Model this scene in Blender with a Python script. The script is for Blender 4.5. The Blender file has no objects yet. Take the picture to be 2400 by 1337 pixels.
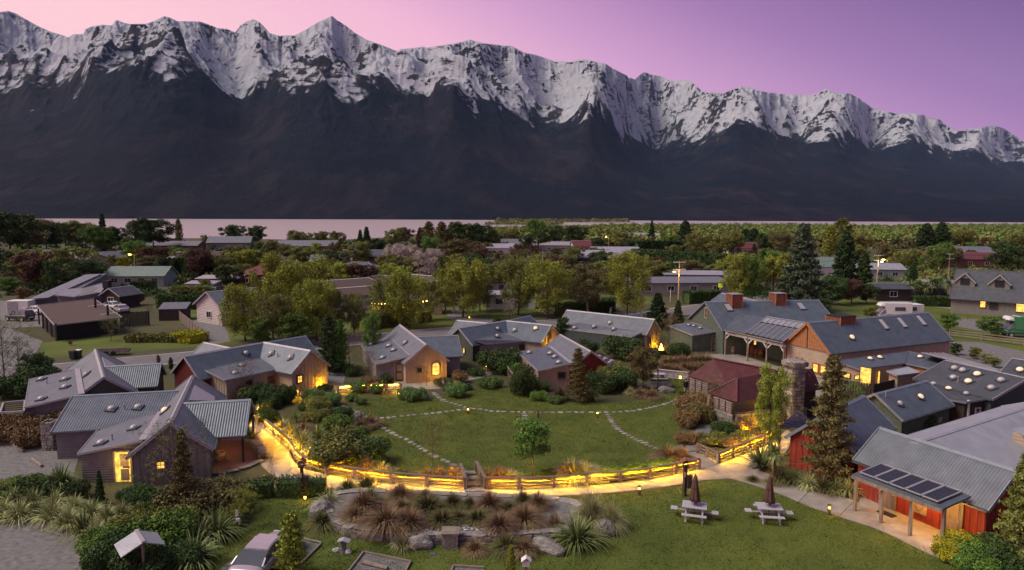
import bpy, bmesh, math, random
import numpy as np
from mathutils import Vector, Matrix, noise as mnoise
R = math.radians
random.seed(7)
rng = np.random.default_rng(11)
sc = bpy.context.scene
COL = sc.collection
# ------------------------------------------------------------------ camera
H = 17.0
HAZE = 1.5e-5
PITCH, ROLL, FPX = R(5.8), R(0.26), 1600.0
cam_d = bpy.data.cameras.new('camera')
cam = bpy.data.objects.new('camera', cam_d)
COL.objects.link(cam)
cam_d.sensor_width = 36.0
cam_d.lens = 24.0
cam_d.clip_start = 0.5
cam_d.clip_end = 60000.0
cam.location = (0, 0, H)
cam.rotation_euler = (Matrix.Rotation(math.pi / 2 - PITCH, 4, 'X') @ Matrix.Rotation(ROLL, 4, 'Z')).to_euler()
sc.camera = cam
sc.render.engine = 'CYCLES'
sc.cycles.use_denoising = True
sc.cycles.max_bounces = 5
sc.cycles.diffuse_bounces = 3
sc.cycles.glossy_bounces = 2
sc.cycles.transparent_max_bounces = 6
sc.cycles.volume_bounces = 0
sc.cycles.sample_clamp_indirect = 4.0
sc.cycles.use_adaptive_sampling = True
sc.cycles.adaptive_threshold = 0.02
sc.view_settings.view_transform = 'Standard'
sc.view_settings.look = 'None'
sc.view_settings.exposure = 0.4
sc.view_settings.gamma = 1.0
sc.view_settings.use_curve_mapping = False
def s2l(c):
 return tuple(((v / 255.0) / 12.92 if v / 255.0 <= 0.04045 else ((v / 255.0 + 0.055) / 1.055) ** 2.4) for v in c)
# ------------------------------------------------------------------ dusk sky
world = bpy.data.worlds.new("World")
sc.world = world
world.use_nodes = True
nt = world.node_tree
nt.nodes.clear()
N = nt.nodes.new
L = nt.links.new
w_out = N('ShaderNodeOutputWorld')
w_bg = N('ShaderNodeBackground')
tc = N('ShaderNodeTexCoord')
sep = N('ShaderNodeSeparateXYZ')
L(tc.outputs['Generated'], sep.inputs[0])
mz = N('ShaderNodeMath'); mz.operation = 'MULTIPLY'; mz.inputs[1].default_value = 2.2
L(sep.outputs['Z'], mz.inputs[0])
ad = N('ShaderNodeMath'); ad.operation = 'ADD'
L(mz.outputs[0], ad.inputs[0]); L(sep.outputs['X'], ad.inputs[1])
mr = N('ShaderNodeMapRange')
mr.inputs['From Min'].default_value = -1.0
mr.inputs['From Max'].default_value = 2.6
L(ad.outputs[0], mr.inputs['Value'])
rp = N('ShaderNodeValToRGB')
L(mr.outputs[0], rp.inputs[0])
SKYR = [(-0.6, (255, 214, 214)), (0.05, (255, 201, 208)), (0.42, (240, 180, 206)), (0.62, (207, 153, 196)),
  (0.86, (160, 115, 170)), (1.1, (122, 87, 143)), (1.3, (97, 71, 122)), (1.7, (102, 96, 134)), (2.4, (116, 128, 152))]
els = rp.color_ramp.elements
while len(els) > 1:
 els.remove(els[-1])
for i, (t, c) in enumerate(SKYR):
 p_ = (t + 1.0) / 3.6
 e = els[0] if i == 0 else els.new(p_)
 e.position = p_
 e.color = s2l(c) + (1,)
sky = N('ShaderNodeTexSky')
sky.sky_type = 'NISHITA'
sky.sun_disc = False
sky.sun_elevation = R(3)
sky.sun_rotation = R(-60)
sk = N('ShaderNodeVectorMath'); sk.operation = 'SCALE'
sk.inputs['Scale'].default_value = 0.0025
L(sky.outputs[0], sk.inputs[0])
va = N('ShaderNodeVectorMath'); va.operation = 'ADD'
L(rp.outputs[0], va.inputs[0]); L(sk.outputs[0], va.inputs[1])
L(va.outputs[0], w_bg.inputs['Color'])
w_bg.inputs['Strength'].default_value = 0.86
L(w_bg.outputs[0], w_out.inputs[0])
# soft after-glow from the bright side of the sky (left)
sun_d = bpy.data.lights.new('sun', 'SUN')
sun_d.energy = 2.9
sun_d.angle = R(35)
sun_d.color = (1.0, 0.90, 0.72)
sun = bpy.data.objects.new('sun', sun_d)
COL.objects.link(sun)
sun.rotation_euler = Vector((-0.62, -0.10, 0.78)).to_track_quat('Z', 'Y').to_euler()
# ------------------------------------------------------------------ measuring helpers
def ray(px, py):
 u = (px - 1200.0) / FPX
 v = -(py - 668.5) / FPX
 c, s = math.cos(ROLL), math.sin(ROLL)
 x = u * c - v * s
 y = u * s + v * c
 cp, sp = math.cos(PITCH), math.sin(PITCH)
 return Vector((x, cp + y * sp, -sp + y * cp))
def P(px, py, z=0.0):
 """world point at height z that the photo shows at (px, py)"""
 d = ray(px, py)
 t = (z - H) / d.z
 return Vector((d.x * t, d.y * t, z))
def zof(px, py, Y):
 d = ray(px, py)
 return H + d.z * Y / d.y
# ------------------------------------------------------------------ object helpers
def tag(o, label=None, cat=None, group=None, kind=None):
 if label: o['label'] = label
 if cat: o['category'] = cat
 if group: o['group'] = group
 if kind: o['kind'] = kind
 return o
def thing(name, label, cat, loc=(0, 0, 0), rz=0.0, group=None):
 o = bpy.data.objects.new(name, None)
 o.empty_display_size = 0.2
 COL.objects.link(o)
 o.location = loc
 o.rotation_euler = (0, 0, rz)
 return tag(o, label, cat, group)
def link(name, me, mat=None, parent=None, loc=None, rot=None, scale=None):
 o = bpy.data.objects.new(name, me)
 COL.objects.link(o)
 if mat is not None:
  if not me.materials:
   me.materials.append(mat)
  elif me.materials[0] != mat:
   o.material_slots[0].link = 'OBJECT'
   o.material_slots[0].material = mat
 if parent is not None: o.parent = parent
 if loc is not None: o.location = loc
 if rot is not None: o.rotation_euler = rot
 if scale is not None: o.scale = scale
 return o
def npmesh(name, V, F4, smooth=False, uv=None):
 """V (n,3), F4 (m,k) array of k-gons"""
 V = np.asarray(V, dtype=np.float32)
 F4 = np.asarray(F4, dtype=np.int32)
 me = bpy.data.meshes.new(name)
 k = F4.shape[1]
 me.vertices.add(len(V)); me.vertices.foreach_set('co', V.ravel())
 me.loops.add(F4.size); me.loops.foreach_set('vertex_index', F4.ravel())
 me.polygons.add(len(F4))
 me.polygons.foreach_set('loop_start', np.arange(0, F4.size, k, dtype=np.int32))
 me.polygons.foreach_set('loop_total', np.full(len(F4), k, dtype=np.int32))
 me.update(calc_edges=True)
 if smooth:
  me.polygons.foreach_set('use_smooth', np.ones(len(F4), dtype=bool))
 me.validate()
 return me
class MB:
 """collects polygons, builds ONE mesh object; uv = metres (u along, v up)"""
 def __init__(s):
  s.v = []; s.f = []; s.uv = []
 def poly(s, pts, uvs=None):
  b = len(s.v)
  s.v += [tuple(p) for p in pts]
  s.f.append(tuple(range(b, b + len(pts))))
  s.uv.append(uvs if uvs else [(0, 0)] * len(pts))
  return s
 def hexa(s, b4, t4):
  """solid from bottom 4 points and top 4 points (same winding, ccw from above)"""
  s.poly([b4[3], b4[2], b4[1], b4[0]])
  s.poly(t4)
  for i in range(4):
   j = (i + 1) % 4
   a = Vector(b4[i]); c = Vector(b4[j])
   l = (c - a).length
   s.poly([b4[i], b4[j], t4[j], t4[i]], [(0, b4[i][2]), (l, b4[j][2]), (l, t4[j][2]), (0, t4[i][2])])
  return s
 def box(s, c, d, rz=0.0, rx=0.0):
  m = Matrix.Rotation(rz, 3, 'Z') @ Matrix.Rotation(rx, 3, 'X')
  c = Vector(c)
  q = [(-1, -1), (1, -1), (1, 1), (-1, 1)]
  B = [c + m @ Vector((a * d[0] / 2, b * d[1] / 2, -d[2] / 2)) for a, b in q]
  T = [c + m @ Vector((a * d[0] / 2, b * d[1] / 2, d[2] / 2)) for a, b in q]
  return s.hexa(B, T)
 def bar(s, a, b, w, h=None):
  """rectangular bar from a to b"""
  h = h or w
  a = Vector(a); b = Vector(b)
  d = (b - a).normalized()
  up = Vector((0, 0, 1)) if abs(d.z) < 0.9 else Vector((0, 1, 0))
  sx = d.cross(up).normalized() * w / 2
  sy = sx.cross(d).normalized() * h / 2
  q = [a - sx - sy, a + sx - sy, a + sx + sy, a - sx + sy]
  r = [b - sx - sy, b + sx - sy, b + sx + sy, b - sx + sy]
  s.poly(q[::-1]); s.poly(r)
  for i in range(4):
   j = (i + 1) % 4
   s.poly([q[i], q[j], r[j], r[i]])
  return s
 def cyl(s, a, b, r0, r1=None, n=8, caps=True):
  r1 = r0 if r1 is None else r1
  a = Vector(a); b = Vector(b)
  d = (b - a).normalized()
  up = Vector((0, 0, 1)) if abs(d.z) < 0.9 else Vector((0, 1, 0))
  x = d.cross(up).normalized(); y = d.cross(x).normalized()
  A = [a + (x * math.cos(i * 2 * math.pi / n) + y * math.sin(i * 2 * math.pi / n)) * r0 for i in range(n)]
  B = [b + (x * math.cos(i * 2 * math.pi / n) + y * math.sin(i * 2 * math.pi / n)) * r1 for i in range(n)]
  for i in range(n):
   j = (i + 1) % n
   s.poly([A[j], A[i], B[i], B[j]])
  if caps:
   s.poly(A); s.poly(B[::-1])
  return s
 def lathe(s, c, prof, n=12):
  c = Vector(c)
  for (r0, z0), (r1, z1) in zip(prof[:-1], prof[1:]):
   for i in range(n):
    a0 = i * 2 * math.pi / n; a1 = (i + 1) * 2 * math.pi / n
    q = [c + Vector((r0 * math.cos(a0), r0 * math.sin(a0), z0)), c + Vector((r0 * math.cos(a1), r0 * math.sin(a1), z0)),
      c + Vector((r1 * math.cos(a1), r1 * math.sin(a1), z1)), c + Vector((r1 * math.cos(a0), r1 * math.sin(a0), z1))]
    if r0 < 1e-6: q = [q[0], q[2], q[3]]
    elif r1 < 1e-6: q = q[:3]
    s.poly(q)
  return s
 def mesh(s, name):
  me = bpy.data.meshes.new(name)
  me.from_pydata(s.v, [], s.f)
  ul = me.uv_layers.new(name='uv')
  flat = [c for u in s.uv for p in u for c in p]
  ul.data.foreach_set('uv', flat)
  me.update()
  return me
 def build(s, name, mat, parent=None, loc=None, rot=None, smooth=False):
  me = s.mesh(name)
  if smooth:
   me.polygons.foreach_set('use_smooth', np.ones(len(me.polygons), dtype=bool))
  return link(name, me, mat, parent, loc, rot)
_cube = {}
def pbox(name, mat, parent, c, d, rz=0.0, ry=0.0, rx=0.0):
 """box part that shares one unit cube mesh per material"""
 if mat.name not in _cube:
  _cube[mat.name] = MB().box((0, 0, 0), (1, 1, 1)).mesh('unit_box')
 return link(name, _cube[mat.name], mat, parent, c, (rx, ry, rz), d)
def copy_tree(o, parent=None):
 c = o.copy()
 COL.objects.link(c)
 c.parent = parent
 for ch in o.children:
  copy_tree(ch, c)
 return c
# ------------------------------------------------------------------ materials
def newmat(name):
 m = bpy.data.materials.new(name)
 m.use_nodes = True
 return m, m.node_tree, m.node_tree.nodes['Principled BSDF']
def mat(name, col, rough=0.8, var=0.25, scale=3.0, bump=0.0, bscale=None, metal=0.0, spec=0.3, col2=None, rnd=0.0, uvstripe=None,
  detail=4.0, emit=None, estr=0.0, island=0.0, coord='Object', stretch=None):
 """procedural material: base colour broken up by noise (+ optional corrugation / board stripes from uv)"""
 m, t, b = newmat(name)
 n = t.nodes.new; l = t.links.new
 tc = n('ShaderNodeTexCoord')
 src = tc.outputs[coord]
 if stretch:
  mp = n('ShaderNodeMapping'); mp.inputs['Scale'].default_value = stretch
  l(src, mp.inputs[0]); src = mp.outputs[0]
 no = n('ShaderNodeTexNoise'); no.inputs['Scale'].default_value = scale; no.inputs['Detail'].default_value = detail
 no.inputs['Roughness'].default_value = 0.65
 l(src, no.inputs['Vector'])
 mx = n('ShaderNodeMix'); mx.data_type = 'RGBA'
 c2 = col2 or tuple(min(1, c * (1 + var)) for c in col)
 c1 = col if col2 else tuple(c * (1 - var) for c in col)
 mrn = n('ShaderNodeMapRange'); mrn.inputs['From Min'].default_value = 0.3; mrn.inputs['From Max'].default_value = 0.7
 l(no.outputs[0], mrn.inputs['Value']); l(mrn.outputs[0], mx.inputs['Factor'])
 mx.inputs['A'].default_value = c1 + (1,); mx.inputs['B'].default_value = c2 + (1,)
 out = mx.outputs['Result']
 if rnd or island:
  hs = n('ShaderNodeHueSaturation')
  l(out, hs.inputs['Color'])
  add = None
  if rnd:
   oi = n('ShaderNodeObjectInfo')
   r1 = n('ShaderNodeMapRange'); r1.inputs['To Min'].default_value = -rnd; r1.inputs['To Max'].default_value = rnd
   l(oi.outputs['Random'], r1.inputs['Value']); add = r1.outputs[0]
   r3 = n('ShaderNodeMapRange'); r3.inputs['To Min'].default_value = 0.5 - rnd * 0.07; r3.inputs['To Max'].default_value = 0.5 + rnd * 0.07
   l(oi.outputs['Random'], r3.inputs['Value']); l(r3.outputs[0], hs.inputs['Hue'])
  if island:
   g = n('ShaderNodeNewGeometry')
   r2 = n('ShaderNodeMapRange'); r2.inputs['To Min'].default_value = -island; r2.inputs['To Max'].default_value = island
   l(g.outputs['Random Per Island'], r2.inputs['Value'])
   if add:
    a2 = n('ShaderNodeMath'); l(add, a2.inputs[0]); l(r2.outputs[0], a2.inputs[1]); add = a2.outputs[0]
   else:
    add = r2.outputs[0]
  a1 = n('ShaderNodeMath'); a1.inputs[0].default_value = 1.0; l(add, a1.inputs[1])
  l(a1.outputs[0], hs.inputs['Value'])
  out = hs.outputs[0]
 hgt = None
 if uvstripe:
  per, amt, axis = uvstripe
  uvn = n('ShaderNodeUVMap')
  sp = n('ShaderNodeSeparateXYZ'); l(uvn.outputs[0], sp.inputs[0])
  ml = n('ShaderNodeMath'); ml.operation = 'MULTIPLY'; ml.inputs[1].default_value = 2 * math.pi / per
  l(sp.outputs[axis], ml.inputs[0])
  sn = n('ShaderNodeMath'); sn.operation = 'SINE'; l(ml.outputs[0], sn.inputs[0])
  hgt = (sn.outputs[0], per * amt)
 if bump or hgt:
  bp = n('ShaderNodeBump')
  if hgt:
   bp.inputs['Distance'].default_value = hgt[1]
   bp.inputs['Strength'].default_value = 1.0
   l(hgt[0], bp.inputs['Height'])
  else:
   nb = n('ShaderNodeTexNoise'); nb.inputs['Scale'].default_value = bscale or scale * 4; nb.inputs['Detail'].default_value = 5
   l(src, nb.inputs['Vector'])
   bp.inputs['Strength'].default_value = 1.0
   bp.inputs['Distance'].default_value = bump
   l(nb.outputs[0], bp.inputs['Height'])
  l(bp.outputs[0], b.inputs['Normal'])
 l(out, b.inputs['Base Color'])
 b.inputs['Roughness'].default_value = rough
 b.inputs['Metallic'].default_value = metal
 b.inputs['Specular IOR Level'].default_value = spec
 if emit:
  b.inputs['Emission Color'].default_value = emit + (1,)
  b.inputs['Emission Strength'].default_value = estr
 return m
def glow(name, col, strength):
 m, t, b = newmat(name)
 b.inputs['Base Color'].default_value = (0.02, 0.02, 0.02, 1)
 n = t.nodes.new; l = t.links.new
 tcn = n('ShaderNodeTexCoord'); no = n('ShaderNodeTexNoise'); no.inputs['Scale'].default_value = 2.5
 l(tcn.outputs['Object'], no.inputs['Vector'])
 mp = n('ShaderNodeMapRange'); mp.inputs['To Min'].default_value = strength * 0.45; mp.inputs['To Max'].default_value = strength * 1.5
 mp.inputs['From Min'].default_value = 0.3; mp.inputs['From Max'].default_value = 0.7
 l(no.outputs[0], mp.inputs['Value']); l(mp.outputs[0], b.inputs['Emission Strength'])
 b.inputs['Emission Color'].default_value = col + (1,)
 return m
WARM = (1.0, 0.47, 0.010)
M = {}
M['roof_blue'] = mat('roof_blue', (0.094, 0.114, 0.146), 0.45, 0.22, 1.3, spec=0.5, uvstripe=(0.17, 0.05, 0), metal=0.25)
M['roof_warm'] = mat('roof_grey', (0.112, 0.128, 0.156), 0.5, 0.2, 1.3, spec=0.5, uvstripe=(0.17, 0.05, 0), metal=0.2)
M['roof_light'] = mat('roof_pale_corrugated', (0.36, 0.37, 0.42), 0.4, 0.15, 0.8, spec=0.5, uvstripe=(0.17, 0.14, 0), metal=0.3)
M['roof_dark'] = mat('roof_dark', (0.07, 0.075, 0.09), 0.5, 0.25, 1.0, spec=0.5, uvstripe=(0.17, 0.05, 0), metal=0.2)
M['roof_red'] = mat('roof_rusty_red', (0.078, 0.021, 0.025), 0.55, 0.3, 1.6, spec=0.3, uvstripe=(0.17, 0.12, 0), metal=0.1)
M['roof_brown'] = mat('roof_brown_tile', (0.085, 0.058, 0.052), 0.8, 0.3, 6.0, bump=0.02)
M['roof_maroon'] = mat('roof_maroon', (0.12, 0.032, 0.036), 0.6, 0.2, 2.0)
M['cap'] = mat('ridge_flashing', (0.33, 0.32, 0.345), 0.45, 0.15, 2.0, metal=0.3, spec=0.5)
M['capblue'] = mat('ridge_flashing_blue', (0.20, 0.225, 0.27), 0.45, 0.15, 2.0, metal=0.3, spec=0.5)
M['beige'] = mat('beige_boards', (0.30, 0.235, 0.185), 0.8, 0.15, 2.5, stretch=(3, 3, 0.5))
M['grey'] = mat('grey_green_boards', (0.17, 0.165, 0.15), 0.85, 0.2, 2.5, stretch=(3, 3, 0.5))
M['greyw'] = mat('grey_weatherboards', (0.155, 0.145, 0.155), 0.85, 0.15, 2.5, uvstripe=(0.16, 0.05, 1))
M['olive'] = mat('olive_boards', (0.075, 0.078, 0.06), 0.85, 0.2, 2.5)
M['green'] = mat('dark_green_boards', (0.085, 0.105, 0.085), 0.8, 0.2, 2.0, uvstripe=(0.18, 0.035, 1))
M['teal'] = mat('teal_boards', (0.05, 0.065, 0.065), 0.8, 0.2, 2.0, uvstripe=(0.18, 0.035, 1))
M['dred'] = mat('dark_red_boards', (0.11, 0.016, 0.014), 0.75, 0.25, 2.0)
M['red'] = mat('red_boards', (0.24, 0.036, 0.020), 0.75, 0.35, 2.5, stretch=(3, 3, 0.4))
M['cream'] = mat('cream_weatherboards', (0.36, 0.28, 0.21), 0.8, 0.12, 1.5, uvstripe=(0.22, 0.03, 1))
M['cedar'] = mat('cedar_boards', (0.33, 0.14, 0.06), 0.7, 0.3, 3.0, stretch=(0.4, 0.4, 5))
M['cupola'] = mat('rusty_cedar', (0.19, 0.068, 0.038), 0.75, 0.3, 3.0, uvstripe=(0.14, 0.15, 1))
M['timber'] = mat('weathered_timber', (0.20, 0.165, 0.14), 0.85, 0.35, 4.0, bump=0.01, stretch=(1, 1, 0.3))
M['rail'] = mat('fence_timber', (0.16, 0.125, 0.105), 0.85, 0.35, 5.0, bump=0.01)
M['pine'] = mat('pale_post_timber', (0.34, 0.26, 0.17), 0.8, 0.25, 5.0, bump=0.01)
M['dtimber'] = mat('dark_timber', (0.045, 0.034, 0.030), 0.85, 0.3, 4.0)
M['white'] = mat('white_paint', (0.62, 0.60, 0.60), 0.6, 0.08, 3.0)
M['greywood'] = mat('silvery_table_wood', (0.36, 0.34, 0.40), 0.75, 0.2, 8.0, stretch=(0.3, 3, 3))
M['dark'] = mat('near_black', (0.016, 0.016, 0.02), 0.6, 0.3, 3.0)
M['window_dark'] = mat('window_glass', (0.02, 0.024, 0.035), 0.12, 0.3, 1.0, spec=0.8)
M['frame'] = mat('brown_window_frame', (0.10, 0.045, 0.03), 0.7, 0.2, 6.0)
M['wframe'] = mat('white_window_frame', (0.55, 0.54, 0.52), 0.6, 0.1, 6.0)
M['lit'] = glow('lit_window', (1.0, 0.50, 0.09), 1.25)
M['litbright'] = glow('lit_opening', (0.95, 0.60, 0.10), 0.95)
M['dome'] = mat('dome_acrylic', (0.40, 0.39, 0.41), 0.25, 0.08, 5.0, spec=0.6)
M['domewarm'] = mat('lit_dome_acrylic', (0.45, 0.40, 0.33), 0.25, 0.08, 5.0, spec=0.6, emit=(1.0, 0.72, 0.38), estr=0.5)
M['solar'] = mat('solar_cell', (0.020, 0.022, 0.035), 0.22, 0.2, 4.0, spec=0.7)
M['alu'] = mat('aluminium', (0.55, 0.55, 0.58), 0.35, 0.1, 4.0, metal=0.6)
M['stone'] = mat('schist_stone', (0.105, 0.098, 0.092), 0.85, 0.45, 5.0, bump=0.04, rnd=0.45, col2=(0.30, 0.275, 0.25))
M['cap_stone'] = mat('pale_flagstone', (0.16, 0.148, 0.142), 0.85, 0.3, 3.0, bump=0.03, rnd=0.3, col2=(0.32, 0.295, 0.285))
M['boulder'] = mat('grey_boulder', (0.09, 0.088, 0.085), 0.85, 0.4, 3.5, bump=0.12, col2=(0.34, 0.32, 0.30), rnd=0.2)
M['white_stone'] = mat('white_pebble', (0.42, 0.42, 0.44), 0.8, 0.25, 6.0, rnd=0.3, island=0.3)
M['slate'] = mat('slate_lid', (0.16, 0.16, 0.19), 0.6, 0.3, 4.0)
M['concrete'] = mat('concrete_path', (0.235, 0.215, 0.205), 0.75, 0.3, 0.9, bump=0.004, bscale=40, rnd=0.08)
M['mortar'] = mat('dark_wall_core', (0.06, 0.055, 0.05), 0.95, 0.3, 6.0)
M['brick_floor'] = mat('red_brick_paving', (0.20, 0.075, 0.055), 0.75, 0.3, 6.0)
M['gravel'] = mat('gravel', (0.095, 0.093, 0.095), 0.95, 0.35, 3.0, bump=0.03, bscale=30, col2=(0.215, 0.208, 0.212), detail=10)
M['road'] = mat('asphalt', (0.135, 0.125, 0.135), 0.85, 0.25, 0.5, bump=0.004, bscale=20, detail=8)
M['paint'] = mat('road_paint', (0.55, 0.52, 0.52), 0.7, 0.2, 3.0)
M['silver'] = mat('silver_car_paint', (0.46, 0.42, 0.45), 0.28, 0.04, 1.0, metal=0.45, spec=0.6)
M['white_car'] = mat('white_car_paint', (0.62, 0.60, 0.62), 0.3, 0.04, 1.0, spec=0.6)
M['green_car'] = mat('green_truck_paint', (0.05, 0.24, 0.09), 0.35, 0.1, 1.0, spec=0.6)
M['blackcar'] = mat('black_car_paint', (0.03, 0.03, 0.035), 0.3, 0.1, 1.0, spec=0.6)
M['glass'] = mat('tinted_glass', (0.075, 0.085, 0.10), 0.08, 0.1, 1.0, spec=0.9)
M['rubber'] = mat('tyre_rubber', (0.018, 0.018, 0.018), 0.9, 0.2, 3.0)
M['taillight'] = mat('tail_light_plastic', (0.22, 0.02, 0.02), 0.3, 0.1, 3.0, spec=0.6)
M['canvas'] = mat('brown_canvas', (0.085, 0.045, 0.038), 0.9, 0.2, 3.0)
M['bollard'] = mat('bollard_metal', (0.07, 0.06, 0.055), 0.6, 0.2, 5.0)
M['bark'] = mat('bark', (0.085, 0.068, 0.055), 0.95, 0.4, 3.0, bump=0.02, stretch=(1, 1, 0.3))
M['palebark'] = mat('pale_bark', (0.26, 0.23, 0.20), 0.9, 0.4, 3.0)
M['lampbulb'] = glow('lamp_bulb', (1.0, 0.55, 0.10), 14.0)
M['strip'] = glow('strip_lamp', WARM, 560.0)
M['spotglow'] = glow('spot_lens', (1.0, 0.55, 0.06), 9.0)
M['whitebulb'] = glow('white_lamp', (1.0, 0.85, 0.6), 20.0)
M['signyellow'] = mat('yellow_sign', (0.55, 0.62, 0.02), 0.5, 0.05, 2.0, emit=(0.55, 0.65, 0.0), estr=0.35)
M['skin'] = mat('skin', (0.42, 0.25, 0.19), 0.6, 0.05, 3.0)
M['jacket'] = mat('black_jacket', (0.014, 0.014, 0.016), 0.8, 0.1, 3.0)
M['trousers'] = mat('beige_trousers', (0.33, 0.29, 0.26), 0.8, 0.1, 3.0)
M['hair'] = mat('dark_hair', (0.03, 0.02, 0.015), 0.8, 0.1, 3.0)
# ================================================================== mountains
def vnoise(x, y, seed=0):
 """smooth gradient noise on numpy arrays, about -1..1"""
 xi = np.floor(x).astype(np.int64); yi = np.floor(y).astype(np.int64)
 xf = x - xi; yf = y - yi
 def g(ix, iy):
  h = (ix * 374761393 + iy * 668265263 + seed * 974634777) & 0x7fffffff
  h = ((h ^ (h >> 13)) * 1274126177) & 0x7fffffff
  a = (h ^ (h >> 16)) % 6283 / 1000.0
  return np.cos(a), np.sin(a)
 u = xf * xf * xf * (xf * (xf * 6 - 15) + 10); v = yf * yf * yf * (yf * (yf * 6 - 15) + 10)
 def d(ix, iy, fx, fy):
  a, b = g(ix, iy)
  return a * fx + b * fy
 n0 = d(xi, yi, xf, yf) * (1 - u) + d(xi + 1, yi, xf - 1, yf) * u
 n1 = d(xi, yi + 1, xf, yf - 1) * (1 - u) + d(xi + 1, yi + 1, xf - 1, yf - 1) * u
 return (n0 * (1 - v) + n1 * v) * 1.5
def fbm(x, y, o=5, seed=0, ridged=False):
 s = np.zeros_like(x); a = 1.0; f = 1.0; tot = 0
 w = np.ones_like(x)
 for i in range(o):
  n = vnoise(x * f, y * f, seed + i * 17)
  if ridged:
   n = (1 - np.abs(n) * 1.3) ** 2
   n = n * w; w = np.clip(n * 1.4, 0, 1)
  s += a * n; tot += a; a *= 0.52; f *= 2.05
 return s / tot
SKYLINE = [(-900, 60), (-500, 20), (-250, 70), (-100, 30), (0, 28), (20, 26), (40, 33), (60, 45), (90, 62), (120, 75), (150, 84), (160, 88), (172, 80), (195, 80), (200, 68), (215, 62),
   (240, 58), (262, 60), (273, 46), (290, 54), (310, 57), (340, 56), (360, 50), (385, 38), (400, 42), (415, 50), (440, 50), (470, 51), (490, 58),
   (510, 66), (530, 68), (552, 76), (565, 58), (580, 50), (594, 45), (608, 52), (622, 66), (632, 78), (655, 84), (690, 83), (705, 76), (720, 68),
   (745, 52), (760, 46), (778, 37), (790, 48), (810, 60), (830, 76), (860, 94), (890, 104), (910, 112), (930, 120), (940, 115), (970, 113),
   (990, 109), (1000, 112), (1030, 107), (1060, 103), (1080, 99), (1100, 93), (1130, 101), (1170, 106), (1200, 108), (1225, 122), (1260, 130),
   (1300, 144), (1320, 143), (1335, 147), (1360, 138), (1385, 142), (1420, 150), (1440, 162), (1470, 178), (1487, 187), (1500, 176), (1510, 169),
   (1530, 176), (1545, 178), (1575, 190), (1600, 187), (1625, 194), (1640, 209), (1660, 218), (1670, 216), (1697, 220), (1710, 212), (1745, 201),
   (1775, 212), (1800, 217), (1850, 222), (1865, 221), (1900, 224), (1920, 217), (1935, 208), (1965, 219), (1990, 219), (2010, 228), (2045, 254),
   (2080, 262), (2110, 267), (2150, 266), (2180, 275), (2200, 279), (2220, 294), (2245, 308), (2270, 302), (2300, 300), (2325, 293), (2350, 300),
   (2380, 318), (2394, 330), (2410, 326), (2480, 350), (2600, 372), (2900, 395), (3300, 430)]
SNOWLINE = [(-900, 190), (-200, 170), (0, 180), (60, 170), (110, 178), (185, 172), (215, 150), (300, 145), (400, 152), (470, 175), (515, 195), (558, 217), (600, 203),
   (660, 186), (760, 184), (830, 198), (900, 212), (960, 218), (1000, 226), (1030, 205), (1062, 194), (1095, 212), (1140, 235), (1180, 243), (1215, 250),
   (1262, 276), (1310, 276), (1345, 262), (1385, 241), (1410, 256), (1450, 290), (1480, 328), (1545, 352), (1590, 334), (1650, 316),
   (1700, 292), (1735, 284), (1780, 292), (1820, 316), (1870, 332), (1915, 318), (1960, 306), (2000, 322), (2050, 354), (2100, 340),
   (2140, 334), (2190, 352), (2240, 360), (2290, 352), (2340, 372), (2400, 388), (2600, 420), (3300, 455)]
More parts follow.
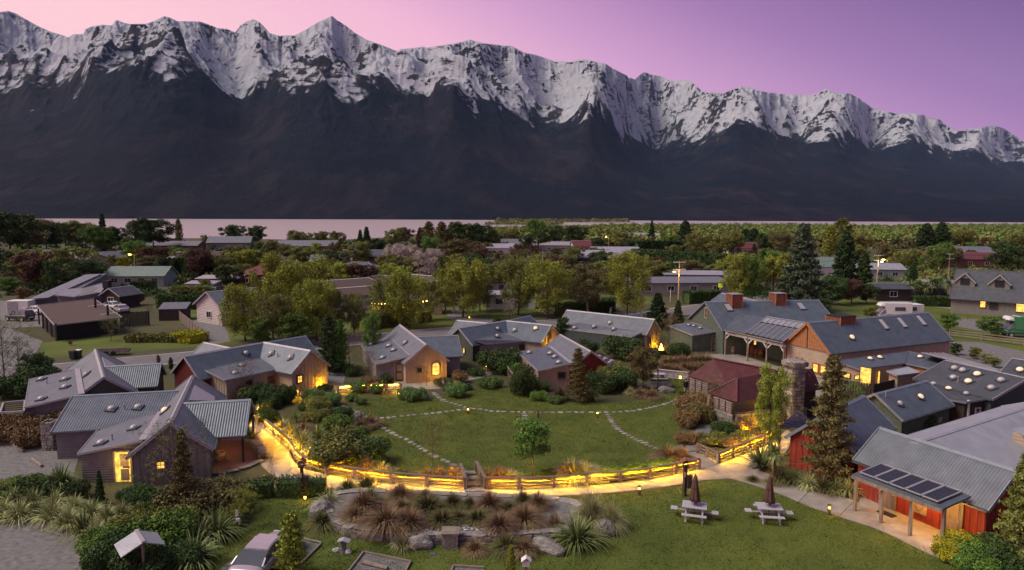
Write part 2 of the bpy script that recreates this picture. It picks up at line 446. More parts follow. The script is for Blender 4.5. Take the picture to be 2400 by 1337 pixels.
def build_mountains():
 px = np.concatenate([np.linspace(-900, -60, 90, endpoint=False), np.linspace(-60, 2460, 1240, endpoint=False), np.linspace(2460, 3300, 80)])
 def e_of(px_, py_):
  """tan of elevation and unit horizontal direction of a photo point"""
  u = (px_ - 1200) / FPX; v = -(py_ - 668.5) / FPX
  c, s = math.cos(ROLL), math.sin(ROLL)
  x = u * c - v * s; y = u * s + v * c
  cp, sp = math.cos(PITCH), math.sin(PITCH)
  Y = cp + y * sp; Z = -sp + y * cp
  h = np.sqrt(x * x + Y * Y)
  return Z / h, np.arctan2(x, Y)
 ys = np.interp(px, *zip(*SKYLINE)); yn = np.interp(px, *zip(*SNOWLINE))
 ker = np.hanning(17); ker /= ker.sum()
 yn = np.convolve(np.pad(yn, 8, mode='edge'), ker, mode='valid')
 er, az = e_of(px, ys); es, _ = e_of(px, yn)
 ZS = 820.0
 rs = (ZS - H) / es
 rs = np.clip(rs, 3600, 12500)
 r0 = np.interp(px, [-900, 0, 600, 1200, 1800, 2400, 3300], [2900, 2900, 2750, 2700, 2900, 3300, 3800])
 big = np.convolve(np.pad(rs, 60, mode='edge'), np.hanning(121) / np.hanning(121).sum(), mode='valid')
 r1 = np.maximum(big * 0.5 + rs * 0.5 + 1500, rs + 1100)
 r1 = np.convolve(np.pad(r1, 20, mode='edge'), np.hanning(41) / np.hanning(41).sum(), mode='valid')
 z1 = er * r1 + H
 T = np.concatenate([np.linspace(0, 1, 130, endpoint=False), np.linspace(1, 2, 150, endpoint=False), np.linspace(2, 2.6, 16)])
 T = T[:, None]
 rsS = np.convolve(np.pad(rs, 75, mode='edge'), np.hanning(151) / np.hanning(151).sum(), mode='valid')
 r = np.where(T < 1, r0 + (rsS + (rs - rsS) * np.clip(T, 0, 1) ** 3 - r0) * T, rs + (r1 - rs) * (T - 1))
 t1 = np.clip(T, 0, 1); t2 = np.clip(T - 1, 0, 1)
 z = ZS * (0.30 * t1 + 0.70 * t1 ** 1.5)
 def smo(a_, k_): return np.convolve(np.pad(a_, k_ // 2, mode='edge'), np.hanning(k_) / np.hanning(k_).sum(), mode='valid')
 z1s = smo(z1, 91); z1m = smo(z1, 25)
 z = z + (z1s - ZS) * (0.7 * t2 + 0.3 * t2 ** 2) + (z1m - z1s) * t2 ** 2.2 + (z1 - z1m) * t2 ** 3
 back = np.clip(T - 2, 0, 1)
 z = z - back * 1600
 X = r * np.sin(az); Y = r * np.cos(az)
 # gullies and buttresses: ridged noise, warped, stretched down the slope
 wx = fbm(X / 900, Y / 900, 3, 5) * 300
 hi = fbm((X * .93 + Y * .37 + wx) / 800, (Y * .93 - X * .37 + wx * 0.5) / 1500, 6, 3, True) - 0.42
 mid = fbm((X * .8 + Y * .6 - wx) / 270 + 9, (Y * .8 - X * .6) / 430, 5, 31, True) - 0.42
 lo = fbm((X) / 60 + 9, (Y) / 90, 4, 71, True) - 0.42
 ampup = np.clip((z - 350) / 900, 0.0, 1.0)
 shore = np.clip(T * 6, 0, 1)
 z = z + hi * (28 + 300 * ampup) * shore + mid * (10 + 75 * ampup) * shore + lo * (2 + 26 * ampup) * shore
 crag = mid * 1.0 + lo * 0.55 + hi * 0.45
 # terraces / rock bands
 band = np.sin(z / 34.0 + fbm(X / 500, Y / 500, 3, 90) * 4) * 4 * ampup
 z = z + band
 # hold the measured skyline
 w = np.clip((T - 0.9) / 0.75, 0, 1)
 w = w * w * (3 - 2 * w)
 for it in range(5):
  el = (z - H) / r
  k = er / el[100:281].max(axis=0)
  ks = smo(k, 61 if it == 0 else 21)
  z = H + (z - H) * (1 + (ks - 1) * w + (k - ks) * np.clip((T - (1.45 - .08 * it)) / 0.35, 0, 1) ** 2)
 el = (z - H) / r
 z = np.where((el > er) & (T > 0.9), H + er * r, z)
 z = np.where(T < 0.001, -3.0, z)
 n, m = z.shape
 V = np.stack([X, Y, z], -1).reshape(-1, 3)
 idx = np.arange(n * m).reshape(n, m)
 F = np.stack([idx[:-1, :-1], idx[:-1, 1:], idx[1:, 1:], idx[1:, :-1]], -1).reshape(-1, 4)
 me = npmesh('mountains', V, F, smooth=True)
 at = me.attributes.new('crag', 'FLOAT', 'POINT'); at.data.foreach_set('value', np.ascontiguousarray(crag, dtype=np.float32).ravel())
 m_, t, b = newmat('mountain_slopes')
 nn = t.nodes.new; l = t.links.new
 geo = nn('ShaderNodeNewGeometry'); tcd = nn('ShaderNodeTexCoord')
 sp = nn('ShaderNodeSeparateXYZ'); l(tcd.outputs['Object'], sp.inputs[0])
 sn = nn('ShaderNodeSeparateXYZ'); l(geo.outputs['Normal'], sn.inputs[0])
 def noise(scale, detail, st=(1, 1, 1), rough=0.6, dist=0.0):
  mp = nn('ShaderNodeMapping'); mp.inputs['Scale'].default_value = st; l(tcd.outputs['Object'], mp.inputs[0])
  q = nn('ShaderNodeTexNoise'); q.inputs['Scale'].default_value = scale; q.inputs['Detail'].default_value = detail
  q.inputs['Roughness'].default_value = rough; q.inputs['Distortion'].default_value = dist
  l(mp.outputs[0], q.inputs['Vector']); return q.outputs[0]
 def mth(op, a, b_, clamp=False):
  q = nn('ShaderNodeMath'); q.operation = op; q.use_clamp = clamp
  for i, v in enumerate((a, b_)):
   if hasattr(v, 'is_output') or not isinstance(v, (int, float)): l(v, q.inputs[i])
   else: q.inputs[i].default_value = v
  return q.outputs[0]
 def mrng(v, a, b_, c=0.0, d=1.0):
  q = nn('ShaderNodeMapRange'); q.interpolation_type = 'SMOOTHSTEP'
  l(v, q.inputs['Value']); q.inputs['From Min'].default_value = a; q.inputs['From Max'].default_value = b_
  q.inputs['To Min'].default_value = c; q.inputs['To Max'].default_value = d
  return q.outputs[0]
 def mixc(f, a, b_):
  q = nn('ShaderNodeMix'); q.data_type = 'RGBA'; l(f, q.inputs['Factor'])
  for s_, v in (('A', a), ('B', b_)):
   if isinstance(v, tuple): q.inputs[s_].default_value = v + (1,)
   else: l(v, q.inputs[s_])
  return q.outputs['Result']
 big_n = noise(0.0016, 8, rough=0.6)
 fine = noise(0.012, 9, rough=0.7)
 streak = noise(0.009, 6, (1.0, 0.35, 0.22), 0.65)
 # snow cover: height above the line, broken by streaks and gullies
 an0 = nn('ShaderNodeAttribute'); an0.attribute_name = 'crag'
 hz = mth('ADD', sp.outputs['Z'], mth('MULTIPLY', mth('SUBTRACT', streak, 0.5), 420.0))
 hz = mth('SUBTRACT', hz, mth('MULTIPLY', an0.outputs['Fac'], 260.0))
 hz = mth('ADD', hz, mth('MULTIPLY', mth('SUBTRACT', fine, 0.5), 330.0))
 cover = mrng(hz, 800, 900)
 band_n = noise(0.0075, 9, (1.0, 1.0, 3.2), 0.68, 0.6)
 steep = mrng(sn.outputs['Z'], 0.52, 0.86)
 rock = mth('ADD', mth('MULTIPLY', steep, 0.42), mth('ADD', mth('MULTIPLY', mth('SUBTRACT', 0.55, band_n), 1.9), mth('MULTIPLY', mth('SUBTRACT', big_n, 0.47), 1.6)))
 an = nn('ShaderNodeAttribute'); an.attribute_name = 'crag'
 rock = mth('SUBTRACT', mth('ADD', rock, 0.13), mth('MULTIPLY', mrng(an.outputs['Fac'], 0.0, 0.36), 0.36))
 low = mrng(sp.outputs['Z'], 820, 1500, 0.40, 0.23)
 keep = mrng(mth('SUBTRACT', rock, mth('SUBTRACT', low, 0.28)), 0.0, 0.20)
 snow = mth('MULTIPLY', cover, keep)
 patch = mrng(noise(0.0011, 7, (1, 1, 1.6), 0.55, 0.8), 0.47, 0.56)
 streakb = mrng(streak, 0.42, 0.62)
 hfac = mrng(sp.outputs['Z'], 300, 850)
 forest = mixc(mrng(fine, 0.35, 0.65), (0.0012, 0.0035, 0.009), (0.0055, 0.0095, 0.017))  # blue cast of the distant air is mixed into forest and tussock colours
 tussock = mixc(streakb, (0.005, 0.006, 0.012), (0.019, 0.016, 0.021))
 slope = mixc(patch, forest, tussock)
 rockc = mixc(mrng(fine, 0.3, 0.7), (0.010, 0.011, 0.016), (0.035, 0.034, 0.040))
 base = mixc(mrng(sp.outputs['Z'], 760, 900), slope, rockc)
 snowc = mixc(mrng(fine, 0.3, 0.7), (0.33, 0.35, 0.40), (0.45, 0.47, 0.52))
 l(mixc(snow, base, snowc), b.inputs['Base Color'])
 b.inputs['Roughness'].default_value = 0.9
 b.inputs['Specular IOR Level'].default_value = 0.1
 bp = nn('ShaderNodeBump'); bp.inputs['Strength'].default_value = 0.8; bp.inputs['Distance'].default_value = 22
 l(noise(0.028, 9, (1, 1, 1), 0.75), bp.inputs['Height']); l(bp.outputs[0], b.inputs['Normal'])
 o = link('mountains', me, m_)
 tag(o, kind='structure')
build_mountains()
# ================================================================== lake and ground
SHORE = [(-2500, 560), (-600, 562), (100, 560), (300, 558), (520, 557), (640, 560), (760, 562), (900, 556), (960, 549), (1100, 543), (1230, 537), (1330, 534), (1390, 533),
   (1375, 531.5), (1290, 530), (1400, 529), (1500, 528), (1700, 527), (1850, 527), (2000, 530), (2100, 531), (2200, 528), (2400, 527.5), (3200, 530), (5000, 545)]
OR = Vector((0, -60, 0))
sh = []
for a, b in SHORE:
 p = P(a, b, 0)
 if p.x < 9000 and p.y > 0: sh.append((math.atan2(p.x, p.y + 60), math.hypot(p.x, p.y + 60)))
sh.sort()
sa = np.array([q[0] for q in sh]); sd = np.array([q[1] for q in sh])
AZ = np.concatenate([np.linspace(-1.62, -0.75, 30, endpoint=False), np.linspace(-0.75, 0.75, 420, endpoint=False), np.linspace(0.75, 1.62, 30)])
dist = np.interp(AZ, sa, sd)
dist = dist * (1 + 0.02 * fbm(AZ * 60, AZ * 0 + 3.3, 4, 8))
S = np.concatenate([np.linspace(0, 0.2, 60, endpoint=False), np.linspace(0.2, 1, 50)]) ** 1.5
rr = np.minimum(dist[None, :], 3200) * S[:, None]
gx = rr * np.sin(AZ)[None, :]; gy = rr * np.cos(AZ)[None, :] - 60
gz = np.where(S[:, None] > 0.985, -0.5, 0.0) + 0 * gx
# wooded rise on the far left shore
gz = gz + 20 * np.exp(-(((gx + 340) / 50) ** 2 + ((gy - 330) / 110) ** 2))
n, m = gx.shape
V = np.stack([gx, gy, gz], -1).reshape(-1, 3)
idx = np.arange(n * m).reshape(n, m)
F = np.stack([idx[:-1, :-1], idx[:-1, 1:], idx[1:, 1:], idx[1:, :-1]], -1).reshape(-1, 4)[:, ::-1]
M['ground'] = mat('rough_grass_ground', (0.040, 0.047, 0.017), 0.95, 0.3, 0.08, col2=(0.078, 0.072, 0.034), detail=10, bump=0.05, bscale=3)
g = link('ground', npmesh('ground', V, F), M['ground']); tag(g, kind='structure')
mb = MB().poly([(-3000, -300, 0), (3000, -300, 0), (3000, -60, 0), (-3000, -60, 0)])
# lake water with fine ripples
mw, t, b = newmat('lake_water')
b.inputs['Base Color'].default_value = (0.34, 0.28, 0.28, 1); b.inputs['Roughness'].default_value = 0.42  # milky water; pinkish tone also stands in for the reflected sky glow
b.inputs['Specular IOR Level'].default_value = 1.0; b.inputs['IOR'].default_value = 1.5
nn = t.nodes.new
tcn = nn('ShaderNodeTexCoord'); mp = nn('ShaderNodeMapping'); mp.inputs['Scale'].default_value = (0.15, 0.5, 1)
nz = nn('ShaderNodeTexNoise'); nz.inputs['Scale'].default_value = 0.25; nz.inputs['Detail'].default_value = 8
bp = nn('ShaderNodeBump'); bp.inputs['Distance'].default_value = 1.3; bp.inputs['Strength'].default_value = 1.0
t.links.new(tcn.outputs['Object'], mp.inputs[0]); t.links.new(mp.outputs[0], nz.inputs['Vector'])
t.links.new(nz.outputs[0], bp.inputs['Height']); t.links.new(bp.outputs[0], b.inputs['Normal'])
lk = MB().poly([(-9000, 150, -0.3), (9000, 150, -0.3), (9000, 9000, -0.3), (-9000, 9000, -0.3)]).build('lake_water', mw)
tag(lk, kind='structure')
def sheet(name, pts, z, material, parent=None, kind='structure', skirt=0.0):
 """flat polygon laid at height z from photo points"""
 mb = MB()
 W = [P(a, b, z) for a, b in pts]
 bm = bmesh.new()
 vs = [bm.verts.new(w) for w in W]
 f = bm.faces.new(vs)
 bm.normal_update()
 if f.normal.z < 0: f.normal_flip()
 if skirt:
  ex = bmesh.ops.extrude_edge_only(bm, edges=list(bm.edges))
  for v in [e for e in ex['geom'] if isinstance(e, bmesh.types.BMVert)]: v.co.z -= skirt
 bmesh.ops.triangulate(bm, faces=[q for q in bm.faces if len(q.verts) > 4])
 me = bpy.data.meshes.new(name); bm.to_mesh(me); bm.free()
 o = link(name, me, material, parent)
 if kind and not parent: tag(o, kind=kind)
 return o
def smooth_line(pts, n=8, closed=False):
 """Catmull-Rom through points"""
 pts = [Vector(p) for p in pts]
 out = []
 m = len(pts)
 for i in range(m if closed else m - 1):
  p0 = pts[(i - 1) % m] if closed or i > 0 else pts[0] * 2 - pts[1]
  p1 = pts[i]; p2 = pts[(i + 1) % m]
  p3 = pts[(i + 2) % m] if closed or i + 2 < m else pts[-1] * 2 - pts[-2]
  for k in range(n):
   t = k / n
   out.append(0.5 * ((2 * p1) + (-p0 + p2) * t + (2 * p0 - 5 * p1 + 4 * p2 - p3) * t * t + (-p0 + 3 * p1 - 3 * p2 + p3) * t ** 3))
 if not closed: out.append(pts[-1])
 return out
def ribbon(name, pts, width, z, material, parent=None, tag_it=True):
 mb = MB()
 Ls = []; Rs = []
 for i, p in enumerate(pts):
  d = (pts[min(i + 1, len(pts) - 1)] - pts[max(i - 1, 0)]); d.z = 0; d.normalize()
  nrm = Vector((-d.y, d.x, 0))
  w = width(i) if callable(width) else width
  Ls.append(p + nrm * w / 2); Rs.append(p - nrm * w / 2)
 for i in range(len(pts) - 1):
  q = [Rs[i], Rs[i + 1], Ls[i + 1], Ls[i]]
  mb.poly([(a.x, a.y, z) for a in q])
 o = mb.build(name, material, parent)
 if tag_it and not parent: tag(o, kind='structure')
 return o
LAWNM = mat('mown_lawn', (0.046, 0.072, 0.010), 0.95, 0.3, 0.22, col2=(0.108, 0.130, 0.023), detail=14, bump=0.012, bscale=14)
lawn_pts = [(822, 965), (860, 935), (940, 930), (1000, 938), (1045, 925), (1150, 905), (1200, 915), (1260, 935), (1400, 945), (1500, 938), (1545, 920), (1545, 885), (1600, 872), (1612, 935),
   (1600, 970), (1590, 1030), (1570, 1085), (1500, 1103), (1400, 1115), (1200, 1122), (1080, 1120), (1000, 1108), (900, 1095), (860, 1040), (825, 990)]
lawn = sheet('lawn', [tuple(p) for p in [(v.x, v.y) for v in smooth_line([(a, b, 0) for a, b in lawn_pts], 4, True)]], 0.008, LAWNM)
lawn2 = sheet('lawn', [(470, 1337), (520, 1250), (560, 1180), (640, 1150), (760, 1150), (900, 1160), (1150, 1166), (1330, 1166), (1500, 1155), (1600, 1141), (1660, 1127), (1700, 1122), (1760, 1136), (1850, 1166),
      (1940, 1203), (2060, 1243), (2200, 1303), (2300, 1347), (2500, 1450), (2700, 1800), (200, 1800), (380, 1500)], 0.008, LAWNM)
verge = sheet('lawn', [(100, 840), (480, 812), (780, 785), (1000, 768), (1300, 735), (1500, 715), (1560, 705), (1480, 690), (1200, 700), (950, 735), (700, 760), (480, 775), (230, 790), (90, 805)], 0.008, LAWNM)
verge2 = sheet('lawn', [(1930, 740), (2250, 800), (2500, 850), (2500, 760), (2300, 728), (2150, 705), (1980, 695)], 0.008, LAWNM)
yard = sheet('lawn', [(420, 760), (395, 722), (480, 715), (520, 720), (495, 750)], 0.008, LAWNM)
# roads
main_road = smooth_line([P(a, b) for a, b in [(-700, 945), (-200, 895), (110, 868), (280, 852), (430, 838), (620, 820), (760, 806), (900, 791), (1060, 776), (1250, 761), (1400, 750), (1560, 735), (1680, 716), (1850, 693), (2060, 673), (2230, 661), (2700, 640)]], 6)
ribbon('road', main_road, 7.2, 0.02, M['road'])
for off, nm in ((3.1, 'edge_line'), (-3.1, 'edge_line')):
 pts = []
 for i, p in enumerate(main_road):
  d = (main_road[min(i + 1, len(main_road) - 1)] - main_road[max(i - 1, 0)]); d.normalize()
  pts.append(p + Vector((-d.y, d.x, 0)) * off)
 tag(ribbon('road_edge_line', pts, 0.14, 0.03, M['paint']), kind='structure')
for k in range(0, len(main_road) - 1):
 a, b = main_road[k], main_road[k + 1]
 ln = (b - a).length
 q = 0.0
 while q + 3 < ln and k < 90:
  pa = a + (b - a) * (q / ln); pb = a + (b - a) * ((q + 3) / ln)
  ribbon('road_centre_dash', [pa, pb], 0.13, 0.03, M['paint'])
  q += 9
side_road = smooth_line([P(a, b) for a, b in [(1990, 690), (2060, 700), (2140, 712), (2240, 723), (2400, 744), (2650, 775)]], 5)
ribbon('road', side_road, 3.6, 0.024, M['concrete'])
sheet('gravel_yard', [(2225, 800), (2300, 803), (2400, 824), (2600, 860), (2700, 960), (2400, 900), (2330, 885), (2250, 838)], 0.012, M['gravel'])
sheet('gravel_yard', [(2235, 745), (2330, 752), (2400, 765), (2600, 790), (2600, 820), (2380, 790), (2240, 765)], 0.012, M['gravel'])
sheet('gravel_yard', [(-300, 1080), (0, 1038), (60, 1020), (130, 1015), (190, 1055), (170, 1120), (80, 1110), (0, 1150), (-300, 1240)], 0.012, M['gravel'])
sheet('gravel_yard', [(-300, 1330), (0, 1232), (90, 1216), (180, 1245), (255, 1290), (262, 1400), (230, 1700), (-400, 1700)], 0.012, M['gravel'])
sheet('gravel_yard', [(60, 870), (100, 800), (0, 760), (-200, 790), (-200, 880)], 0.012, M['gravel'])
sheet('gravel_yard', [(440, 750), (490, 750), (530, 770), (540, 800), (500, 808), (455, 775)], 0.012, M['gravel'])
sheet('gravel_yard', [(1045, 735), (1075, 720), (1090, 742), (1180, 752), (1150, 760), (1060, 752)], 0.012, M['gravel'])
sheet('gravel_yard', [(762, 868), (815, 862), (800, 915), (752, 918)], 0.012, M['gravel'])
sheet('gravel_yard', [(1595, 835), (1720, 828), (1980, 905), (1940, 935), (1700, 880), (1590, 850)], 0.012, M['concrete'])
sheet('gravel_yard', [(0, 705), (100, 712), (110, 765), (0, 770)], 0.014, M['gravel'])
sheet('gravel_yard', [(2080, 690), (2150, 655), (2240, 660), (2200, 690), (2160, 715)], 0.014, M['gravel'])
# concrete paths: each cast slab is a piece
def slab_path(name, inner, outer, z=0.03, step=2.4, material=None, th=0.06):
 A = smooth_line([P(a, b) for a, b in inner], 12); B = smooth_line([P(a, b) for a, b in outer], 12)
 def resample(L_, n):
  d = [0.0]
  for i in range(1, len(L_)): d.append(d[-1] + (L_[i] - L_[i - 1]).length)
  out = []
  for k in range(n + 1):
   t = d[-1] * k / n
   j = min(max(np.searchsorted(d, t), 1), len(L_) - 1)
   f = (t - d[j - 1]) / max(1e-6, d[j] - d[j - 1])
   out.append(L_[j - 1].lerp(L_[j], f))
  return out
 ln = sum((A[i + 1] - A[i]).length for i in range(len(A) - 1))
 n = max(2, int(ln / step))
 SUB = 4
 a = resample(A, n * SUB); b = resample(B, n * SUB)
 root = thing(name, None, None); tag(root, kind='structure')
 for i in range(n):
  mb = MB()
  for k in range(SUB):
   i0 = i * SUB + k
   a0, a1, b0, b1 = a[i0], a[i0 + 1], b[i0], b[i0 + 1]
   if k == 0: a0 = a0.lerp(a1, 0.05); b0 = b0.lerp(b1, 0.05)
   q = [a0, a1, b1, b0]
   nz_ = (q[1] - q[0]).cross(q[2] - q[0]).z
   if nz_ < 0: q = q[::-1]
   mb.hexa([(p.x, p.y, z - th) for p in q], [(p.x, p.y, z) for p in q])
  mb.build('paving_slab', material or M['concrete'], root)
 return root
PATH_IN = [(596, 962), (612, 978), (640, 1005), (672, 1045), (697, 1092), (760, 1112), (850, 1127), (900, 1133), (1050, 1143), (1150, 1148), (1300, 1144), (1400, 1138), (1500, 1126), (1600, 1109), (1640, 1100), (1700, 1083), (1760, 1060), (1810, 1038), (1845, 1008)]
PATH_OUT = [(572, 985), (588, 1010), (600, 1050), (612, 1090), (655, 1122), (745, 1140), (840, 1151), (900, 1155), (1050, 1162), (1150, 1165), (1300, 1163), (1400, 1158), (1500, 1149), (1600, 1136), (1645, 1127), (1712, 1122), (1785, 1100), (1835, 1070), (1862, 1020)]
slab_path('path', PATH_IN, PATH_OUT)
slab_path('path', [(1740, 1088), (1790, 1108), (1850, 1130), (1930, 1155), (2010, 1178), (2070, 1222), (2140, 1260), (2215, 1298), (2300, 1325), (2420, 1372)],
   [(1705, 1121), (1760, 1136), (1830, 1160), (1900, 1190), (1960, 1210), (2060, 1243), (2140, 1282), (2220, 1318), (2300, 1350), (2420, 1410)], z=0.034)
slab_path('path', [(596, 975), (612, 945), (640, 922), (680, 908), (740, 905), (800, 903), (900, 896), (1000, 893), (1060, 885), (1110, 872), (1140, 862)],
   [(622, 985), (636, 958), (662, 937), (700, 927), (745, 922), (800, 920), (900, 914), (1030, 912), (1080, 898), (1135, 884), (1168, 874)], z=0.026)
sheet('porch_floor', [(2004, 1202), (2020, 1156), (2330, 1262), (2210, 1303)], 0.028, M['concrete'], skirt=0.03)
# short grass standing on the lawns
def grass(name, o, n_, h, seed, label):
 me = o.data; me.calc_loop_triangles()
 co = np.array([v.co[:] for v in me.vertices]); tr = np.array([t_.vertices[:] for t_ in me.loop_triangles])
 A = co[tr[:, 0]]; B = co[tr[:, 1]]; C = co[tr[:, 2]]
 g_ = np.random.default_rng(seed)
 ar = np.linalg.norm(np.cross(B - A, C - A), axis=1)
 cen = (A + B + C) / 3
 k = g_.choice(len(tr), size=n_, p=ar / ar.sum())
 u = g_.uniform(size=(n_, 1)); v = g_.uniform(size=(n_, 1)); f = (u + v) > 1; u = np.where(f, 1 - u, u); v = np.where(f, 1 - v, v)
 p = A[k] + (B[k] - A[k]) * u + (C[k] - A[k]) * v
 p = p[p[:, 1] > 20]; n_ = len(p)
 patch = fbm(p[:, 0] * .9, p[:, 1] * .9, 3, 4)
 hh = h * g_.uniform(.5, 1.3, size=n_) * np.clip(1 + patch, .4, 1.8)
 a = g_.uniform(0, 6.28, size=n_); w = .022
 d = np.stack([np.cos(a), np.sin(a), 0 * a], 1) * w
 t_ = p + np.stack([g_.normal(size=n_) * .02, g_.normal(size=n_) * .02, hh], 1)
 V = np.stack([p - d, p + d, t_], 1).reshape(-1, 3)
 q = link(name, npmesh(name, V, np.arange(3 * n_).reshape(-1, 3)), GRASSM); tag(q, label, 'grass', kind='stuff')
GRASSM = mat('grass_blades', (0.058, 0.088, 0.012), 0.9, 0, 0.5, col2=(0.12, 0.14, 0.026), island=0.4, detail=8)
grass('lawn_grass', lawn, 120000, .045, 1, 'short grass of the round garden lawn')
grass('lawn_grass', lawn2, 170000, .045, 2, 'short grass of the lawn with the picnic tables')
# ================================================================== vegetation
def leaves_at(C, size, flat=0.0, aspect=1.6, up=0.35, seed=0, out=None):
 """leaf-sized quads at the points C (n,3)"""
 g = np.random.default_rng(seed)
 n = len(C)
 d = g.normal(size=(n, 3))
 d[:, 2] = d[:, 2] * (1 - flat)
 if out is not None: d = d * 0.7 + out * 0.8
 d /= np.linalg.norm(d, axis=1, keepdims=True) + 1e-9
 u = np.cross(d, g.normal(size=(n, 3))); u /= np.linalg.norm(u, axis=1, keepdims=True) + 1e-9
 w = np.cross(d, u)
 s = size * g.uniform(0.6, 1.35, size=(n, 1))
 a = u * s * 0.5 * aspect; b = w * s * 0.5
 V = np.stack([C - a, C - b * 0.9, C + a, C + b * 0.9], 1)
 return V.reshape(-1, 3), np.arange(4 * n).reshape(-1, 4)
def blob_points(n, centers, radii, seed=0, shell=0.55, squash=1.0):
 g = np.random.default_rng(seed)
 k = len(centers)
 w = np.array(radii) ** 2; w = w / w.sum()
 which = g.choice(k, size=n, p=w)
 d = g.normal(size=(n, 3)); d /= np.linalg.norm(d, axis=1, keepdims=True)
 rad = shell + (1 - shell) * g.uniform(size=(n, 1)) ** 0.6
 rad *= 1 + 0.10 * g.normal(size=(n, 1))
 c = np.array(centers)[which]; r = np.array(radii)[which][:, None]
 o = d * np.array([1, 1, squash])
 return c + o * r * rad, d
class Tubes:
 def __init__(s): s.V = []; s.F = []; s.n = 0
 def add(s, pts, rad, k=5):
  pts = [Vector(p) for p in pts]
  rings = []
  for i, p in enumerate(pts):
   d = (pts[min(i + 1, len(pts) - 1)] - pts[max(i - 1, 0)]).normalized()
   x = d.cross(Vector((0.3, 0.9, 0.1))).normalized(); y = d.cross(x)
   r = rad[i] if hasattr(rad, '__len__') else rad
   rings.append([tuple(p + (x * math.cos(j * 2 * math.pi / k) + y * math.sin(j * 2 * math.pi / k)) * r) for j in range(k)])
  for rg in rings: s.V += rg
  for i in range(len(pts) - 1):
   for j in range(k):
    a = s.n + i * k + j; b = s.n + i * k + (j + 1) % k
    s.F.append((a, b, b + k, a + k))
  s.n += len(pts) * k
 def mesh(s, name): return npmesh(name, s.V, s.F, smooth=True)
def branches(h, spread, nl, seed, base=0.25, r0=0.16, up=0.6, sub=3):
 g = random.Random(seed)
 T = Tubes()
 lean = Vector((g.uniform(-.04, .04) * h, g.uniform(-.04, .04) * h, 0))
 tr = [Vector((0, 0, -0.15)), Vector((0, 0, h * 0.15)) + lean * 0.2, Vector((0, 0, h * 0.45)) + lean * 0.6, Vector((0, 0, h * 0.72)) + lean, Vector((0, 0, h * 0.93)) + lean * 1.2]
 T.add(tr, [r0, r0 * 0.85, r0 * 0.6, r0 * 0.35, r0 * 0.08], 6)
 tips = [tr[-1]]
 for i in range(nl):
  t = base + (0.85 - base) * (i + g.random() * 0.6) / nl
  z = h * t
  st = Vector((0, 0, z)) + lean * t
  a = i * 2.4 + g.uniform(-.4, .4)
  ln = spread * (1.05 - 0.5 * abs(t - 0.5) * 2 * 0.8) * g.uniform(0.75, 1.1)
  d = Vector((math.cos(a), math.sin(a), up * g.uniform(0.7, 1.4)))
  mid = st + d * ln * 0.5; end = st + Vector((d.x, d.y, d.z * 0.85)) * ln
  end.z = min(end.z, h)
  T.add([st, mid, end], [r0 * 0.38 * (1 - t * 0.5), r0 * 0.22, r0 * 0.05], 4)
  tips += [mid, end]
  for j in range(sub):
   f = g.uniform(0.35, 0.9)
   s2 = st.lerp(end, f)
   e2 = s2 + Vector((g.uniform(-1, 1), g.uniform(-1, 1), g.uniform(0.1, 0.9))) * ln * 0.4
   e2.z = min(e2.z, h * 1.02)
   T.add([s2, e2], [r0 * 0.13, r0 * 0.03], 3)
   tips.append(e2)
 return T, tips
def leafmat(name, c1, c2, island=0.35, rnd=0.18, trans=0.0, rough=0.75):
 return mat(name, c1, rough, 0, 0.8, col2=c2, island=island, rnd=rnd, detail=3, spec=0.2)
LM = {
 'willow': leafmat('spring_willow_leaf', (0.169, 0.203, 0.028), (0.269, 0.301, 0.048)),
 'olive': leafmat('olive_leaf', (0.115, 0.132, 0.031), (0.188, 0.203, 0.055)),
 'green': leafmat('green_leaf', (0.069, 0.142, 0.024), (0.131, 0.230, 0.042)),
 'dgreen': leafmat('dark_green_leaf', (0.030, 0.061, 0.018), (0.062, 0.106, 0.030)),
 'conif': leafmat('conifer_needles', (0.019, 0.042, 0.015), (0.043, 0.076, 0.026)),
 'bluef': leafmat('grey_green_needles', (0.050, 0.076, 0.045), (0.086, 0.118, 0.069)),
 'brown': leafmat('russet_leaf', (0.144, 0.094, 0.042), (0.231, 0.160, 0.073)),
 'beech': leafmat('brown_green_beech_leaf', (0.096, 0.089, 0.035), (0.164, 0.146, 0.055)),
 'copper': leafmat('copper_tussock', (0.138, 0.087, 0.049), (0.256, 0.180, 0.102)),
 'tan': leafmat('straw_tussock', (0.206, 0.206, 0.095), (0.343, 0.333, 0.173)),
 'gtuss': leafmat('green_tussock', (0.077, 0.082, 0.028), (0.146, 0.137, 0.054)),
 'flax': leafmat('flax_blade', (0.077, 0.118, 0.035), (0.202, 0.235, 0.087), island=0.5),
 'flaxtan': leafmat('tan_flax_blade', (0.192, 0.206, 0.078), (0.461, 0.494, 0.234), island=0.5),
 'hebe': leafmat('hebe_leaf', (0.077, 0.146, 0.039), (0.134, 0.223, 0.063)),
 'blossom': leafmat('pale_blossom', (0.30, 0.24, 0.225), (0.48, 0.40, 0.38), island=0.2),
 'yellow': leafmat('yellow_flowering_leaf', (0.146, 0.150, 0.017), (0.403, 0.372, 0.022)),
 'wine': leafmat('dark_wine_leaf', (0.065, 0.032, 0.024), (0.115, 0.061, 0.039)),
 'cabbage': leafmat('cabbage_tree_leaf', (0.124, 0.176, 0.052), (0.231, 0.294, 0.105)),
}
PROTO = {}
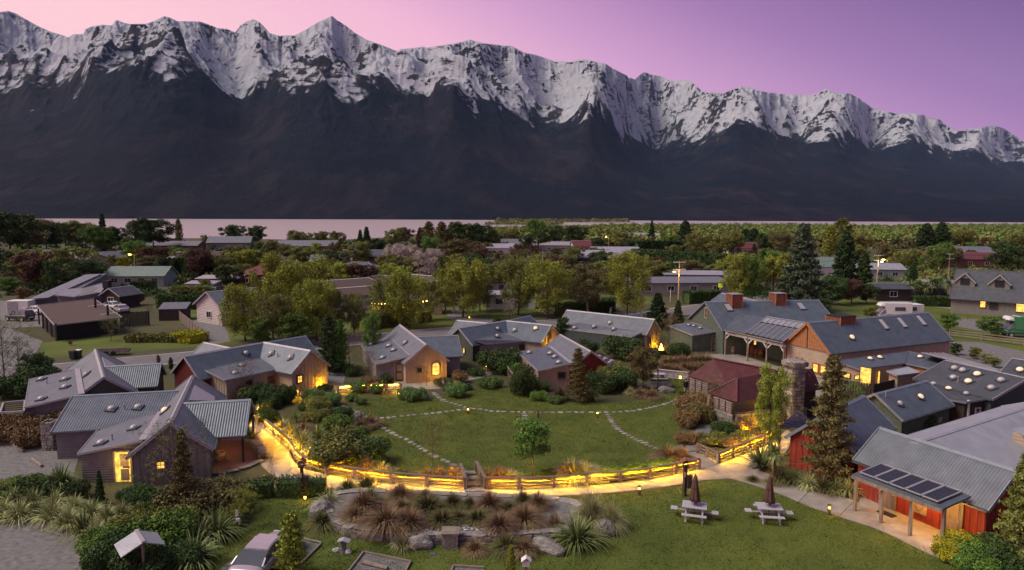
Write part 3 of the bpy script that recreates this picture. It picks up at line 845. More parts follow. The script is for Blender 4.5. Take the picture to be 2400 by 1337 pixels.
def proto_broad(key, h, spread, nleaf, lsize, nl=9, seed=1, shape='round', base=0.25, clumps=1.0, r0=0.16, up=0.6, droop=0.0):
 T, tips = branches(h, spread, nl, seed, base, r0, up)
 g = np.random.default_rng(seed)
 c = np.array([tuple(t) for t in tips])
 rad = spread * clumps * g.uniform(0.20, 0.36, size=len(c))
 pts, d = blob_points(nleaf, c, rad, seed, shell=0.25, squash=0.75)
 if droop:
  k = g.uniform(size=len(pts)) ** 2
  pts[:, 2] -= k * droop
 pts[:, 2] = np.maximum(pts[:, 2], h * 0.08)
 V, F = leaves_at(pts, lsize, seed=seed, out=d)
 PROTO[key] = dict(trunk=T.mesh(key + '_trunk'), crown=npmesh(key + '_crown', V, F), h=h)
def proto_conifer(key, h, w, nleaf, lsize, seed=1, layered=0.0, power=0.9, low=0.06, r0=0.15, columnar=False):
 g = np.random.default_rng(seed)
 T = Tubes(); T.add([(0, 0, -0.1), (0, 0, h * 0.5), (0, 0, h * 0.98)], [r0, r0 * 0.6, 0.02], 6)
 nb = 64
 P_ = []; O_ = []
 per = nleaf // nb
 for i in range(nb):
  t = (i + 0.5) / nb
  z = h * (low + (0.97 - low) * t)
  prof = (1 - t) ** power
  if columnar: prof = min(1, (1 - t) * 2.2) ** 0.6 * (0.75 + 0.25 * min(1, t * 8))
  L_ = w / 2 * prof * g.uniform(0.72, 1.12) + 0.08
  a = i * 2.399 + g.uniform(-.3, .3)
  dr = np.array([math.cos(a), math.sin(a), 0.0])
  end = np.array([0, 0, z]) + dr * L_ + np.array([0, 0, -layered * L_])
  T.add([(0, 0, z), tuple(np.array([0, 0, z]) * 0.5 + end * 0.5 + np.array([0, 0, 0.04 * L_])), tuple(end)], [r0 * 0.22 * (1 - t) + 0.008, 0.012, 0.005], 3)
  s = g.uniform(0.0, 1.0, size=(per, 1)) ** 0.65
  q = np.array([0, 0, z]) * (1 - s) + end * s
  wd = 0.34 * L_ * (1.15 - s) + 0.05 * w
  j = g.normal(size=(per, 3)) * np.array([1, 1, 0.45 if layered else 0.8]) * wd * 0.55
  P_.append(q + j); O_.append(np.repeat(dr[None], per, 0))
 pts = np.concatenate(P_); out = np.concatenate(O_)
 V, F = leaves_at(pts, lsize, flat=0.3, aspect=2.0, seed=seed, out=out * 0.6)
 PROTO[key] = dict(trunk=T.mesh(key + '_trunk'), crown=npmesh(key + '_crown', V, F), h=h)
def proto_shrub(key, w, h, nleaf, lsize, seed=1, lumps=9, shell=0.72):
 g = np.random.default_rng(seed)
 c = [(0, 0, h * 0.45)]; r = [min(w, h) * 0.46]
 for i in range(lumps):
  a = i * 2.399; q = g.uniform(0.2, 0.42)
  c.append((math.cos(a) * w * q, math.sin(a) * w * q, h * g.uniform(0.32, 0.62))); r.append(min(w, h) * g.uniform(0.24, 0.36))
 pts, d = blob_points(nleaf, c, r, seed, shell=shell)
 pts[:, 2] = np.abs(pts[:, 2])
 V, F = leaves_at(pts, lsize, seed=seed, out=d)
 PROTO[key] = dict(crown=npmesh(key + '_foliage', V, F), h=h)
 T = Tubes()
 for i in range(7):
  a = i * 0.9; T.add([(0, 0, 0), (math.cos(a) * w * .2, math.sin(a) * w * .2, h * .35), (math.cos(a) * w * .33, math.sin(a) * w * .33, h * .6)], [0.03, 0.02, 0.006], 3)
 PROTO[key]['trunk'] = T.mesh(key + '_stems')
def blades(n, length, width, lean, seg, seed, spread=0.12, droop=1.0, upmin=0.3):
 g = np.random.default_rng(seed)
 V = []; F = []
 for i in range(n):
  a = g.uniform(0, 2 * math.pi); q = g.uniform() ** 0.7
  L_ = length * g.uniform(0.6, 1.1); ln = lean * (0.15 + q)
  b = np.array([math.cos(a), math.sin(a)]); st = b * spread * q
  sd = np.array([-b[1], b[0]]) + g.normal(size=2) * 0.5; sd /= np.linalg.norm(sd)
  base = len(V)
  for k in range(seg + 1):
   t = k / seg
   out = ln * L_ * (t ** 1.6)
   z = L_ * (t * (1 - 0.35 * q) - droop * q * 0.62 * t ** 3)
   w = width * (1 - t ** 2.2) * 0.5 + 0.002
   c = st + b * out
   V.append((c[0] - sd[0] * w, c[1] - sd[1] * w, max(z, 0.0))); V.append((c[0] + sd[0] * w, c[1] + sd[1] * w, max(z, 0.0)))
   if k:
    F.append((base + 2 * k - 2, base + 2 * k - 1, base + 2 * k + 1, base + 2 * k))
 return npmesh('blades', V, F)
# prototypes -------------------------------------------------------
proto_broad('willow_a', 9, 3.5, 21000, 0.125, nl=16, seed=3, droop=1.5, clumps=0.8, base=0.14)
proto_broad('willow_b', 8, 3.1, 20000, 0.125, nl=15, seed=5, droop=1.2, clumps=0.8, base=0.12)
proto_broad('birch', 9, 2.3, 14000, 0.115, nl=18, seed=8, droop=0.9, clumps=0.8, base=0.2, up=0.9)
proto_broad('round_a', 8, 3.6, 11000, 0.20, nl=14, seed=11, clumps=0.9, base=0.22)
proto_broad('round_b', 7, 3.3, 10000, 0.19, nl=14, seed=13, clumps=0.9, base=0.15, up=0.4)
proto_broad('sparse', 5, 1.9, 3500, 0.07, nl=14, seed=17, clumps=0.8, base=0.2, r0=0.07, up=0.9)
proto_broad('sapling', 3, 0.9, 900, 0.05, nl=11, seed=19, clumps=0.8, base=0.25, r0=0.035, up=1.2)
proto_broad('blossom', 7, 3.0, 7500, 0.13, nl=16, seed=23, clumps=0.75, base=0.18, up=1.0)
proto_broad('small_round', 3.4, 1.05, 6500, 0.085, nl=12, seed=29, clumps=1.3, base=0.32, r0=0.06)
proto_broad('twiggy', 4.5, 1.8, 3600, 0.04, nl=20, seed=31, clumps=0.55, base=0.1, r0=0.05, up=1.1)
proto_conifer('spruce', 12, 6.5, 15000, 0.22, 3, layered=0.25)
proto_conifer('cypress', 12, 4.2, 12000, 0.24, 4, power=0.6, columnar=True)
proto_conifer('beech', 7, 2.9, 9500, 0.10, 6, layered=-0.12, power=0.7, r0=0.10)
proto_conifer('small_fir', 3.4, 2.4, 3500, 0.12, 7, layered=0.05, power=1.0, r0=0.06)
proto_conifer('poplar', 12, 3.4, 8000, 0.2, 9, columnar=True, layered=-0.9)
proto_conifer('lemonwood', 5, 2.0, 9000, 0.095, 10, power=0.55, layered=-0.5, r0=0.06)
proto_shrub('hebe', 1.7, 1.1, 8000, 0.055, 2, lumps=8, shell=0.86)
proto_shrub('hebe_low', 2.4, 0.95, 8000, 0.06, 4, lumps=14, shell=0.85)
proto_shrub('bush', 2.6, 1.9, 8500, 0.085, 5, lumps=14, shell=0.7)
proto_shrub('bush_b', 3.0, 1.5, 8500, 0.08, 6, lumps=16, shell=0.7)
proto_shrub('brush', 2.2, 1.3, 5000, 0.06, 7, lumps=12, shell=0.4)
PROTO['flax'] = dict(crown=blades(230, 2.0, 0.065, 0.62, 6, 1, spread=0.30, droop=1.1), h=1.8)
PROTO['flax_b'] = dict(crown=blades(210, 1.9, 0.06, 0.75, 6, 2, spread=0.34, droop=1.25), h=1.6)
PROTO['tussock'] = dict(crown=blades(620, 0.95, 0.022, 0.75, 4, 3, spread=0.15, droop=1.1), h=0.8)
PROTO['tussock_b'] = dict(crown=blades(620, 0.9, 0.022, 0.95, 4, 4, spread=0.18, droop=1.25), h=0.7)
PROTO['toetoe'] = dict(crown=blades(900, 2.3, 0.03, 0.65, 6, 5, spread=0.35, droop=1.1), h=2.0)
PROTO['yucca'] = dict(crown=blades(80, 1.1, 0.07, 0.95, 3, 6, spread=0.05, droop=0.2), h=1.0)
# rounded tuft of sword leaves for a cabbage tree head
def sword_head(n, L_, seed):
 g = np.random.default_rng(seed); V = []; F = []
 for i in range(n):
  d = g.normal(size=3); d[2] = d[2] * 0.8 + 0.15; d /= np.linalg.norm(d)
  s = np.cross(d, [0.2, 0.1, 1]); s /= np.linalg.norm(s)
  l_ = L_ * g.uniform(.75, 1.1); b = len(V)
  for t, w in ((0, .02), (.5, .035), (1, .004)):
   c = d * l_ * t + np.array([0, 0, -0.25 * l_ * t * t * (1 - d[2])])
   V += [tuple(c - s * w), tuple(c + s * w)]
  F += [(b, b + 1, b + 3, b + 2), (b + 2, b + 3, b + 5, b + 4)]
 return npmesh('sword_head', V, F)
PROTO['cabbage'] = dict(crown=sword_head(190, 0.75, 3), h=3.4)
for _k, _p in PROTO.items():
 zz_ = [v.co.z for v in _p['crown'].vertices]
 zz_.sort(); top_ = zz_[int(len(zz_) * .995)]
 if 'trunk' in _p: _p['h'] = top_
def plant(kind, name, label, cat, pos, h, leaf, group=None, wide=1.0, bark='bark', rz=None, crown='crown', z=0.0, tilt=0.0):
 """one plant or tree: Empty > trunk, crown; h = height in metres"""
 pr = PROTO[kind]
 s = h / pr['h']
 p = Vector(pos); p.z = z
 if 'tussock' in kind:
  wide = wide * random.uniform(.85, 1.3); tilt = random.uniform(-.18, .18)
 if rz is None: rz = random.uniform(0, 6.28)
 if 'trunk' not in pr:
  o = link(name, pr['crown'], LM[leaf], None, p, (tilt, 0, rz), (s * wide, s * wide, s))
  tag(o, label, cat, group)
  return o
 t = thing(name, label, cat, p, rz, group)
 t.scale = (s * wide, s * wide, s)
 link('stem' if cat in ('shrub', 'hedge') else 'trunk', pr['trunk'], M[bark], t)
 link('foliage' if cat in ('shrub', 'hedge') else 'crown', pr['crown'], LM[leaf], t)
 return t
def hedge(name, label, a, b, w, h, leaf, n=None, seed=1, z=0.0, lsize=0.09, top=0.08):
 """clipped hedge between ground points a and b"""
 a = Vector(a); b = Vector(b); L_ = (b - a).length
 g = np.random.default_rng(seed)
 n = n or int(min(16000, L_ * (w + 2 * h) * 150))
 u = g.uniform(size=n); f = g.uniform(size=n) * (w + 2 * h)
 y = np.where(f < h, -w / 2, np.where(f < h + w, f - h - w / 2, w / 2))
 zz = np.where(f < h, f, np.where(f < h + w, h, w + 2 * h - f))
 x = u * L_
 q = np.stack([x, y, zz], 1) + g.normal(size=(n, 3)) * 0.05
 q[:, 1] += 0.12 * np.sin(x * 1.3 + seed) ; q[:, 2] += top * np.sin(x * 2.1 + seed * 2) * (zz / h)
 q[:, 2] = np.maximum(q[:, 2], 0.02)
 V, F = leaves_at(q, lsize, seed=seed)
 t = thing(name, label, 'hedge', (a.x, a.y, z), math.atan2(b.y - a.y, b.x - a.x))
 link('foliage', npmesh('hedge_foliage', V, F), LM[leaf], t)
 MB().box((L_ / 2, 0, h * 0.45), (L_ * 0.97, w * 0.8, h * 0.85)).build('inner_growth', LM[leaf], t)
 return t
# ================================================================== building kit
def V3(x, y, z=0.0): return Vector((x, y, z))
def on_plane(px, py, p0, n):
 d = ray(px, py); c = Vector((0, 0, H))
 t = (Vector(p0) - c).dot(n) / d.dot(n)
 return c + d * t
def roof_slab(parent, pts, material, th=0.09, name='roof', udir=None, z=0.0):
 """roof plane from its top outline; returns (point, normal)"""
 pts = [Vector(p) + Vector((0, 0, z)) for p in pts]
 n = Vector((0, 0, 0))
 for i in range(len(pts)):
  n += (pts[i] - pts[0]).cross(pts[(i + 1) % len(pts)] - pts[0])
 if n.z < 0: pts = pts[::-1]; n = -n
 n.normalize()
 u = Vector(udir) if udir is not None else Vector((0, 0, 1)).cross(n)
 u = (u - n * u.dot(n)).normalized(); v = n.cross(u)
 uv = [(p.dot(u), p.dot(v)) for p in pts]
 mb = MB().poly(pts, uv)
 low = [p - n * th for p in pts]
 mb.poly(low[::-1])
 for i in range(len(pts)):
  j = (i + 1) % len(pts)
  mb.poly([pts[j], pts[i], low[i], low[j]])
 mb.build(name, material, parent)
 return pts[0], n
def battens(parent, a, b, zb, hfun, material, step=0.38, out=0.03):
 """vertical cover strips on the wall line a->b (outside on the right hand side)"""
 a = Vector(a); b = Vector(b); d = b - a; L_ = d.length
 if L_ < 0.3: return
 d.normalize(); nr = Vector((d.y, -d.x, 0)); rz = math.atan2(d.y, d.x)
 k = max(2, int(L_ / step))
 for i in range(k + 1):
  x = min(max(L_ * i / k, 0.04), L_ - 0.04)
  h = hfun(x) - 0.03
  p = a + d * x + nr * out * 0.5
  pbox('batten', material, parent, (p.x, p.y, zb + (h - zb) / 2), (0.055, out, h - zb), rz)
def wing(parent, A, B, hw, ze, zr, wall, roof, cap='cap', oh=0.22, kA=None, kB=None, bat=None, z0=0.0, gutter=True, oe=0.22, batA=True, batB=False, batS=(), th=0.09, walls=True):
 """gabled wing with its ridge from A to B; kA/kB = mitre at that end. Returns frame info"""
 A = V3(A[0], A[1]); B = V3(B[0], B[1])
 d = (B - A).normalized(); n = V3(-d.y, d.x)
 sl = (zr - ze) / hw
 r = dict(A=A, B=B, d=d, n=n, hw=hw, ze=ze, zr=zr, sl=sl, parent=parent)
 oA = oh if kA is None else 0; oB = oh if kB is None else 0
 ka = kA or 0; kb = kB or 0
 for s in (1, -1):
  fe = (hw + oe) / hw
  top = [A - d * oA + V3(0, 0, zr + .05), A - d * (oA + s * ka * fe) + n * s * (hw + oe) + V3(0, 0, ze - sl * oe + .05),
    B + d * (oB + s * kb * fe) + n * s * (hw + oe) + V3(0, 0, ze - sl * oe + .05), B + d * oB + V3(0, 0, zr + .05)]
  r['p+' if s > 0 else 'p-'] = roof_slab(parent, top, M[roof], th, udir=d)
  if gutter:
   g = MB().bar(top[1] + n * s * 0.05 - V3(0, 0, .08), top[2] + n * s * 0.05 - V3(0, 0, .08), 0.11, 0.10)
   g.build('gutter', M['roof_dark'], parent)
  for (on, e0, e1) in ((kA is None, top[0], top[1]), (kB is None, top[3], top[2])):
   if on:
    off = -d * 0.03 if e0 is top[0] else d * 0.03
    MB().bar(e0 + off - V3(0, 0, .05), e1 + off - V3(0, 0, .05), 0.06, 0.20).build('barge_board', M[cap], parent)
 rc = MB()
 a0 = A - d * (oA + .02) + V3(0, 0, zr + .085); b0 = B + d * (oB + .02) + V3(0, 0, zr + .085)
 for s in (1, -1):
  e = n * s * 0.17 - V3(0, 0, 0.17 * sl)
  q = [a0, b0, b0 + e, a0 + e]
  if (q[1] - q[0]).cross(q[2] - q[0]).z < 0: q = q[::-1]
  rc.poly(q)
 rc.build('ridge_cap', M[cap], parent)
 # walls
 mb = MB()
 def ring(P0, k, s): return P0 + n * s * hw + d * s * k
 AL, AR, BL, BR = A + n * hw - d * ka, A - n * hw + d * ka, B + n * hw + d * kb, B - n * hw - d * kb
 def up(p, z): return V3(p.x, p.y, z)
 zt = zr - 0.04
 for p, q in ((AR, BR), (BL, AL)):
  l_ = (q - p).length
  mb.poly([up(p, z0), up(q, z0), up(q, ze), up(p, ze)], [(0, z0), (l_, z0), (l_, ze), (0, ze)])
 w2 = 2 * hw
 ga = [up(AL, z0), up(AR, z0), up(AR, ze), up(A, zt), up(AL, ze)]
 gb = [up(BR, z0), up(BL, z0), up(BL, ze), up(B, zt), up(BR, ze)]
 uvg = [(0, z0), (w2, z0), (w2, ze), (hw, zt), (0, ze)]
 mb.poly(ga, uvg); mb.poly(gb, uvg)
 if walls: mb.build('wall', M[wall], parent)
 if bat:
  gh = lambda x: ze + (hw - abs(x - hw)) * sl
  if kA is None and batA: battens(parent, AL, AR, z0, gh, M[bat])
  if kB is None and batB: battens(parent, BR, BL, z0, gh, M[bat])
  if 'R' in batS: battens(parent, AR, BR, z0, lambda x: ze, M[bat])
  if 'L' in batS: battens(parent, BL, AL, z0, lambda x: ze, M[bat])
 r.update(AL=AL, AR=AR, BL=BL, BR=BR)
 r['wA'] = (A, -d); r['wB'] = (B, d); r['wL'] = (AL, n); r['wR'] = (AR, -n)
 return r
def wing_px(parent, a, b, zr, e, ze, *args, hw=None, **kw):
 A = P(a[0], a[1], zr); B = P(b[0], b[1], zr)
 if hw is None:
  E_ = P(e[0], e[1], ze); d = (B - A); d.z = 0; d.normalize()
  v = E_ - A
  hw = min(max(abs(v.x * d.y - v.y * d.x) - 0.2, 1.3), 7)
 return wing(parent, A, B, hw, ze, zr, *args, **kw)
def prism(parent, pts, z0, wall, name='wall', inset=0.0):
 """walls under a roof outline: pts are 3d top points"""
 pts = [Vector(p) for p in pts]
 c = sum(pts, Vector()) / len(pts)
 a = sum((pts[i].x * pts[(i + 1) % len(pts)].y - pts[(i + 1) % len(pts)].x * pts[i].y) for i in range(len(pts)))
 if a < 0: pts = pts[::-1]
 T = []
 for p in pts:
  v = V3(p.x - c.x, p.y - c.y); l_ = v.length
  q = p - v * (inset / max(l_, .1)); T.append(q - V3(0, 0, .09))
 mb = MB().poly(T)
 for i in range(len(T)):
  j = (i + 1) % len(T); l_ = V3(T[j].x - T[i].x, T[j].y - T[i].y).length
  mb.poly([V3(T[i].x, T[i].y, z0), V3(T[j].x, T[j].y, z0), T[j], T[i]], [(0, z0), (l_, z0), (l_, T[j].z), (0, T[i].z)])
 mb.build(name, M[wall], parent)
 return T
def lean(parent, px, wall, roof, cap='cap', inset=0.28, z0=0.0, bat=None, edges=(0, 1, 2, 3), walls=True, capedge=None, th=0.09):
 """single-pitch roof from four photo points with heights + the walls under it"""
 pts = [P(a, b, z) for a, b, z in px]
 pl = roof_slab(parent, pts, M[roof], th)
 for i in edges:
  a = pts[i]; b = pts[(i + 1) % 4]
  MB().bar(a + V3(0, 0, -.03), b + V3(0, 0, -.03), 0.05, 0.15).build('fascia', M[cap], parent)
 if capedge is not None:
  a = pts[capedge]; b = pts[(capedge + 1) % 4]
  MB().bar(a + V3(0, 0, .05), b + V3(0, 0, .05), 0.42, 0.03).build('flashing', M[cap], parent)
 if walls:
  T = prism(parent, pts, z0, wall, inset=inset)
  if bat:
   for i in range(4):
    a, b = T[i], T[(i + 1) % 4]
    L_ = V3(b.x - a.x, b.y - a.y).length
    battens(parent, V3(a.x, a.y), V3(b.x, b.y), z0, lambda x, a=a, b=b, L_=L_: a.z + (b.z - a.z) * x / L_, M[bat])
  return pl, T
 return pl, pts
_dome = None
def dome(parent, px, py, plane, lit=False, s=0.30):
 s = s * 0.78
 """round acrylic skylight on a roof plane: flashing > dome"""
 global _dome
 p = on_plane(px, py, plane[0] + plane[1] * 0.12, plane[1])
 q = Vector((0, 0, 1)).rotation_difference(plane[1])
 f = pbox('skylight', M['roof_dark'], parent, p - plane[1] * 0.06, (s * 2.9, s * 2.9, 0.10))
 f.rotation_mode = 'QUATERNION'; f.rotation_quaternion = q
 if _dome is None:
  prof = [(0.36, 0.0), (0.36, 0.08)] + [(0.33 * math.cos(a), 0.08 + 0.20 * math.sin(a)) for a in [0, .4, .8, 1.15, 1.4, math.pi / 2]]
  _dome = MB().lathe((0, 0, 0), prof, 14).mesh('dome')
  _dome.polygons.foreach_set('use_smooth', np.ones(len(_dome.polygons), dtype=bool))
 d_ = bpy.data.objects.new('dome', _dome); COL.objects.link(d_)
 if not _dome.materials: _dome.materials.append(M['dome'])
 d_.material_slots[0].link = 'OBJECT'; d_.material_slots[0].material = M['domewarm' if lit else 'dome']
 d_.parent = f
 d_.scale = (s / 0.34 / (s * 2.9), s / 0.34 / (s * 2.9), s / 0.34 / 0.10); d_.location = (0, 0, 0.5)
 return f
def vent(parent, px, py, plane, h=0.35):
 p = on_plane(px, py, plane[0], plane[1])
 MB().cyl((0, 0, -.1), (0, 0, h), 0.045, n=7).cyl((0, 0, h), (0, 0, h + .06), 0.08, n=7).build('vent_pipe', M['cap'], parent, p)
def window(parent, p, nrm, w, h, frame='frame', pane='window_dark', bars=(1, 1), fw=0.09, name='window', arch=False):
 """framed window: frame (part) > pane, glazing_bar (sub-parts). p = centre on the wall, nrm = outward"""
 nrm = Vector((nrm[0], nrm[1], 0)).normalized()
 rz = math.atan2(nrm.y, nrm.x) + math.pi / 2
 mb = MB()
 if not arch:
  for x, y, a, b in ((0, h / 2, w + fw, fw), (0, -h / 2, w + fw, fw), (-w / 2, 0, fw, h), (w / 2, 0, fw, h)):
   mb.box((x, -0.03, y), (a, 0.09, b))
 else:
  N_ = 16
  pts = [(math.cos(t) * w / 2, math.sin(t) * h / 2) for t in [2 * math.pi * i / N_ for i in range(N_)]]
  if arch == 'arch':
   pts = [(-w / 2, -h / 2), (w / 2, -h / 2)] + [(math.cos(t) * w / 2, h / 2 - w / 2 + math.sin(t) * w / 2) for t in [math.pi * i / 10 for i in range(11)]]
  for i in range(len(pts)):
   a = pts[i]; b = pts[(i + 1) % len(pts)]
   mb.bar((a[0], -.03, a[1]), (b[0], -.03, b[1]), fw * 0.8, 0.09)
 fr = mb.build(name, M[frame], parent, p + nrm * 0.03, (0, 0, rz))
 if not arch:
  MB().box((0, 0.0, 0), (w, 0.02, h)).build('pane', M[pane], fr)
 else:
  pm = MB().poly([(a, -0.01, b) for a, b in pts]); pm.poly([(a, 0.01, b) for a, b in pts][::-1]); pm.build('pane', M[pane], fr)
 g = MB(); k = 0
 for i in range(1, bars[0]): g.box((-w / 2 + w * i / bars[0], -0.03, 0), (0.035, 0.05, h)); k = 1
 for i in range(1, bars[1]): g.box((0, -0.031, -h / 2 + h * i / bars[1]), (w, 0.05, 0.035)); k = 1
 if k: g.build('glazing_bar', M[frame], fr)
 return fr
def win_px(parent, x, y, wl, w, h, **kw):
 return window(parent, on_plane(x, y, wl[0], wl[1]), wl[1], w, h, **kw)
def door(parent, p, nrm, w, h, material='frame', frame='timber', panels=True, name='door'):
 nrm = Vector((nrm[0], nrm[1], 0)).normalized()
 rz = math.atan2(nrm.y, nrm.x) + math.pi / 2
 d_ = MB().box((0, -0.02, 0), (w, 0.06, h)).build(name, M[material], parent, p + nrm * 0.03, (0, 0, rz))
 f = MB()
 for x in (-1, 1): f.box((x * (w / 2 + .05), -0.03, 0), (0.1, 0.1, h + .1))
 f.box((0, -0.03, h / 2 + .05), (w, 0.1, 0.1)).build('door_frame', M[frame], d_)
 if panels:
  g = MB()
  for zz in (-0.26, 0.22): g.box((0, -0.06, zz * h), (w * 0.68, 0.03, h * 0.36))
  g.build('door_panel', M[frame], d_)
 MB().box((w * 0.4, -0.09, -0.02), (0.04, 0.06, 0.14)).build('handle', M['alu'], d_)
 return d_
def lamp(name, parent, p, energy, rad=0.06, col=(1.0, 0.60, 0.14), spot=None, to=None):
 ld = bpy.data.lights.new(name, 'SPOT' if spot else 'POINT')
 ld.energy = energy; ld.color = col; ld.shadow_soft_size = rad
 if spot: ld.spot_size = R(spot); ld.spot_blend = 0.7
 o = bpy.data.objects.new(name, ld); COL.objects.link(o)
 o.location = p
 if to is not None: o.rotation_euler = (Vector(p) - Vector(to)).to_track_quat('Z', 'Y').to_euler()
 if parent: o.parent = parent
 return o
def mk(w): return Vector((w.x, w.y, 0))
# ================================================================== the cottages of the lodge
def solar_collector(parent, px, plane, label=None):
 """pale tilted roof window / collector lying on the roof"""
 pts = [on_plane(a, b, plane[0] + plane[1] * 0.1, plane[1]) for a, b in px]
 roof_slab(parent, pts, M['alu'], 0.08, 'roof_window')
# --- A: nearest cottage, bottom left
A_ = thing('cottage', 'nearest grey cottage with lit open doorway and brick-floored corner porch', 'cottage', P(399, 1120), group='cottages round the lawn')
def rel(o):  # children are given in world coordinates
 return o
def world_root(o):
 """children of this thing are built in world coordinates"""
 o['__w'] = 1
 return o
ROOTS = []
def house(label, base, cat='cottage', name='cottage', group=None):
 t = thing(name, label, cat, (0, 0, 0), 0, group)
 ROOTS.append((t, Vector((base[0], base[1], 0))))
 return t
bpy.data.objects.remove(A_)
GC = 'cottages round the garden lawn'
A_ = house('nearest grey cottage with a lit open doorway and a corner porch', P(399, 1120), group=GC)
wA = wing(A_, (-21.57, 42.05), (-25.9, 54.3), 2.25, 2.1, 3.9, 'grey', 'roof_warm', bat='grey', batS=('R',))
sA, tA = lean(A_, [(181, 1065, 1.95), (333, 1033, 2.72), (378, 966, 2.72), (235, 1001, 1.95)], 'greyw', 'roof_warm', capedge=1)
wA2 = wing_px(A_, (179, 929), (430, 916), 3.45, (163, 1010), 2.05, 'greyw', 'roof_blue', cap='capblue')
wA3 = wing_px(A_, (579, 938), (430, 946), 3.75, (582, 1017), 2.1, 'grey', 'roof_blue', cap='capblue', bat=None, walls=False)
for p in (wA3['AL'], wA3['AR']): MB().box((p.x, p.y, 1.02), (0.15, 0.15, 2.05), 0.3).build('porch_post', M['dtimber'], A_)
MB().bar(wA3['AL'] + V3(0, 0, 2.05), wA3['AR'] + V3(0, 0, 2.05), .14, .2).build('porch_beam', M['dtimber'], A_)
solar_collector(A_, [(457, 903), (503, 930), (504, 940), (444, 938)], wA['p-'])
for x, y, p_, l_ in [(313, 1002, sA, 0), (236, 1037, sA, 0), (261, 957, wA2['p-'], 0), (323, 953, wA2['p-'], 0), (385, 961, wA['p+'], 1)]:
 dome(A_, x, y, p_, l_)
vent(A_, 263, 1031, sA); vent(A_, 292, 960, wA2['p-'])
win_px(A_, 377, 1090, wA['wA'], 0.5, 0.5, frame='timber', pane='lit', bars=(2, 2))
# lit doorway in the weatherboard front of the lean-to
fr = (tA[0], tA[1])
def nearest_edge(T, x, y):
 best = None
 for i in range(len(T)):
  a, b = T[i], T[(i + 1) % len(T)]
  e = V3(b.x - a.x, b.y - a.y).normalized(); nr = V3(e.y, -e.x)
  if nr.y > 0: continue
  p = on_plane(x, y, a, nr); t = (p - a).dot(e)
  if -0.6 < t < V3(b.x - a.x, b.y - a.y).length + 0.6 and (best is None or p.y < best[0].y): best = (p, nr)
 return best
e_ = nearest_edge(tA, 290, 1105)
if e_:
 p, nr = e_; p.z = 0.98
 d_ = door(A_, p, nr, 0.95, 1.95, 'litbright', 'pine', panels=False)
 d_['label'] = 'open doorway lit yellow from inside'
 rzz = math.atan2(nr.y, nr.x) + math.pi / 2
 MB().box((0.12, -0.07, 0.45), (0.5, 0.03, 0.8)).box((0.12, -0.07, -0.5), (0.5, 0.03, 0.75)).build('louvre_panel', M['pine'], d_)
 MB().box((0.22, -0.10, 0.0), (0.42, 0.05, 0.10)).build('push_bar', M['frame'], d_)
 lamp('doorway_light', A_, p + nr * 0.7 + V3(0, 0, 0.5), 18, 0.2)
# corner porch
pc = P(582, 1017, 2.1); pl_ = P(499, 1020, 2.1)
porch_floor = [P(498, 1112), P(560, 1100), P(612, 1085), P(622, 1060), P(600, 1020), P(520, 1020)]
mbp = MB(); pts = [V3(p.x, p.y, 0.10) for p in porch_floor]
ar = sum(pts[i].x * pts[(i + 1) % 6].y - pts[(i + 1) % 6].x * pts[i].y for i in range(6))
if ar < 0: pts = pts[::-1]
mbp.poly(pts)
for i in range(6):
 j = (i + 1) % 6
 mbp.poly([V3(pts[i].x, pts[i].y, 0), V3(pts[j].x, pts[j].y, 0), pts[j], pts[i]])
mbp.build('porch_floor', M['brick_floor'], A_)
lamp('porch_light', A_, P(503, 1075) + V3(0.45, 0.5, 1.9), 34, 0.08)
bwall = (wA3['BR'] - wA3['AR']).normalized()
MB().box(tuple(P(503, 1075) + V3(0.1, 0.15, 1.75)), (0.08, 0.08, 0.25)).build('porch_lamp', M['spotglow'], A_)
# --- B: cottage behind A on the far left
B_ = house('cottage behind the nearest one at the left edge with wide flat lean-to', P(190, 1000), group=GC)
wB = wing(B_, (-33.43, 54.88), (-40.9, 66.1), 2.2, 2.1, 3.7, 'olive', 'roof_warm', bat=None)
sB, tB = lean(B_, [(57, 956, 2.0), (191, 925, 2.75), (181, 866, 2.75), (69, 889, 2.0)], 'greyw', 'roof_warm', capedge=1)
wB2 = wing(B_, tuple(P(371, 853, 3.5)[:2]), tuple(P(250, 860, 3.5)[:2]), 2.3, 2.1, 3.5, 'olive', 'roof_blue', cap='capblue')
solar_collector(B_, [(240, 837), (276, 858), (262, 860), (247, 858)], wB['p-'])
for x, y, p_ in [(97, 888, sB), (152, 888, sB), (152, 906, sB), (96, 934, sB), (201, 877, wB['p+'])]: dome(B_, x, y, p_)
vent(B_, 110, 900, sB)
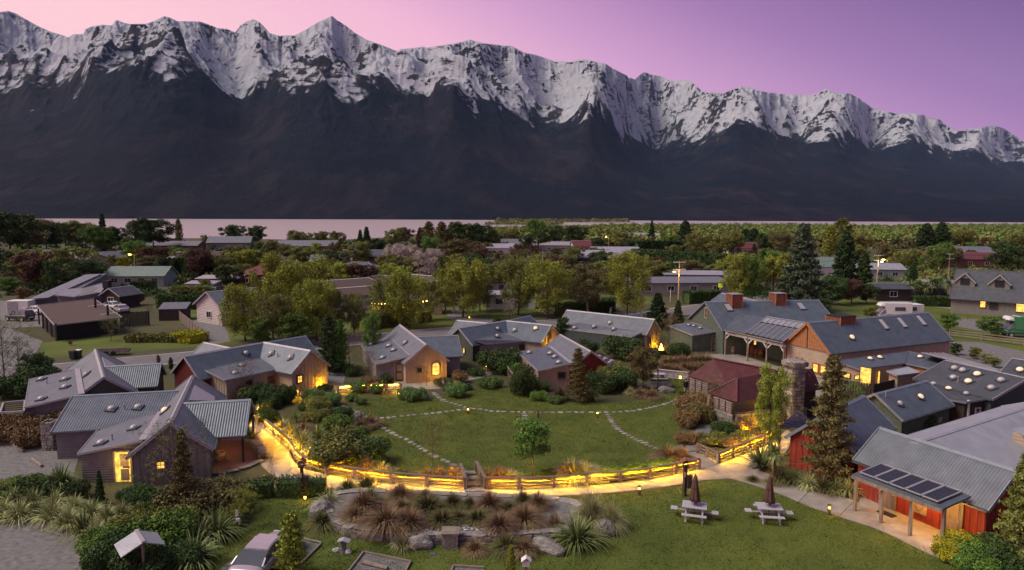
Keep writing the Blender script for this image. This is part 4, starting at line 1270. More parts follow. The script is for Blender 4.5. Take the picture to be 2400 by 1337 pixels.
# dark trellised courtyard screen at its left
t_ = thing('pergola', 'dark slatted pergola frame against the leftmost cottage wall', 'pergola', P(30, 960))
o_ = P(30, 960)
pg = [P(8, 945, 1.9), P(58, 940, 1.9), P(56, 965, 1.9), P(0, 968, 1.9)]
for i in range(4):
 MB().bar(pg[i] - o_, pg[(i + 1) % 4] - o_, 0.12, 0.14).build('beam', M['cap'], t_)
 MB().box((pg[i].x - o_.x, pg[i].y - o_.y, 0.95), (0.1, 0.1, 1.9)).build('post', M['dtimber'], t_)
for k in range(1, 5):
 MB().bar(pg[0].lerp(pg[3], k / 5) - o_, pg[1].lerp(pg[2], k / 5) - o_, 0.05, 0.05).build('slat', M['dtimber'], t_)
def bent_cottage(t, a, bend, c, z, hw, wallA, wallC, roof, cap, bat=None, ze=2.05, capA=None):
 A = mk(P(a[0], a[1], z)); K = mk(P(bend[0], bend[1], z)); C = mk(P(c[0], c[1], z))
 d1 = (K - A).normalized(); d2 = (K - C).normalized()
 th = math.acos(max(-1, min(1, (-d1).dot(-d2))))
 k = hw / math.tan(th / 2)
 cr = d1.x * d2.y - d1.y * d2.x
 s1 = 1 if cr > 0 else -1
 w1 = wing(t, A, K, hw, ze, z, wallA, roof, kB=k * s1, cap=cap, bat=None)
 w2 = wing(t, C, K, hw, ze, z, wallC, roof, kB=-k * s1, cap=cap, bat=bat)
 return w1, w2
# --- C: bent cottage with red left gable
C_ = house('bent cottage with a dark red gable at its left end and beige right gable', P(600, 920), group=GC)
wc1, wc2 = bent_cottage(C_, (436, 835), (618, 803), (725, 822), 3.8, 2.15, 'dred', 'beige', 'roof_blue', 'cap', bat='beige')
sC, tC = lean(C_, [(476, 866, 2.55), (527, 892, 2.0), (650, 866, 2.0), (612, 840, 2.75)], 'beige', 'roof_warm', bat='beige')
wc3 = wing(C_, tuple(P(711, 789, 3.6)[:2]), tuple(P(625, 803, 3.6)[:2]), 2.0, 2.05, 3.6, 'grey', 'roof_blue', cap='capblue')
wc4 = wing(C_, tuple(P(481, 804, 3.5)[:2]), tuple(P(548, 818, 3.5)[:2]), 2.0, 2.05, 3.5, 'grey', 'roof_warm')
pl1 = wc1['p-']; pl2 = wc2['p+']
for x, y, p_ in [(577, 827, pl1), (635, 828, pl2), (680, 837, pl2), (567, 856, sC), (550, 874, sC)]: dome(C_, x, y, p_)
vent(C_, 651, 837, pl2); vent(C_, 537, 868, sC)
win_px(C_, 702, 889, wc2['wA'], 0.62, 0.75, pane='lit', bars=(2, 2), fw=0.14)
e_ = nearest_edge(tC, 634, 891)
if e_: window(C_, e_[0], e_[1], 0.6, 0.7, bars=(1, 1), fw=0.14)
e_ = nearest_edge(tC, 583, 900)
if e_: window(C_, e_[0], e_[1], 0.55, 0.6, bars=(1, 1), fw=0.12)
p = on_plane(748, 893, *wc2['wA']) + wc2['wA'][1] * 0.35; p.z = 0.15
MB().cyl((p.x, p.y, 0), (p.x, p.y, 0.2), 0.09).build('uplight', M['spotglow'], C_)
lamp('uplight_beam', C_, (p.x, p.y, 0.3), 110, 0.05, WARM)
# --- D: straight cottage with glowing arched window
D_ = house('straight beige cottage whose gable has the glowing arched window', P(1000, 900), group=GC)
wD = wing(D_, (-8.72, 68.63), (-13.35, 80.9), 2.15, 2.2, 3.9, 'beige', 'roof_warm', bat='beige')
sD, tD = lean(D_, [(880, 855, 1.75), (963, 834, 2.7), (921, 795, 2.7), (847, 810, 1.75)], 'greyw', 'roof_warm', capedge=1)
wD2 = wing_px(D_, (1068, 787), (985, 790), 3.7, (1081, 834), 2.1, 'grey', 'roof_blue', cap='capblue')
for x, y, p_ in [(869, 807, sD), (911, 810, sD), (922, 820, sD), (896, 838, sD), (949, 803, wD['p+'])]: dome(D_, x, y, p_)
vent(D_, 888, 817, sD)
win_px(D_, 983, 868, wD['wA'], 0.62, 0.62, frame='timber', bars=(1, 1), fw=0.14)
win_px(D_, 1021, 864, wD['wA'], 0.78, 1.3, frame='timber', pane='lit', arch='arch', fw=0.12, bars=(2, 3))
p = on_plane(1020, 873, *wD['wA']) + wD['wA'][1] * 0.45
MB().lathe((p.x, p.y, p.z - .1), [(0.0, 0), (0.13, 0.05), (0.13, 0.12), (0, 0.2)], 8).build('wall_lamp', M['spotglow'], D_)
lamp('wall_lamp_light', D_, p + wD['wA'][1] * 0.12, 170, 0.08, WARM)
e_ = nearest_edge(tD, 937, 880)
if e_:
 e_[0].z = 0.98; door(D_, e_[0], e_[1], 0.85, 1.9, 'frame', 'timber')
# --- E: bent cottage in the middle distance
E_ = house('bent cottage with a round glowing gable window, beyond the arched-window cottage', P(1150, 850), group=GC)
we1, we2 = bent_cottage(E_, (1078, 769), (1186, 752.5), (1289, 763), 3.7, 2.25, 'olive', 'beige', 'roof_blue', 'cap', bat='beige')
sE, tE = lean(E_, [(1109, 797, 2.5), (1142, 807, 1.9), (1235, 799, 1.9), (1183, 781, 2.6)], 'grey', 'roof_warm')
wing(E_, tuple(P(1240, 741, 3.5)[:2]), tuple(P(1190, 752, 3.5)[:2]), 2.0, 2.0, 3.5, 'grey', 'roof_blue', cap='capblue')
wing(E_, tuple(P(1076, 752, 3.5)[:2]), tuple(P(1140, 758, 3.5)[:2]), 2.0, 2.0, 3.5, 'grey', 'roof_warm')
for x, y, p_, l_ in [(1167, 770, we1['p-'], 0), (1206, 773, we2['p+'], 0), (1255, 769, we2['p+'], 1), (1166, 787, sE, 0)]: dome(E_, x, y, p_, l_)
win_px(E_, 1088, 822, we1['wA'], 0.35, 0.75, frame='timber', pane='lit', arch=True, fw=0.06)
win_px(E_, 1288, 789, we2['wA'], 0.95, 1.25, frame='timber', pane='window_dark', arch=True, fw=0.12)
p = on_plane(1286, 802, *we2['wA']) + we2['wA'][1] * 0.4
MB().lathe((p.x, p.y, p.z - .1), [(0.0, 0), (0.12, 0.05), (0.12, 0.12), (0, 0.2)], 8).build('wall_lamp', M['spotglow'], E_)
lamp('wall_lamp_light', E_, p + we2['wA'][1] * 0.12, 200, 0.08, WARM)
p = on_plane(1118, 832, *we1['wR']); p.z = 1.0
door(E_, p, -we1['n'], 1.3, 1.95, 'dark', 'dtimber')
e_ = nearest_edge(tE, 1222, 817)
if e_: window(E_, e_[0], e_[1], 0.6, 1.0, bars=(1, 1))
# --- F: cottage with red gable half behind trees
F_ = house('cottage with a deep red gable partly hidden by a brown tree', P(1330, 900), group=GC)
wF = wing(F_, (7.89, 67.35), (5.6, 76.5), 2.2, 1.9, 3.55, 'dred', 'roof_warm', bat=None)
sF, tF = lean(F_, [(1261, 870, 1.9), (1338, 852, 2.6), (1289, 813, 2.6), (1213, 826, 1.9)], 'beige', 'roof_blue', bat='beige', capedge=1)
for x, y in [(1240, 826), (1289, 828), (1300, 836), (1309, 849)]: dome(F_, x, y, sF)
vent(F_, 1265, 838, sF)
e_ = nearest_edge(tF, 1316, 880)
if e_: window(F_, e_[0], e_[1], 0.7, 0.6, bars=(1, 1), fw=0.12)
# pergola with pale slats behind it
t_ = thing('pergola', 'slatted glass pergola behind the cottage with the deep red gable', 'pergola', P(1430, 875))
o_ = P(1430, 875)
pg = [P(1393, 829, 2.2), P(1442, 848, 2.2), P(1424, 862, 1.7), P(1405, 850, 1.7)]
pg[2] = pg[1] + (P(1424, 862, 1.9) - pg[1]); pg[3] = pg[0] + (pg[2] - pg[1])
for i in range(4):
 MB().bar(pg[i] - o_, pg[(i + 1) % 4] - o_, 0.08, 0.12).build('beam', M['cap'], t_)
 MB().box((pg[i].x - o_.x, pg[i].y - o_.y, pg[i].z / 2), (0.1, 0.1, pg[i].z)).build('post', M['timber'], t_)
for k in range(0, 8):
 MB().bar(pg[0].lerp(pg[1], k / 7) - o_ + V3(0, 0, .08), pg[3].lerp(pg[2], k / 7) - o_ + V3(0, 0, .08), 0.22, 0.03).build('slat', M['solar' if k % 2 else 'alu'], t_)
# --- G: long cottage at the back
G_ = house('long cottage at the back with one straight ridge and an uplit right gable', P(1450, 820), group=GC)
wG = wing(G_, (18.25, 87.46), (8.0, 95.5), 2.0, 2.05, 3.75, 'beige', 'roof_warm', bat='beige')
sG, tG = lean(G_, [(1319, 771, 1.8), (1481, 790, 1.8), (1509, 777, 2.5), (1357, 756, 2.5)], 'teal', 'roof_warm')
wing(G_, tuple(P(1496, 736, 3.5)[:2]), tuple(P(1450, 742, 3.5)[:2]), 2.0, 2.0, 3.5, 'grey', 'roof_blue', cap='capblue')
dome(G_, 1429, 756, wG['p+'])
for x, y in [(1346, 768), (1392, 765), (1438, 771)]: dome(G_, x, y, sG)
win_px(G_, 1537, 789, wG['wA'], 0.4, 1.2, frame='timber', pane='window_dark', arch='arch', fw=0.08)
win_px(G_, 1522, 800, wG['wA'], 0.5, 1.0, frame='timber', pane='window_dark')
p = on_plane(1532, 812, *wG['wA']) + wG['wA'][1] * 0.5
MB().cyl((p.x, p.y, 0), (p.x, p.y, .25), 0.1).build('uplight', M['spotglow'], G_)
lamp('uplight_beam', G_, (p.x, p.y, 0.35), 110, 0.08, WARM)
# ================================================================== main lodge
H1 = house('long green-walled lodge building with two boxy rust-red roof vents', P(1700, 830), 'lodge building', 'lodge_building')
wH1 = wing(H1, (25.31, 88.10), (40.76, 90.74), 4.9, 3.1, 5.93, 'green', 'roof_blue', cap='capblue', gutter=True)
wing(H1, tuple(P(1694, 688, 5.6)[:2]), tuple(P(1774, 706, 5.6)[:2]), 3.5, 3.2, 5.6, 'green', 'roof_blue', cap='cap')
win_px(H1, 1656, 734, wH1['wA'], 0.65, 1.3, frame='pine', bars=(2, 2), fw=0.12)
pt = on_plane(1707, 722, *wH1['p-']); pn = wH1['p-']
for x, y in [(1707, 722), (1877, 719)]:
 p = on_plane(x, y, pn[0], pn[1]); q = Vector((0, 0, 1)).rotation_difference(pn[1])
 f = pbox('roof_window', M['roof_dark'], H1, p + pn[1] * 0.06, (0.9, 1.5, 0.12)); f.rotation_mode = 'QUATERNION'
 f.rotation_quaternion = q @ Matrix.Rotation(math.atan2(wH1['d'].y, wH1['d'].x), 3, 'Z').to_quaternion()
 g_ = pbox('pane', M['roof_light'], f, (0, 0, 0.55), (0.8, 0.85, 0.15))
def cupola(parent, x0, x1, ytop, ybot, z1, Y, rz, dpt=1.6, open_top=False):
 a = ray(x0, ytop); b = ray(x1, ytop)
 xa = a.x / a.y * Y; xb = b.x / b.y * Y
 w = (xb - xa) * 0.75; cx = (xa + xb) / 2
 zt = zof((x0 + x1) / 2, ytop, Y); zb = zof((x0 + x1) / 2, ybot, Y) - 0.6
 c = MB().box((cx, Y + 0.3, (zt + zb) / 2), (w, dpt, zt - zb), rz)
 # give the side faces vertical uv so that the boards show
 cu = c.build('roof_vent_box', M['cupola'], parent)
 MB().box((cx, Y + 0.3, zt + 0.03), (w + .12, dpt + .12, 0.06), rz).build('lid', M['dark' if open_top else 'cap'], cu)  # open-topped box: near-black slab stands in for its shaded inside
 for s in (-1, 1):
  for r_ in (-1, 1):
   m = Matrix.Rotation(rz, 3, 'Z') @ Vector((s * w / 2, r_ * dpt / 2, 0))
   MB().box((cx + m.x, Y + .3 + m.y, (zt + zb) / 2), (0.1, 0.1, zt - zb + .02), rz).build('corner_trim', M['cedar'], cu)
cupola(H1, 1706, 1741, 690, 712, 0, 87.9, 0.17)
cupola(H1, 1808, 1843, 688, 711, 0, 89.3, 0.17)
# flat green annexe
sN, tN = lean(H1, [(1567, 764, 2.35), (1623, 786, 2.2), (1689, 776, 2.6), (1618, 755, 2.75)], 'green', 'roof_warm')
for x, y in [(1614, 762), (1626, 764), (1641, 769)]: dome(H1, x, y, sN, s=0.26)
e_ = nearest_edge(tN, 1676, 805)
if e_: e_[0].z = 1.0; door(H1, e_[0], e_[1], 0.9, 1.95, 'frame', 'timber')
# veranda between the two lodge buildings
VR = house('open veranda with white braced beam and part-glazed roof, between the two lodge buildings', P(1770, 850), 'veranda', 'veranda')
zl, zh = 3.3, 4.75
dk = [P(1697, 772, zl), P(1747, 782, zl), P(1797, 745, zh), P(1733, 735, zh)]
roof_slab(VR, dk, M['roof_blue'])
gz_ = [P(1747, 782, zl), P(1836, 802, zl), P(1887, 759, zh), P(1797, 745, zh)]
gp = roof_slab(VR, gz_, M['solar'], 0.06, 'glazed_roof')
for k in range(8):
 a = gz_[0].lerp(gz_[1], k / 7) + V3(0, 0, .06); b = gz_[3].lerp(gz_[2], k / 7) + V3(0, 0, .06)
 MB().bar(a, b, 0.09, 0.07).build('glazing_rafter', M['cap'], VR)
 if k < 7:
  a2 = gz_[0].lerp(gz_[1], (k + 1) / 7) + V3(0, 0, .05); b2 = gz_[3].lerp(gz_[2], (k + 1) / 7) + V3(0, 0, .05)
  roof_slab(VR, [a.lerp(a2, .12).lerp(b.lerp(b2, .12), .02), a.lerp(a2, .88).lerp(b.lerp(b2, .88), .02), a.lerp(a2, .88).lerp(b.lerp(b2, .88), .66), a.lerp(a2, .12).lerp(b.lerp(b2, .12), .66)], M['roof_warm'], 0.03, 'glass_panel')
  roof_slab(VR, [a.lerp(a2, .12).lerp(b.lerp(b2, .12), .72), a.lerp(a2, .88).lerp(b.lerp(b2, .88), .72), a.lerp(a2, .88).lerp(b.lerp(b2, .88), .98), a.lerp(a2, .12).lerp(b.lerp(b2, .12), .98)], M['roof_light'], 0.03, 'glass_panel')
MB().bar(gz_[3] + V3(0, 0, .15), gz_[2] + V3(0, 0, .15), 0.12, 0.06).build('ridge_cap', M['alu'], VR)
MB().bar(dk[0] - V3(0, 0, .12), gz_[1] - V3(0, 0, .12), 0.13, 0.13).build('gutter', M['timber'], VR)
e0 = V3(dk[0].x, dk[0].y); e1 = V3(gz_[1].x, gz_[1].y)
back = (V3(gz_[2].x, gz_[2].y) - e1); back.normalize()
bl = e0 + back * 0.5; br = e1 + back * 0.5
MB().bar(bl + V3(0, 0, 2.78), br + V3(0, 0, 2.78), 0.16, 0.26).build('beam', M['white'], VR)
ed = (br - bl).normalized()
for f_ in (0.0, 0.40, 0.72, 0.99):
 q = bl.lerp(br, f_)
 MB().box((q.x, q.y, 1.6), (0.17, 0.17, 3.2), math.atan2(ed.y, ed.x)).build('post', M['timber'], VR)
 for s in (-1, 1):
  if (f_ == 0 and s < 0) or (f_ > .9 and s > 0): continue
  MB().bar(q + V3(0, 0, 2.05), q + ed * s * 0.65 + V3(0, 0, 2.68), 0.11, 0.11).build('brace', M['white'], VR)
# back wall of the veranda, with barrels under it
bw0 = e0 + back * 4.4; bw1 = e1 + back * 4.2
w_ = MB(); l_ = (bw1 - bw0).length
w_.poly([V3(bw0.x, bw0.y, 0), V3(bw1.x, bw1.y, 0), V3(bw1.x, bw1.y, 4.4), V3(bw0.x, bw0.y, 4.4)], [(0, 0), (l_, 0), (l_, 4.4), (0, 4.4)])
w_.build('back_wall', M['green'], VR)
lp = bl.lerp(br, 0.48) + back * 0.6
lan = MB().cyl(lp + V3(0, 0, 2.05), lp + V3(0, 0, 2.45), 0.12, n=6).build('hanging_lantern', M['lit'], VR)
lamp('lantern_light', VR, lp + V3(0, 0, 1.9), 25, 0.12)
BARREL = MB().lathe((0, 0, 0), [(0, 0), (.26, 0), (.33, .28), (.35, .48), (.33, .68), (.26, .95), (0, .95)], 12)
bmesh_ = BARREL.mesh('barrel_staves')
for i, (x, y, lb, m_) in enumerate([(1716, 830, 'pale wooden barrel under the left end of the veranda beam', 'pine'), (1763, 833, 'tall dark barrel by the second veranda post', 'cupola'),
         (1773, 835, 'dark reddish barrel in the middle of the veranda row', 'cupola'), (1783, 838, 'rightmost dark reddish barrel of the veranda row', 'cupola')]):
 p = P(x, y)
 b_ = thing('barrel', lb, 'barrel', (p.x, p.y, 0), 0, 'barrels under the veranda')
 b_.scale = (1, 1, 1.25 if i == 1 else 1.05)
 link('staves', bmesh_, M[m_], b_)
 for zz in (0.22, 0.72):
  MB().cyl((0, 0, zz), (0, 0, zz + .05), 0.345, n=12, caps=False).build('hoop', M['dark'], b_)
H2 = house('tan lodge building with a cedar-clad gable end and long grey roof', P(1900, 880), 'lodge building', 'lodge_building')
wH2 = wing(H2, (32.03, 72.81), (49.59, 80.87), 2.95, 3.0, 5.71, 'cream', 'roof_blue', cap='capblue', bat=None)
# cedar triangle on the gable
A0 = wH2['A'] - wH2['d'] * 0.04; n_ = wH2['n']; hw = wH2['hw']
tri = [A0 - n_ * hw * .98 + V3(0, 0, 2.92), A0 + n_ * hw * .98 + V3(0, 0, 2.92), A0 + V3(0, 0, 5.6)]
nt_ = wH2['d'] * -0.07
mbt = MB().poly([tri[1] + nt_, tri[0] + nt_, tri[2] + nt_])
for i in range(3):
 j = (i + 1) % 3; mbt.poly([tri[i], tri[j], tri[j] + nt_, tri[i] + nt_])
mbt.build('gable_cladding', M['cedar'], H2)
MB().bar(A0 + nt_ * 1.6 + V3(0, 0, 2.9), A0 + nt_ * 1.6 + V3(0, 0, 5.4), 0.09, 0.06).build('king_post', M['frame'], H2)
battens(H2, A0 + n_ * hw * .96 + nt_, A0 - n_ * hw * .96 + nt_, 2.92, lambda x: 2.95 + (hw * .96 - abs(x - hw * .96)) * 0.9, M['cedar'], 0.3, 0.02)
for s in (-1, 1):
 MB().bar(A0 + n_ * s * hw * 1.06 + nt_ * 4 + V3(0, 0, 2.75), A0 + nt_ * 4 + V3(0, 0, 5.62), 0.12, 0.24).build('barge_board', M['cedar'], H2)
 MB().box(tuple(A0 + n_ * s * (hw - .06) + nt_ * .6 + V3(0, 0, 1.45)), (0.16, 0.16, 2.9), math.atan2(n_.y, n_.x)).build('corner_board', M['cedar'], H2)
win_px(H2, 1912, 863, wH2['wA'], 0.75, 0.95, frame='cedar', pane='lit', fw=0.14, bars=(1, 1))
win_px(H2, 1930, 868, wH2['wA'], 0.75, 0.95, frame='cedar', pane='lit', fw=0.14, bars=(1, 1))
win_px(H2, 1873, 852, wH2['wA'], 0.8, 1.2, frame='cedar', fw=0.14, bars=(1, 1))
pn = wH2['p-']
for x, y in [(2070, 761), (2113, 757), (2158, 752)]:
 p = on_plane(x, y, pn[0], pn[1]); q = Vector((0, 0, 1)).rotation_difference(pn[1])
 f = pbox('roof_window', M['roof_dark'], H2, p + pn[1] * 0.05, (0.75, 1.5, 0.1)); f.rotation_mode = 'QUATERNION'
 f.rotation_quaternion = q @ Matrix.Rotation(math.atan2(wH2['d'].y, wH2['d'].x), 3, 'Z').to_quaternion()
 pbox('pane', M['dome'], f, (0, 0, 0.55), (0.8, 0.88, 0.2))
dome(H2, 1997, 790, pn, True, 0.33)
cupola(H2, 1941, 2007, 741, 762, 0, 75.0, 0.43, 1.9, True)
AN = house('low dark-roofed kitchen annexe wrapping a small courtyard', P(2080, 890), 'annexe', 'lodge_annexe')
a1, ta1 = lean(AN, [(1958, 846, 2.75), (2014, 866, 2.35), (2122, 852, 2.35), (2128, 824, 2.75)], 'cream', 'roof_blue', cap='capblue')
a2, ta2 = lean(AN, [(2128, 824, 2.75), (2122, 852, 2.35), (2195, 868, 2.35), (2240, 847, 2.75)], 'cedar', 'roof_blue', cap='capblue')
for x, y, p_ in [(2039, 840, a1), (2062, 837, a1), (2156, 836, a2)]: dome(AN, x, y, p_, True, 0.28)
lean(AN, [(2078, 870, 2.2), (2102, 881, 2.0), (2158, 874, 2.0), (2126, 860, 2.2)], 'cream', 'roof_light')
for x, y, w__, h__ in [(1982, 879, 1.0, 0.45), (2006, 884, 0.7, 0.4), (2030, 882, 1.1, 1.7), (2057, 884, 0.4, 1.3)]:
 e_ = nearest_edge(ta1, x, y)
 if e_: window(AN, e_[0] + e_[1] * 0.05, e_[1], w__, h__, pane='lit', fw=0.05)
rs_ = [P(2160, 828, 3.3), P(2342, 874, 3.3), P(2338, 866, 2.6), P(2218, 828, 2.6)]
roof_slab(AN, rs_, M['roof_dark'])
for k in range(1, 6):
 MB().bar(rs_[0].lerp(rs_[3], k / 6) + V3(0, 0, .05), rs_[1].lerp(rs_[2], k / 6) + V3(0, 0, .05), 0.10, 0.05).build('solar_rail', M['cap'], AN)
MB().bar(rs_[0] + V3(0, 0, .06), rs_[1] + V3(0, 0, .06), 0.16, 0.06).build('ridge_cap', M['alu'], AN)
fn = thing('courtyard_fence', 'dark board fence closing the courtyard of the annexe', 'fence', P(2100, 925))
f0, f1, f2 = P(1965, 925), P(2046, 938), P(2150, 912)
of = P(2100, 925)
for a, b in ((f0, f1), (f1, f2)):
 n2 = int((b - a).length / 0.22)
 for k in range(n2):
  p = a.lerp(b, (k + .5) / n2) - of
  pbox('board', M['dtimber'], fn, (p.x, p.y, 0.75), (0.2, 0.03, 1.5 + 0.02 * (k % 3)), math.atan2(b.y - a.y, b.x - a.x))
J_ = house('big dark hipless roof dotted with round skylights at the right edge', P(2300, 950), 'lodge building', 'lodge_building')
wJ = wing_px(J_, (2402, 887), (2223, 847), 3.8, (2334, 938), 2.4, 'teal', 'roof_dark', cap='cap')
for x, y, l_ in [(2237, 862, 0), (2256, 867, 0), (2234, 884, 0), (2290, 876, 1), (2269, 893, 1), (2346, 890, 0), (2323, 908, 0)]: dome(J_, x, y, wJ['p+'], l_, 0.33)
vent(J_, 2245, 897, wJ['p+'], 0.5)
k1, tk = lean(J_, [(2174, 891, 2.35), (2216, 936, 2.1), (2264, 944, 2.1), (2326, 933, 2.3)], 'dtimber', 'roof_dark', cap='capblue')
for x, y, l_ in [(2188, 899, 0), (2223, 910, 1), (2265, 922, 0)]: dome(J_, x, y, k1, l_, 0.28)
for x, y in [(2266, 1000), (2330, 985)]:
 p = P(x, y); MB().box((p.x, p.y, 1.1), (0.16, 0.16, 2.2)).build('post', M['white'], J_)
e_ = nearest_edge(tk, 2290, 966)
if e_: window(J_, e_[0], e_[1], 0.5, 0.7, frame='wframe', fw=0.08, bars=(1, 2))
K_ = house('dark-roofed wing cut by the right picture edge above the pale roof', P(2400, 900), 'lodge building', 'lodge_building')
wK = wing_px(K_, (2380, 842), (2540, 866), 3.9, (2343, 873), 2.5, 'teal', 'roof_dark', hw=3.4)
dome(K_, 2390, 866, wK['p-'], True, 0.33)
# green gabled store, red building behind the conifer, porch building, pale roof
G2 = house('green gabled shed with two skylights behind the red buildings', P(2150, 1000), 'shed', 'shed')
wM = wing(G2, tuple(P(2054, 923, 3.3)[:2]), tuple(P(2168, 894, 3.3)[:2]), 2.05, 1.85, 3.3, 'green', 'roof_blue', cap='capblue')
dome(G2, 2110, 945, wM['p-'], False, 0.28); dome(G2, 2158, 929, wM['p-'], True, 0.28)
vent(G2, 2076, 930, wM['p-'])
for x, y in [(2185, 990), (2201, 984)]: win_px(G2, x, y, wM['wR'], 0.5, 0.3, frame='alu', fw=0.05, bars=(1, 3))
N_ = house('red-walled building with blue-grey roof standing behind the tall brown conifer', P(1930, 1100), 'lodge building', 'lodge_building')
wN = wing(N_, (20.45, 43.78), (25.6, 48.75), 2.05, 2.25, 4.0, 'red', 'roof_blue', cap='capblue', bat='red')
Q_ = house('red board-and-batten building with solar panelled porch, bottom right', P(2200, 1250), 'lodge building', 'lodge_building')
wQ = wing(Q_, (23.15, 41.36), (26.25, 34.55), 2.05, 2.3, 3.9, 'red', 'roof_warm', cap='capblue', bat='red', batS=('R',), batB=True)
RR = house('large pale corrugated roof behind the solar porch building', P(2400, 1100), 'lodge building', 'lodge_building')
wR_ = wing(RR, tuple(P(2150, 1037, 3.75)[:2]), tuple(P(2470, 935, 3.75)[:2]), 3.2, 2.35, 3.75, 'cream', 'roof_light', cap='roof_light')
dp = on_plane(2395, 1040, *wR_['p-'])
MB().box((dp.x + .6, dp.y, dp.z + .25), (1.6, 1.4, 0.8), 0.5).build('dormer', M['cream'], RR)
roof_slab(RR, [dp + V3(-.4, -.9, .75), dp + V3(1.3, -.9, .95), dp + V3(1.6, .8, .95), dp + V3(-.1, .8, .75)], M['roof_light'])
# porch of Q with solar panels
pf = [P(1997, 1112, 2.3), P(2210, 1193, 2.3), P(2276, 1163, 2.62), P(2064, 1085, 2.62)]
pp = roof_slab(Q_, pf, M['roof_blue'], 0.1, 'porch_roof', udir=(pf[2] - pf[1]).cross(Vector((0, 0, 1))))
MB().bar(pf[0] - V3(0, 0, .14), pf[1] - V3(0, 0, .14), 0.10, 0.20).build('porch_beam', M['timber'], Q_)
spn = [(2015, 1107), (2065, 1087), (2257, 1153), (2200, 1177)]
sp_ = [on_plane(x, y, pp[0] + pp[1] * .12, pp[1]) for x, y in spn]
for k in range(5):
 a = sp_[0].lerp(sp_[3], k / 5 + .008); b = sp_[0].lerp(sp_[3], (k + 1) / 5 - .008)
 c = sp_[1].lerp(sp_[2], (k + 1) / 5 - .008); d_ = sp_[1].lerp(sp_[2], k / 5 + .008)
 so = bpy.data.objects.new('solar_panel', None); COL.objects.link(so); so.parent = Q_
 roof_slab(so, [a, b, c, d_], M['solar'], 0.05, 'cell_sheet')
 fr_ = MB()
 for s0, s1 in ((a, b), (b, c), (c, d_), (d_, a)): fr_.bar(s0 + V3(0, 0, .01), s1 + V3(0, 0, .01), 0.05, 0.07)
 fr_.build('panel_frame', M['alu'], so)
 cl = MB()
 for j in range(1, 6): cl.bar(a.lerp(b, j / 6) + V3(0, 0, .004), d_.lerp(c, j / 6) + V3(0, 0, .004), 0.012, 0.008)
 for j in range(1, 9): cl.bar(a.lerp(d_, j / 9) + V3(0, 0, .004), b.lerp(c, j / 9) + V3(0, 0, .004), 0.012, 0.008)
 o_ = cl.build('cell_lines', M['roof_dark'], so); o_['kind'] = 'stuff'
post_px = [(2003, 1199), (2064, 1227), (2132, 1257), (2207, 1288)]
for i, (x, y) in enumerate(post_px):
 p = P(x, y)
 MB().box((p.x, p.y, 1.08), (0.15, 0.15, 2.16), -1.1).build('porch_post', M['timber'], Q_)
p = P(2207, 1288)
MB().box((p.x + .02, p.y + .12, 1.95), (0.10, 0.10, 0.16)).build('porch_lamp', M['spotglow'], Q_)
lamp('porch_light', Q_, (p.x + 0.2, p.y + 0.75, 1.75), 90, 0.06, (1.0, 0.5, 0.1))
wl = wQ['wR'] if (wQ['wR'][1].x < 0) else wQ['wL']
for x_, e_n in ((2190, 170), (2115, 90)):
 p_ = on_plane(x_, 1190, *wl) + wl[1] * .45; p_.z = 1.95
 lamp('porch_wall_fill', Q_, p_, e_n, 0.08, (1.0, 0.42, 0.05))  # extra lamps without fittings, added to throw orange glow on the porch wall
for x, y, w__ in [(2080, 1190, 0.85), (2235, 1225, 0.85)]:
 p = on_plane(x, y, *wl); p.z = 1.0
 door(Q_, p, wl[1], w__, 2.0, 'timber', 'timber')
p = on_plane(2156, 1191, *wl)
sg = MB().box((0, 0, 0), (0.85, 0.04, 0.6)).build('notice_board', M['pine'], Q_, p + wl[1] * .06, (0, 0, math.atan2(wl[1].y, wl[1].x) + math.pi / 2))
MB().bar((-.25, -.04, .15), (-.05, -.04, -.15), 0.02, 0.01).bar((-.05, -.04, -.15), (.2, -.04, .05), 0.02, 0.01).bar((.2, -.04, .05), (.3, -.04, .2), .02, .01).build('map_lines', M['frame'], sg)
mt = thing('door_mat', 'dark rubber doormat on the porch floor before the grey door', 'doormat', P(2078, 1206, 0))
MB().box((0, 0, 0.045), (0.95, 0.5, 0.03), -1.12).build('mat', M['rubber'], mt)
# ================================================================== stone hut with rusty red roof
HT = house('rustic stone and log hut under a rusty red roof', P(1740, 980), 'hut', 'stone_hut')
R1 = [P(1672, 841, 4.2), P(1613, 881, 2.4), P(1716, 915, 2.4), P(1818, 869, 4.2)]
R2 = [P(1818, 869, 4.2), P(1905, 864, 4.2), P(1925, 914, 2.4), P(1800, 930, 2.4)]
R3 = [P(1726, 888, 3.7), P(1659, 921, 2.25), P(1725, 943, 2.25)]
R4 = [P(1726, 888, 3.7), P(1725, 943, 2.25), P(1800, 931, 2.25), P(1830, 868, 3.9)]
for q_ in (R1, R2, R3, R4): roof_slab(HT, q_, M['roof_red'], 0.07)
MB().bar(R1[0] + V3(0, 0, .05), R1[3] + V3(0, 0, .05), 0.25, 0.04).build('ridge_cap', M['roof_maroon'], HT)
MB().bar(R3[0] + V3(0, 0, .05), R3[1] + V3(0, 0, .05), 0.14, 0.04).build('hip_cap', M['timber'], HT)
MB().bar(R3[0] + V3(0, 0, .05), R3[2] + V3(0, 0, .05), 0.2, 0.05).build('hip_cap', M['roof_maroon'], HT)
